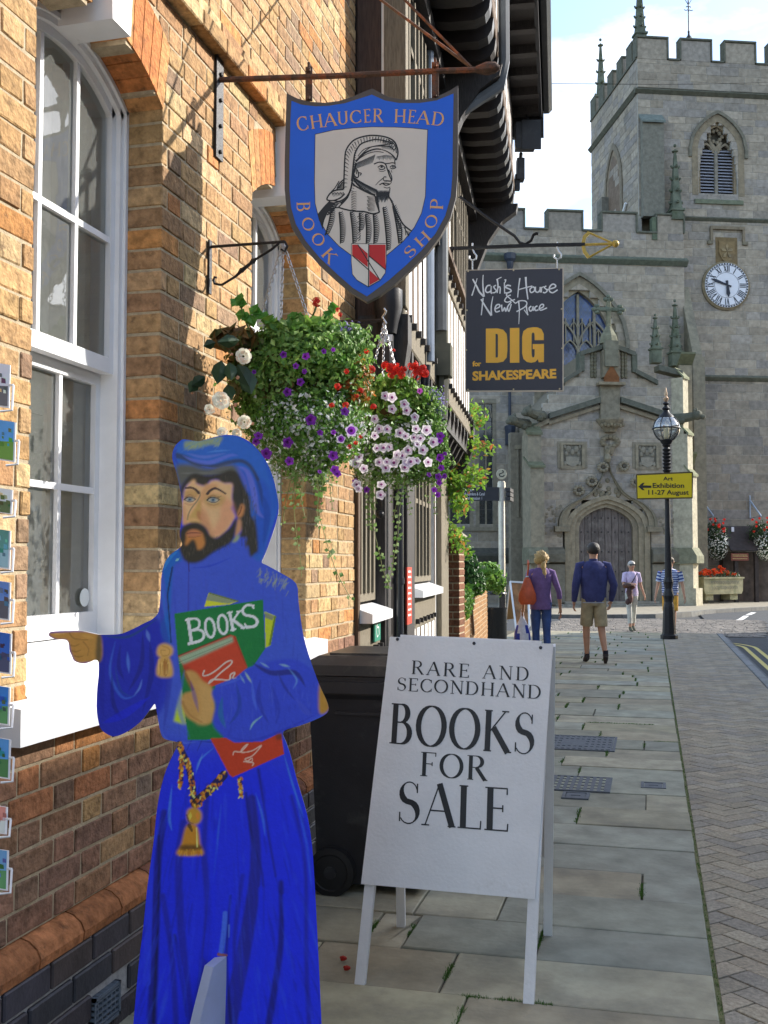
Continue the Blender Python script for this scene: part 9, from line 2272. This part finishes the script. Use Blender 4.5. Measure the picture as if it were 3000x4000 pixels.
 J=dict(pel=(0,0,.53),neck=(.0,.0,.83),head=(.0,.012,.915),shL=(-.095,0,.785),shR=(.095,0,.785),elL=(-.14,-.03,.65),elR=(.125,.03,.64),wrL=(-.185,-.03,.52),wrR=(.06,.12,.655),hipL=(-.045,0,.51),hipR=(.045,0,.51),knL=(-.035,-.02,.285),knR=(.055,.055,.295),anL=(-.05,-.10,.055),anR=(.045,.06,.045),toeL=(-.055,-.04,.012),toeR=(.045,.13,.02))
 r,g=person('grey-haired woman in lilac T-shirt and cream trousers walking towards the camera',base,ang+R(180)+R(6),H,J,dict(n='t_shirt',col=(.58,.48,.66),prof=[(-.12,.092,.070),(.05,.092,.072),(.3,.086,.066),(.55,.093,.072),(.78,.106,.066),(.93,.082,.05),(1.0,.045,.04)]),dict(n='cropped_trousers',col=(.50,.50,.44)),dict(col=(.55,.52,.47),fn=hairfn(full=.97,low=-.75)),sleeve='short',leg='capri',shoe=(.10,.10,.07),build=.95); SUNG(r,g('head'),H)
 B0=rootM(r); bg_=thing('jacket','brown jacket and bag carried over the arm of the woman in lilac','jacket',B0@(g('wrR')+Vector((.02,.0,-.12)))); bg_.rotation_euler=(0,0,ang+R(186)); rr=random.Random(4); m=MB()
 for (c,rad,t) in (((.02,0,.10),(.13,.08,.06),(.10,.06,.05)),((.08,.0,.08),(.08,.07,.05),(.16,.07,.04)),((.0,0,-.05),(.07,.05,.14),(.09,.05,.045)),((-.02,.0,-.20),(.06,.05,.12),(.12,.06,.05)),((.05,.01,-.28),(.05,.04,.07),(.08,.045,.04)),((-.08,0,.06),(.06,.05,.05),(.14,.06,.04))): m.ball(c,rad,10,8,t,fn=lambda d:1+.14*math.sin(8*d.x+6*d.z+3*d.y))
 m.build('folds',mat('brown_suede',(1,1,1),.8,noise=.3),bg_,world=False,smooth=60)
 m=MB(); a=g('shL')+Vector((.03*H,.06*H,.03*H)); m.tube([a,g('pel').lerp(g('neck'),.6)+Vector((0,.078*H,0)),g('pel').lerp(g('neck'),.2)+Vector((.07*H,.05*H,0))],.010,5,(.04,.03,.03)); m.build('shoulder_strap',MATS['cloth'],r,world=False)
 # 4: man in striped polo behind the lamp post
 base=at_d(2616,2205,23.0); base.z=-.09; H=1.74
 J=dict(pel=(0,0,.53),neck=(.0,.0,.83),head=(-.004,.012,.92),shL=(-.112,0,.785),shR=(.112,0,.785),elL=(-.150,.0,.63),elR=(.150,-.02,.63),wrL=(-.175,.02,.49),wrR=(.175,.03,.49),hipL=(-.045,0,.51),hipR=(.045,0,.51),knL=(-.045,.03,.285),knR=(.045,-.01,.285),anL=(-.045,.07,.05),anR=(.05,-.06,.045),toeL=(-.05,.14,.014),toeR=(.055,.02,.012))
 W_=(.55,.60,.72); Bl=(.045,.075,.26)
 sp=[(t,1,1) for t in ()]; pr=[(-.12,.098,.076),(.05,.102,.078),(.3,.10,.076),(.55,.108,.08),(.78,.118,.074),(.92,.10,.058),(1.0,.048,.042)]; P=[]
 for i in range(25):
  t=lerp(-.12,1.0,i/24); j=max(0,min(5,sum(1 for q in pr if q[0]<=t)-1)); f=(t-pr[j][0])/(pr[j+1][0]-pr[j][0]); P.append((t,lerp(pr[j][1],pr[j+1][1],f),lerp(pr[j][2],pr[j+1][2],f)))
 r,g=person('man in blue and white striped polo shirt and yellow shorts behind the lamp post',base,ang+R(180)-R(20),H,J,dict(n='polo_shirt',col=Bl,prof=P,collar=Bl),dict(n='shorts',col=(.65,.34,.05),w=1.05),dict(col=(.16,.11,.07),fn=hairfn(full=.97,low=-.8)),sleeve='short',leg='short',stripes=[Bl,W_]); SUNG(r,g('head'),H)
people()
# ================================================================ STREET FURNITURE
def furniture():
 # --- lamp post with yellow direction sign
 D=20.6; base=at_d(2614,2494,D); base.z=0; u=D/FPX; r=thing('street_lamp','black cast iron street lamp with clear globe and gilt finial, carrying a yellow sign','street lamp',base)
 zz=lambda py: at_d(2606,py,D).z
 m=MB(); m.lathe([(.165,0),(.165,.07),(.135,.09),(.13,.12),(.105,.62),(.085,.72),(.095,.78),(.11,.84),(.095,.90),(.075,.98),(.085,1.05),(.10,1.11),(.075,1.20)],base,8); m.build('base',M_IRON,r)
 m=MB(); z1=zz(1870); m.lathe([(.070,1.2),(.052,2.2),(.046,z1)],base,14); m.build('column',M_IRON,r,smooth=True)
 m=MB(); pr=[(.046,z1)]; z=z1; zt=zz(1748)
 n=9
 for k in range(n):
  a=lerp(z1,zt,k/n); pr+=[(.075,a+.01),(.085,a+.03),(.055,a+.05)]
 pr+=[(.05,zt),(.09,zt+.04),(.05,zt+.07),(.06,zt+.12)]; m.lathe(pr,base,12); m.build('collar',M_IRON,r,smooth=50)
 gc=at_d(2603,1674,D); gc=Vector((base.x,base.y,gc.z)); Rg=.262
 m=MB(); m.ball(gc,Rg,24,16); m.build('globe',glass('globe_glass',(.97,.96,.9),.30,.02,.1),r,smooth=True)
 m=MB(); m.tube([gc+Vector((Rg*1.02*math.cos(t),Rg*1.02*math.sin(t),0)) for t in [i*math.pi/12 for i in range(24)]],.016,6,closed=True)
 for a in (0,90,45,135):
  m.tube([gc+Vector((Rg*1.015*math.sin(t)*math.cos(R(a+20)),Rg*1.015*math.sin(t)*math.sin(R(a+20)),-Rg*1.015*math.cos(t))) for t in [i*2*math.pi/28 for i in range(28)]],.008,4,closed=True)
 m.lathe([(.06,-Rg-.08),(.12,-Rg-.0),(.13,-Rg+.03),(.10,-Rg+.05)],gc,12)
 m.build('globe_cage',M_IRON,r,smooth=50)
 m=MB(); m.lathe([(.045,-.22),(.05,-.1),(.055,0),(.03,.06)],gc,10); m.build('lamp_holder',mat('lamp_white',(.6,.55,.35),.4),r,smooth=True)
 m=MB(); zt=Rg; m.lathe([(.16,zt-.05),(.13,zt+.0),(.07,zt+.05),(.05,zt+.10),(.085,zt+.13),(.05,zt+.17),(.03,zt+.20),(.07,zt+.23),(.035,zt+.27)],gc,12); m.build('cap',M_IRON,r,smooth=50)
 m=MB(); m.lathe([(.02,zt+.27),(.045,zt+.31),(.05,zt+.34),(.02,zt+.38),(.03,zt+.42),(.008,zt+.55)],gc,8); m.build('finial',mat('dull_gilt',(.5,.33,.2),.4,metal=.4),r,smooth=True)
 s=thing('direction_sign','yellow arrow sign on the lamp post reading Art Exhibition 11-27 August','sign',at_d(2595,1948,D-.12)); P=lambda x,y,k=0.0: at_d(x,y,D-.12-k)
 pl=Plane(P(2487,1948),RT,(0,0,1)); q=lambda x,y: pl.uv(x,y)
 m=MB(); m.prism([P(2484,1855),P(2487,1951),P(2706,1947),P(2708,1846),P(2704,1842),P(2488,1851)],HF*.03,(.10,.07,.02)); m.build('back',M_PRINT,s)
 m=MB(); m.prism([P(2489,1857,.004),P(2491,1946,.004),P(2702,1942,.004),P(2702,1848,.004)],HF*.003,(.78,.56,.01)); m.build('yellow_face',M_PRINT,s)
 m=MB(); K=(.03,.025,.02)
 def T(t,x0,y0,x1,y1): a=q(x0,y0); b=q(x1,y1); font_text(m,pl,t,a[0],b[0],a[1],b[1],K,offset=.022,n0=.008)
 T('Art',2590,1877,2628,1862); T('Exhibition',2549,1906,2672,1887); T('11-27 August',2532,1938,2690,1914)
 pts=[(2493,1901),(2510,1886),(2518,1886),(2510,1896),(2544,1897),(2544,1906),(2510,1906),(2518,1915),(2510,1915)]; m.add([pl.pt(*q(*p),.008) for p in pts],[(0,1,2,3,4,5,6,7,8)],K); m.build('lettering',M_PRINT,s,fix=False)
 # --- litter bin
 D=19.7; c=at_d(1929,2510,D); c.z=0; r=thing('litter_bin','round black litter bin with open sides below its lid beside the garden wall','litter bin',c); zt=at_d(1929,2312,D).z; zo=at_d(1929,2372,D).z; Rb=.245
 GL=mat('gloss_black',(.014,.014,.016),.25,spec=.6)
 m=MB(); m.lathe([(Rb*.95,0),(Rb,.03),(Rb,zo-.04),(Rb*1.03,zo-.03),(Rb*1.03,zo)],c,24); m.build('body',GL,r,smooth=50)
 for k in range(4): a=R(45+90*k+10); m=MB(); m.obox(c+Vector((Rb*.93*math.cos(a),Rb*.93*math.sin(a),(zo+zt)/2)),Vector((math.cos(a),math.sin(a),0))*.03,Vector((-math.sin(a),math.cos(a),0))*.12,(0,0,zt-zo)); m.build('upright',GL,r)
 m=MB(); m.lathe([(Rb*1.03,zt-.05),(Rb*1.04,zt-.03),(Rb*.98,zt),(Rb*.7,zt+.025)],c,24); m.build('lid',GL,r,smooth=50)
 # --- small A-board beside the bin
 D=22.5; q=lambda x,y,k=0: at_d(x,y,D-k); r=thing('cafe_board','small white-framed folding board with brown poster beside the litter bin','advertising board',Vector((q(2020,2400).x,q(2020,2400).y,0)))
 m=MB(); A=[q(1993,2272),q(2062,2276),q(2068,2445,.4),q(2018,2470,.5)]
 for a,b in ((A[0],A[1]),(A[1],A[2]),(A[2],A[3]),(A[3],A[0])): m.tube([a,b],.028,4)
 m.build('frame',M_WHITE,r)
 m=MB(); m.prism(A,HF*.012,(.30,.14,.05)); ctr=(A[0]+A[1]+A[2]+A[3])/4; m.build('poster',mat('brown_poster',(1,1,1),.6,noise=.5,nscale=6),r)
 m=MB();
 for a,b in (((1993,2275),(1978,2430)),((2060,2278),(2040,2420))): m.tube([q(a[0],a[1]),at_d(b[0],b[1],D+.8)],.022,4)
 m.prism([q(1994,2285),at_d(1980,2420,D+.7),at_d(2035,2415,D+.7),q(2040,2285)],HF*.01,(.35,.2,.08)); m.build('rear_leg',M_WHITE,r)
 # --- fingerpost
 D=26; c=at_d(1962,2430,D); c.z=0; z=lambda py: at_d(1960,py,D).z; r=thing('finger_post','tall grey steel finger post with round swan badge and black direction blades','signpost',c)
 m=MB(); m.lathe([(.085,0),(.08,z(1880))],c,14); m.lathe([(.10,z(1905)),(.10,z(1885))],c,14); m.build('pole',mat('satin_steel',(.55,.53,.47),.35,metal=.5),r,smooth=50)
 m=MB(); cc=c+Vector((0,0,z(1852))); M90=Matrix.Rotation(YAW,3,'Z')@Matrix.Rotation(R(90),3,'X'); m.lathe([(.125,-.02),(.13,0),(.125,.02)],cc,24,(.45,.42,.30),M=M90); m.build('badge',M_PRINT,r)
 m=MB(); pl=Plane(cc-HF*.022,RT,(0,0,1)); A,B=ribbon2(catmull([(.07,-.03),(.03,-.06),(-.04,-.05),(-.05,.0),(.0,.02),(.04,.04),(.04,.075),(.01,.08)],5,False),.024); m.add([pl.pt(*p,.001) for p in A+B],[(i,i+1,len(A)+i+1,len(A)+i) for i in range(len(A)-1)],(.03,.03,.03)); m.build('swan_badge',M_PRINT,r,fix=False)
 pl=Plane(at_d(1740,1956,D-.1),RT,(0,0,1)); v0=pl.uv(1740,1956); w=pl.uv(1950,1956)[0]; hgt=pl.uv(1740,1903)[1]; m=MB(); m.prism([pl.pt(0,0),pl.pt(w,0),pl.pt(w,hgt),pl.pt(0,hgt)],HF*.04); m.build('direction_blade',mat('blade_black',(.03,.03,.035),.5),r)
 m=MB()
 for t,x0,x1,k in (('RSC Theatres',.23,.50,.70),('Bancroft Gardens & Canal',.23,.73,.39),('Tourist Information  i',.23,.68,.08)): font_text(m,pl,t,w*x0,w*x1,hgt*k,hgt*(k+.22),(.75,.75,.78),n0=.004)
 m.build('lettering',M_PRINT,r,fix=False)
 m=MB()
 for k in range(3): m.box(c.x+.10,c.x+.22,c.y-.02,c.y+.6,z(1955)+k*.11,z(1955)+k*.11+.09)
 m.build('edge_on_blades',mat('blade_black'),r)
 # --- overhead cable
 a=at_d(1745,320,9.0); b=at_d(3100,316,26); m=MB(); m.tube([a.lerp(b,t)-Vector((0,0,.05*math.sin(math.pi*t))) for t in [i/12 for i in range(13)]],.0035,4); o=m.build('overhead_cable',mat('matte_black_cable',(.004,.004,.004),.9,spec=0,noise=0),None,loc=a); tag(o,'thin black cable stretched across the street in front of the tower','cable')
 # --- wall signs on the timber house
 s0=hs(1466,.03); P=HM@Vector((.04,s0,1.05)); m=MB(); n=(HM.to_3x3()@Vector((1,0,0))); d=(HM.to_3x3()@Vector((0,1,0)))
 r=thing('access_sign','small green wheelchair access sign beside the door of the timber house','sign',P); m.obox(P,n*.012,d*.22,Vector((0,0,.17)),(.02,.22,.14)); m.build('plate',M_PRINT,r); m=MB(); Q=Plane(P+n*.0065,d,(0,0,1))
 st=[([(-.02,.06),(-.02,.0),(.03,.0),(.05,-.05)],[.014]*4),([(-.045,.02),(-.06,-.02),(-.03,-.06),(.01,-.05)],[.010]*4),([(-.025,.07),(-.015,.07)],[.02,.02])]; put_strokes(m,Q,st,lambda p:p,.001,(.8,.8,.8)); m.build('wheelchair_symbol',M_PRINT,r,fix=False)
 a=HM@Vector((.09,hs(1597,.09),1.22)); r=thing('red_banner','narrow red banner with white lettering hung on the front of the timber house','banner',a); m=MB(); m.obox(a+Vector((0,0,0)),n*.012,d*.24,Vector((0,0,.42)),(.55,.05,.025)); m.build('cloth',M_PRINT,r)
 m=MB(); rq=random.Random(3); Q=Plane(a+n*.0065,d,(0,0,1))
 for k in range(9): m.add([Q.pt(x,y,.001) for x,y in ((-.09,.17-k*.04),(.08,.17-k*.04),(.03+rq.random()*.05,.185-k*.04),(-.09,.185-k*.04))],[(0,1,2,3)],(.75,.7,.7))
 o=m.build('lettering',M_PRINT,r,fix=False); o['kind']='stuff'
 # --- fallen petals
 for (x,y) in ((1340,3752),(1354,3790)):
  p=on_z(x,y,.004); m=MB(); m.ball(p+Vector((0,0,.008)),(.014,.009,.008),7,5,(.45,.03,.02),fn=lambda d_:1+.25*math.sin(7*d_.x+5*d_.y)); o=m.build('fallen_petal',M_PETAL,None,loc=p); tag(o,'red fallen flower head on the flagstones, %s of the two by the robe'%('farther' if y<3770 else 'nearer'),'flower',group='fallen red flower heads')
 # --- postcard rack at the left edge
 D=2.35; top=at_d(5,1400,D); r=thing('postcard_rack','white wire postcard rack standing at the left edge of the picture','rack',Vector((top.x-.12,top.y,0)))
 cxr=top.x-.16; m=MB(); m.tube([(cxr,top.y,.02),(cxr,top.y,2.0)],.014,8); m.lathe([(.2,.0),(.2,.02),(.02,.04)],(cxr,top.y,0),16); m.build('pole',M_WHITE,r,smooth=50)
 cards=[(1412,1595,40,(.7,.72,.78),(.15,.15,.16)),(1636,1806,62,(.10,.35,.75),(.16,.34,.05)),(1900,2010,50,(.55,.6,.62),(.10,.16,.06)),(2060,2225,42,(.10,.30,.26),(.30,.5,.55)),(2262,2425,42,(.12,.25,.6),(.10,.10,.12)),(2462,2635,46,(.02,.12,.5),(.06,.07,.14)),(2672,2835,40,(.03,.2,.6),(.10,.3,.1)),(2876,3045,42,(.08,.3,.65),(.06,.2,.05)),(3140,3260,30,(.6,.25,.2),(.6,.65,.6)),(3310,3480,34,(.15,.35,.6),(.1,.3,.1))]
 names=['black and white street view','lawn and blue sky','grey monument','dark green map','blue evening scene','timber houses under blue sky','garden in bloom','river and trees','pink flower','sea shore']
 for i,(y0,y1,x1,c1,c2) in enumerate(cards):
  a=at_d(x1-90,y0,D); b=at_d(x1,y0+14,D); c_=at_d(x1-4,y1,D-.04); d_=at_d(x1-94,y1-14,D-.04)
  o=thing('postcard','postcard of %s in the wire rack, number %s from the top'%(names[i],('one','two','three','four','five','six','seven','eight','nine','ten')[i]),'postcard',(a+c_)/2,group='postcards in the wire rack')
  m=MB(); m.prism([a,b,c_,d_],HF*.003,(.8,.8,.8)); m.build('card',M_PRINT,o)
  m=MB(); e=-HF*.0015; L_=lambda p,q,t:p.lerp(q,t)
  m.add([L_(a,b,.04)+e,L_(a,b,.93)+e,L_(b,c_,.5)+(a-b)*.07+e,L_(a,d_,.55)+e],[(0,1,2,3)],c1); m.add([L_(a,d_,.55)+e,L_(b,c_,.5)+(a-b)*.07+e,L_(d_,c_,.93)+(a-d_)*.04+e,L_(d_,c_,.04)+(a-d_)*.04+e],[(0,1,2,3)],c2)
  e2=e*1.6; rq=random.Random(i)
  for k in range(7): t=rq.uniform(.35,.9); p=L_(a,b,t)+(d_-a)*rq.uniform(.25,.7)+e2; w=rq.uniform(.002,.006); m.add([p-RT*w-UP*w*2,p+RT*w-UP*w*2,p+RT*w*.7+UP*w*1.5,p-RT*w+UP*w*2],[(0,1,2,3)],tuple(v*rq.uniform(.4,1.3) for v in (c1 if k%2 else c2)))
  m.build('printed_view',M_PRINT,o,fix=False)
  m=MB(); w0=at_d(x1+12,(y0+y1)/2,D-.02); m.tube([Vector((cxr,top.y,w0.z)),w0-RT*.0,w0+Vector((0,0,-.001)),at_d(x1+6,y1+8,D-.05),at_d(x1-40,y1+12,D-.06)],.0028,5); m.build('wire_pocket',M_WHITE,r)
 # --- door mat of light by the bookshop: alarm box on pier of first window removed; small wall box beside the sill
furniture()
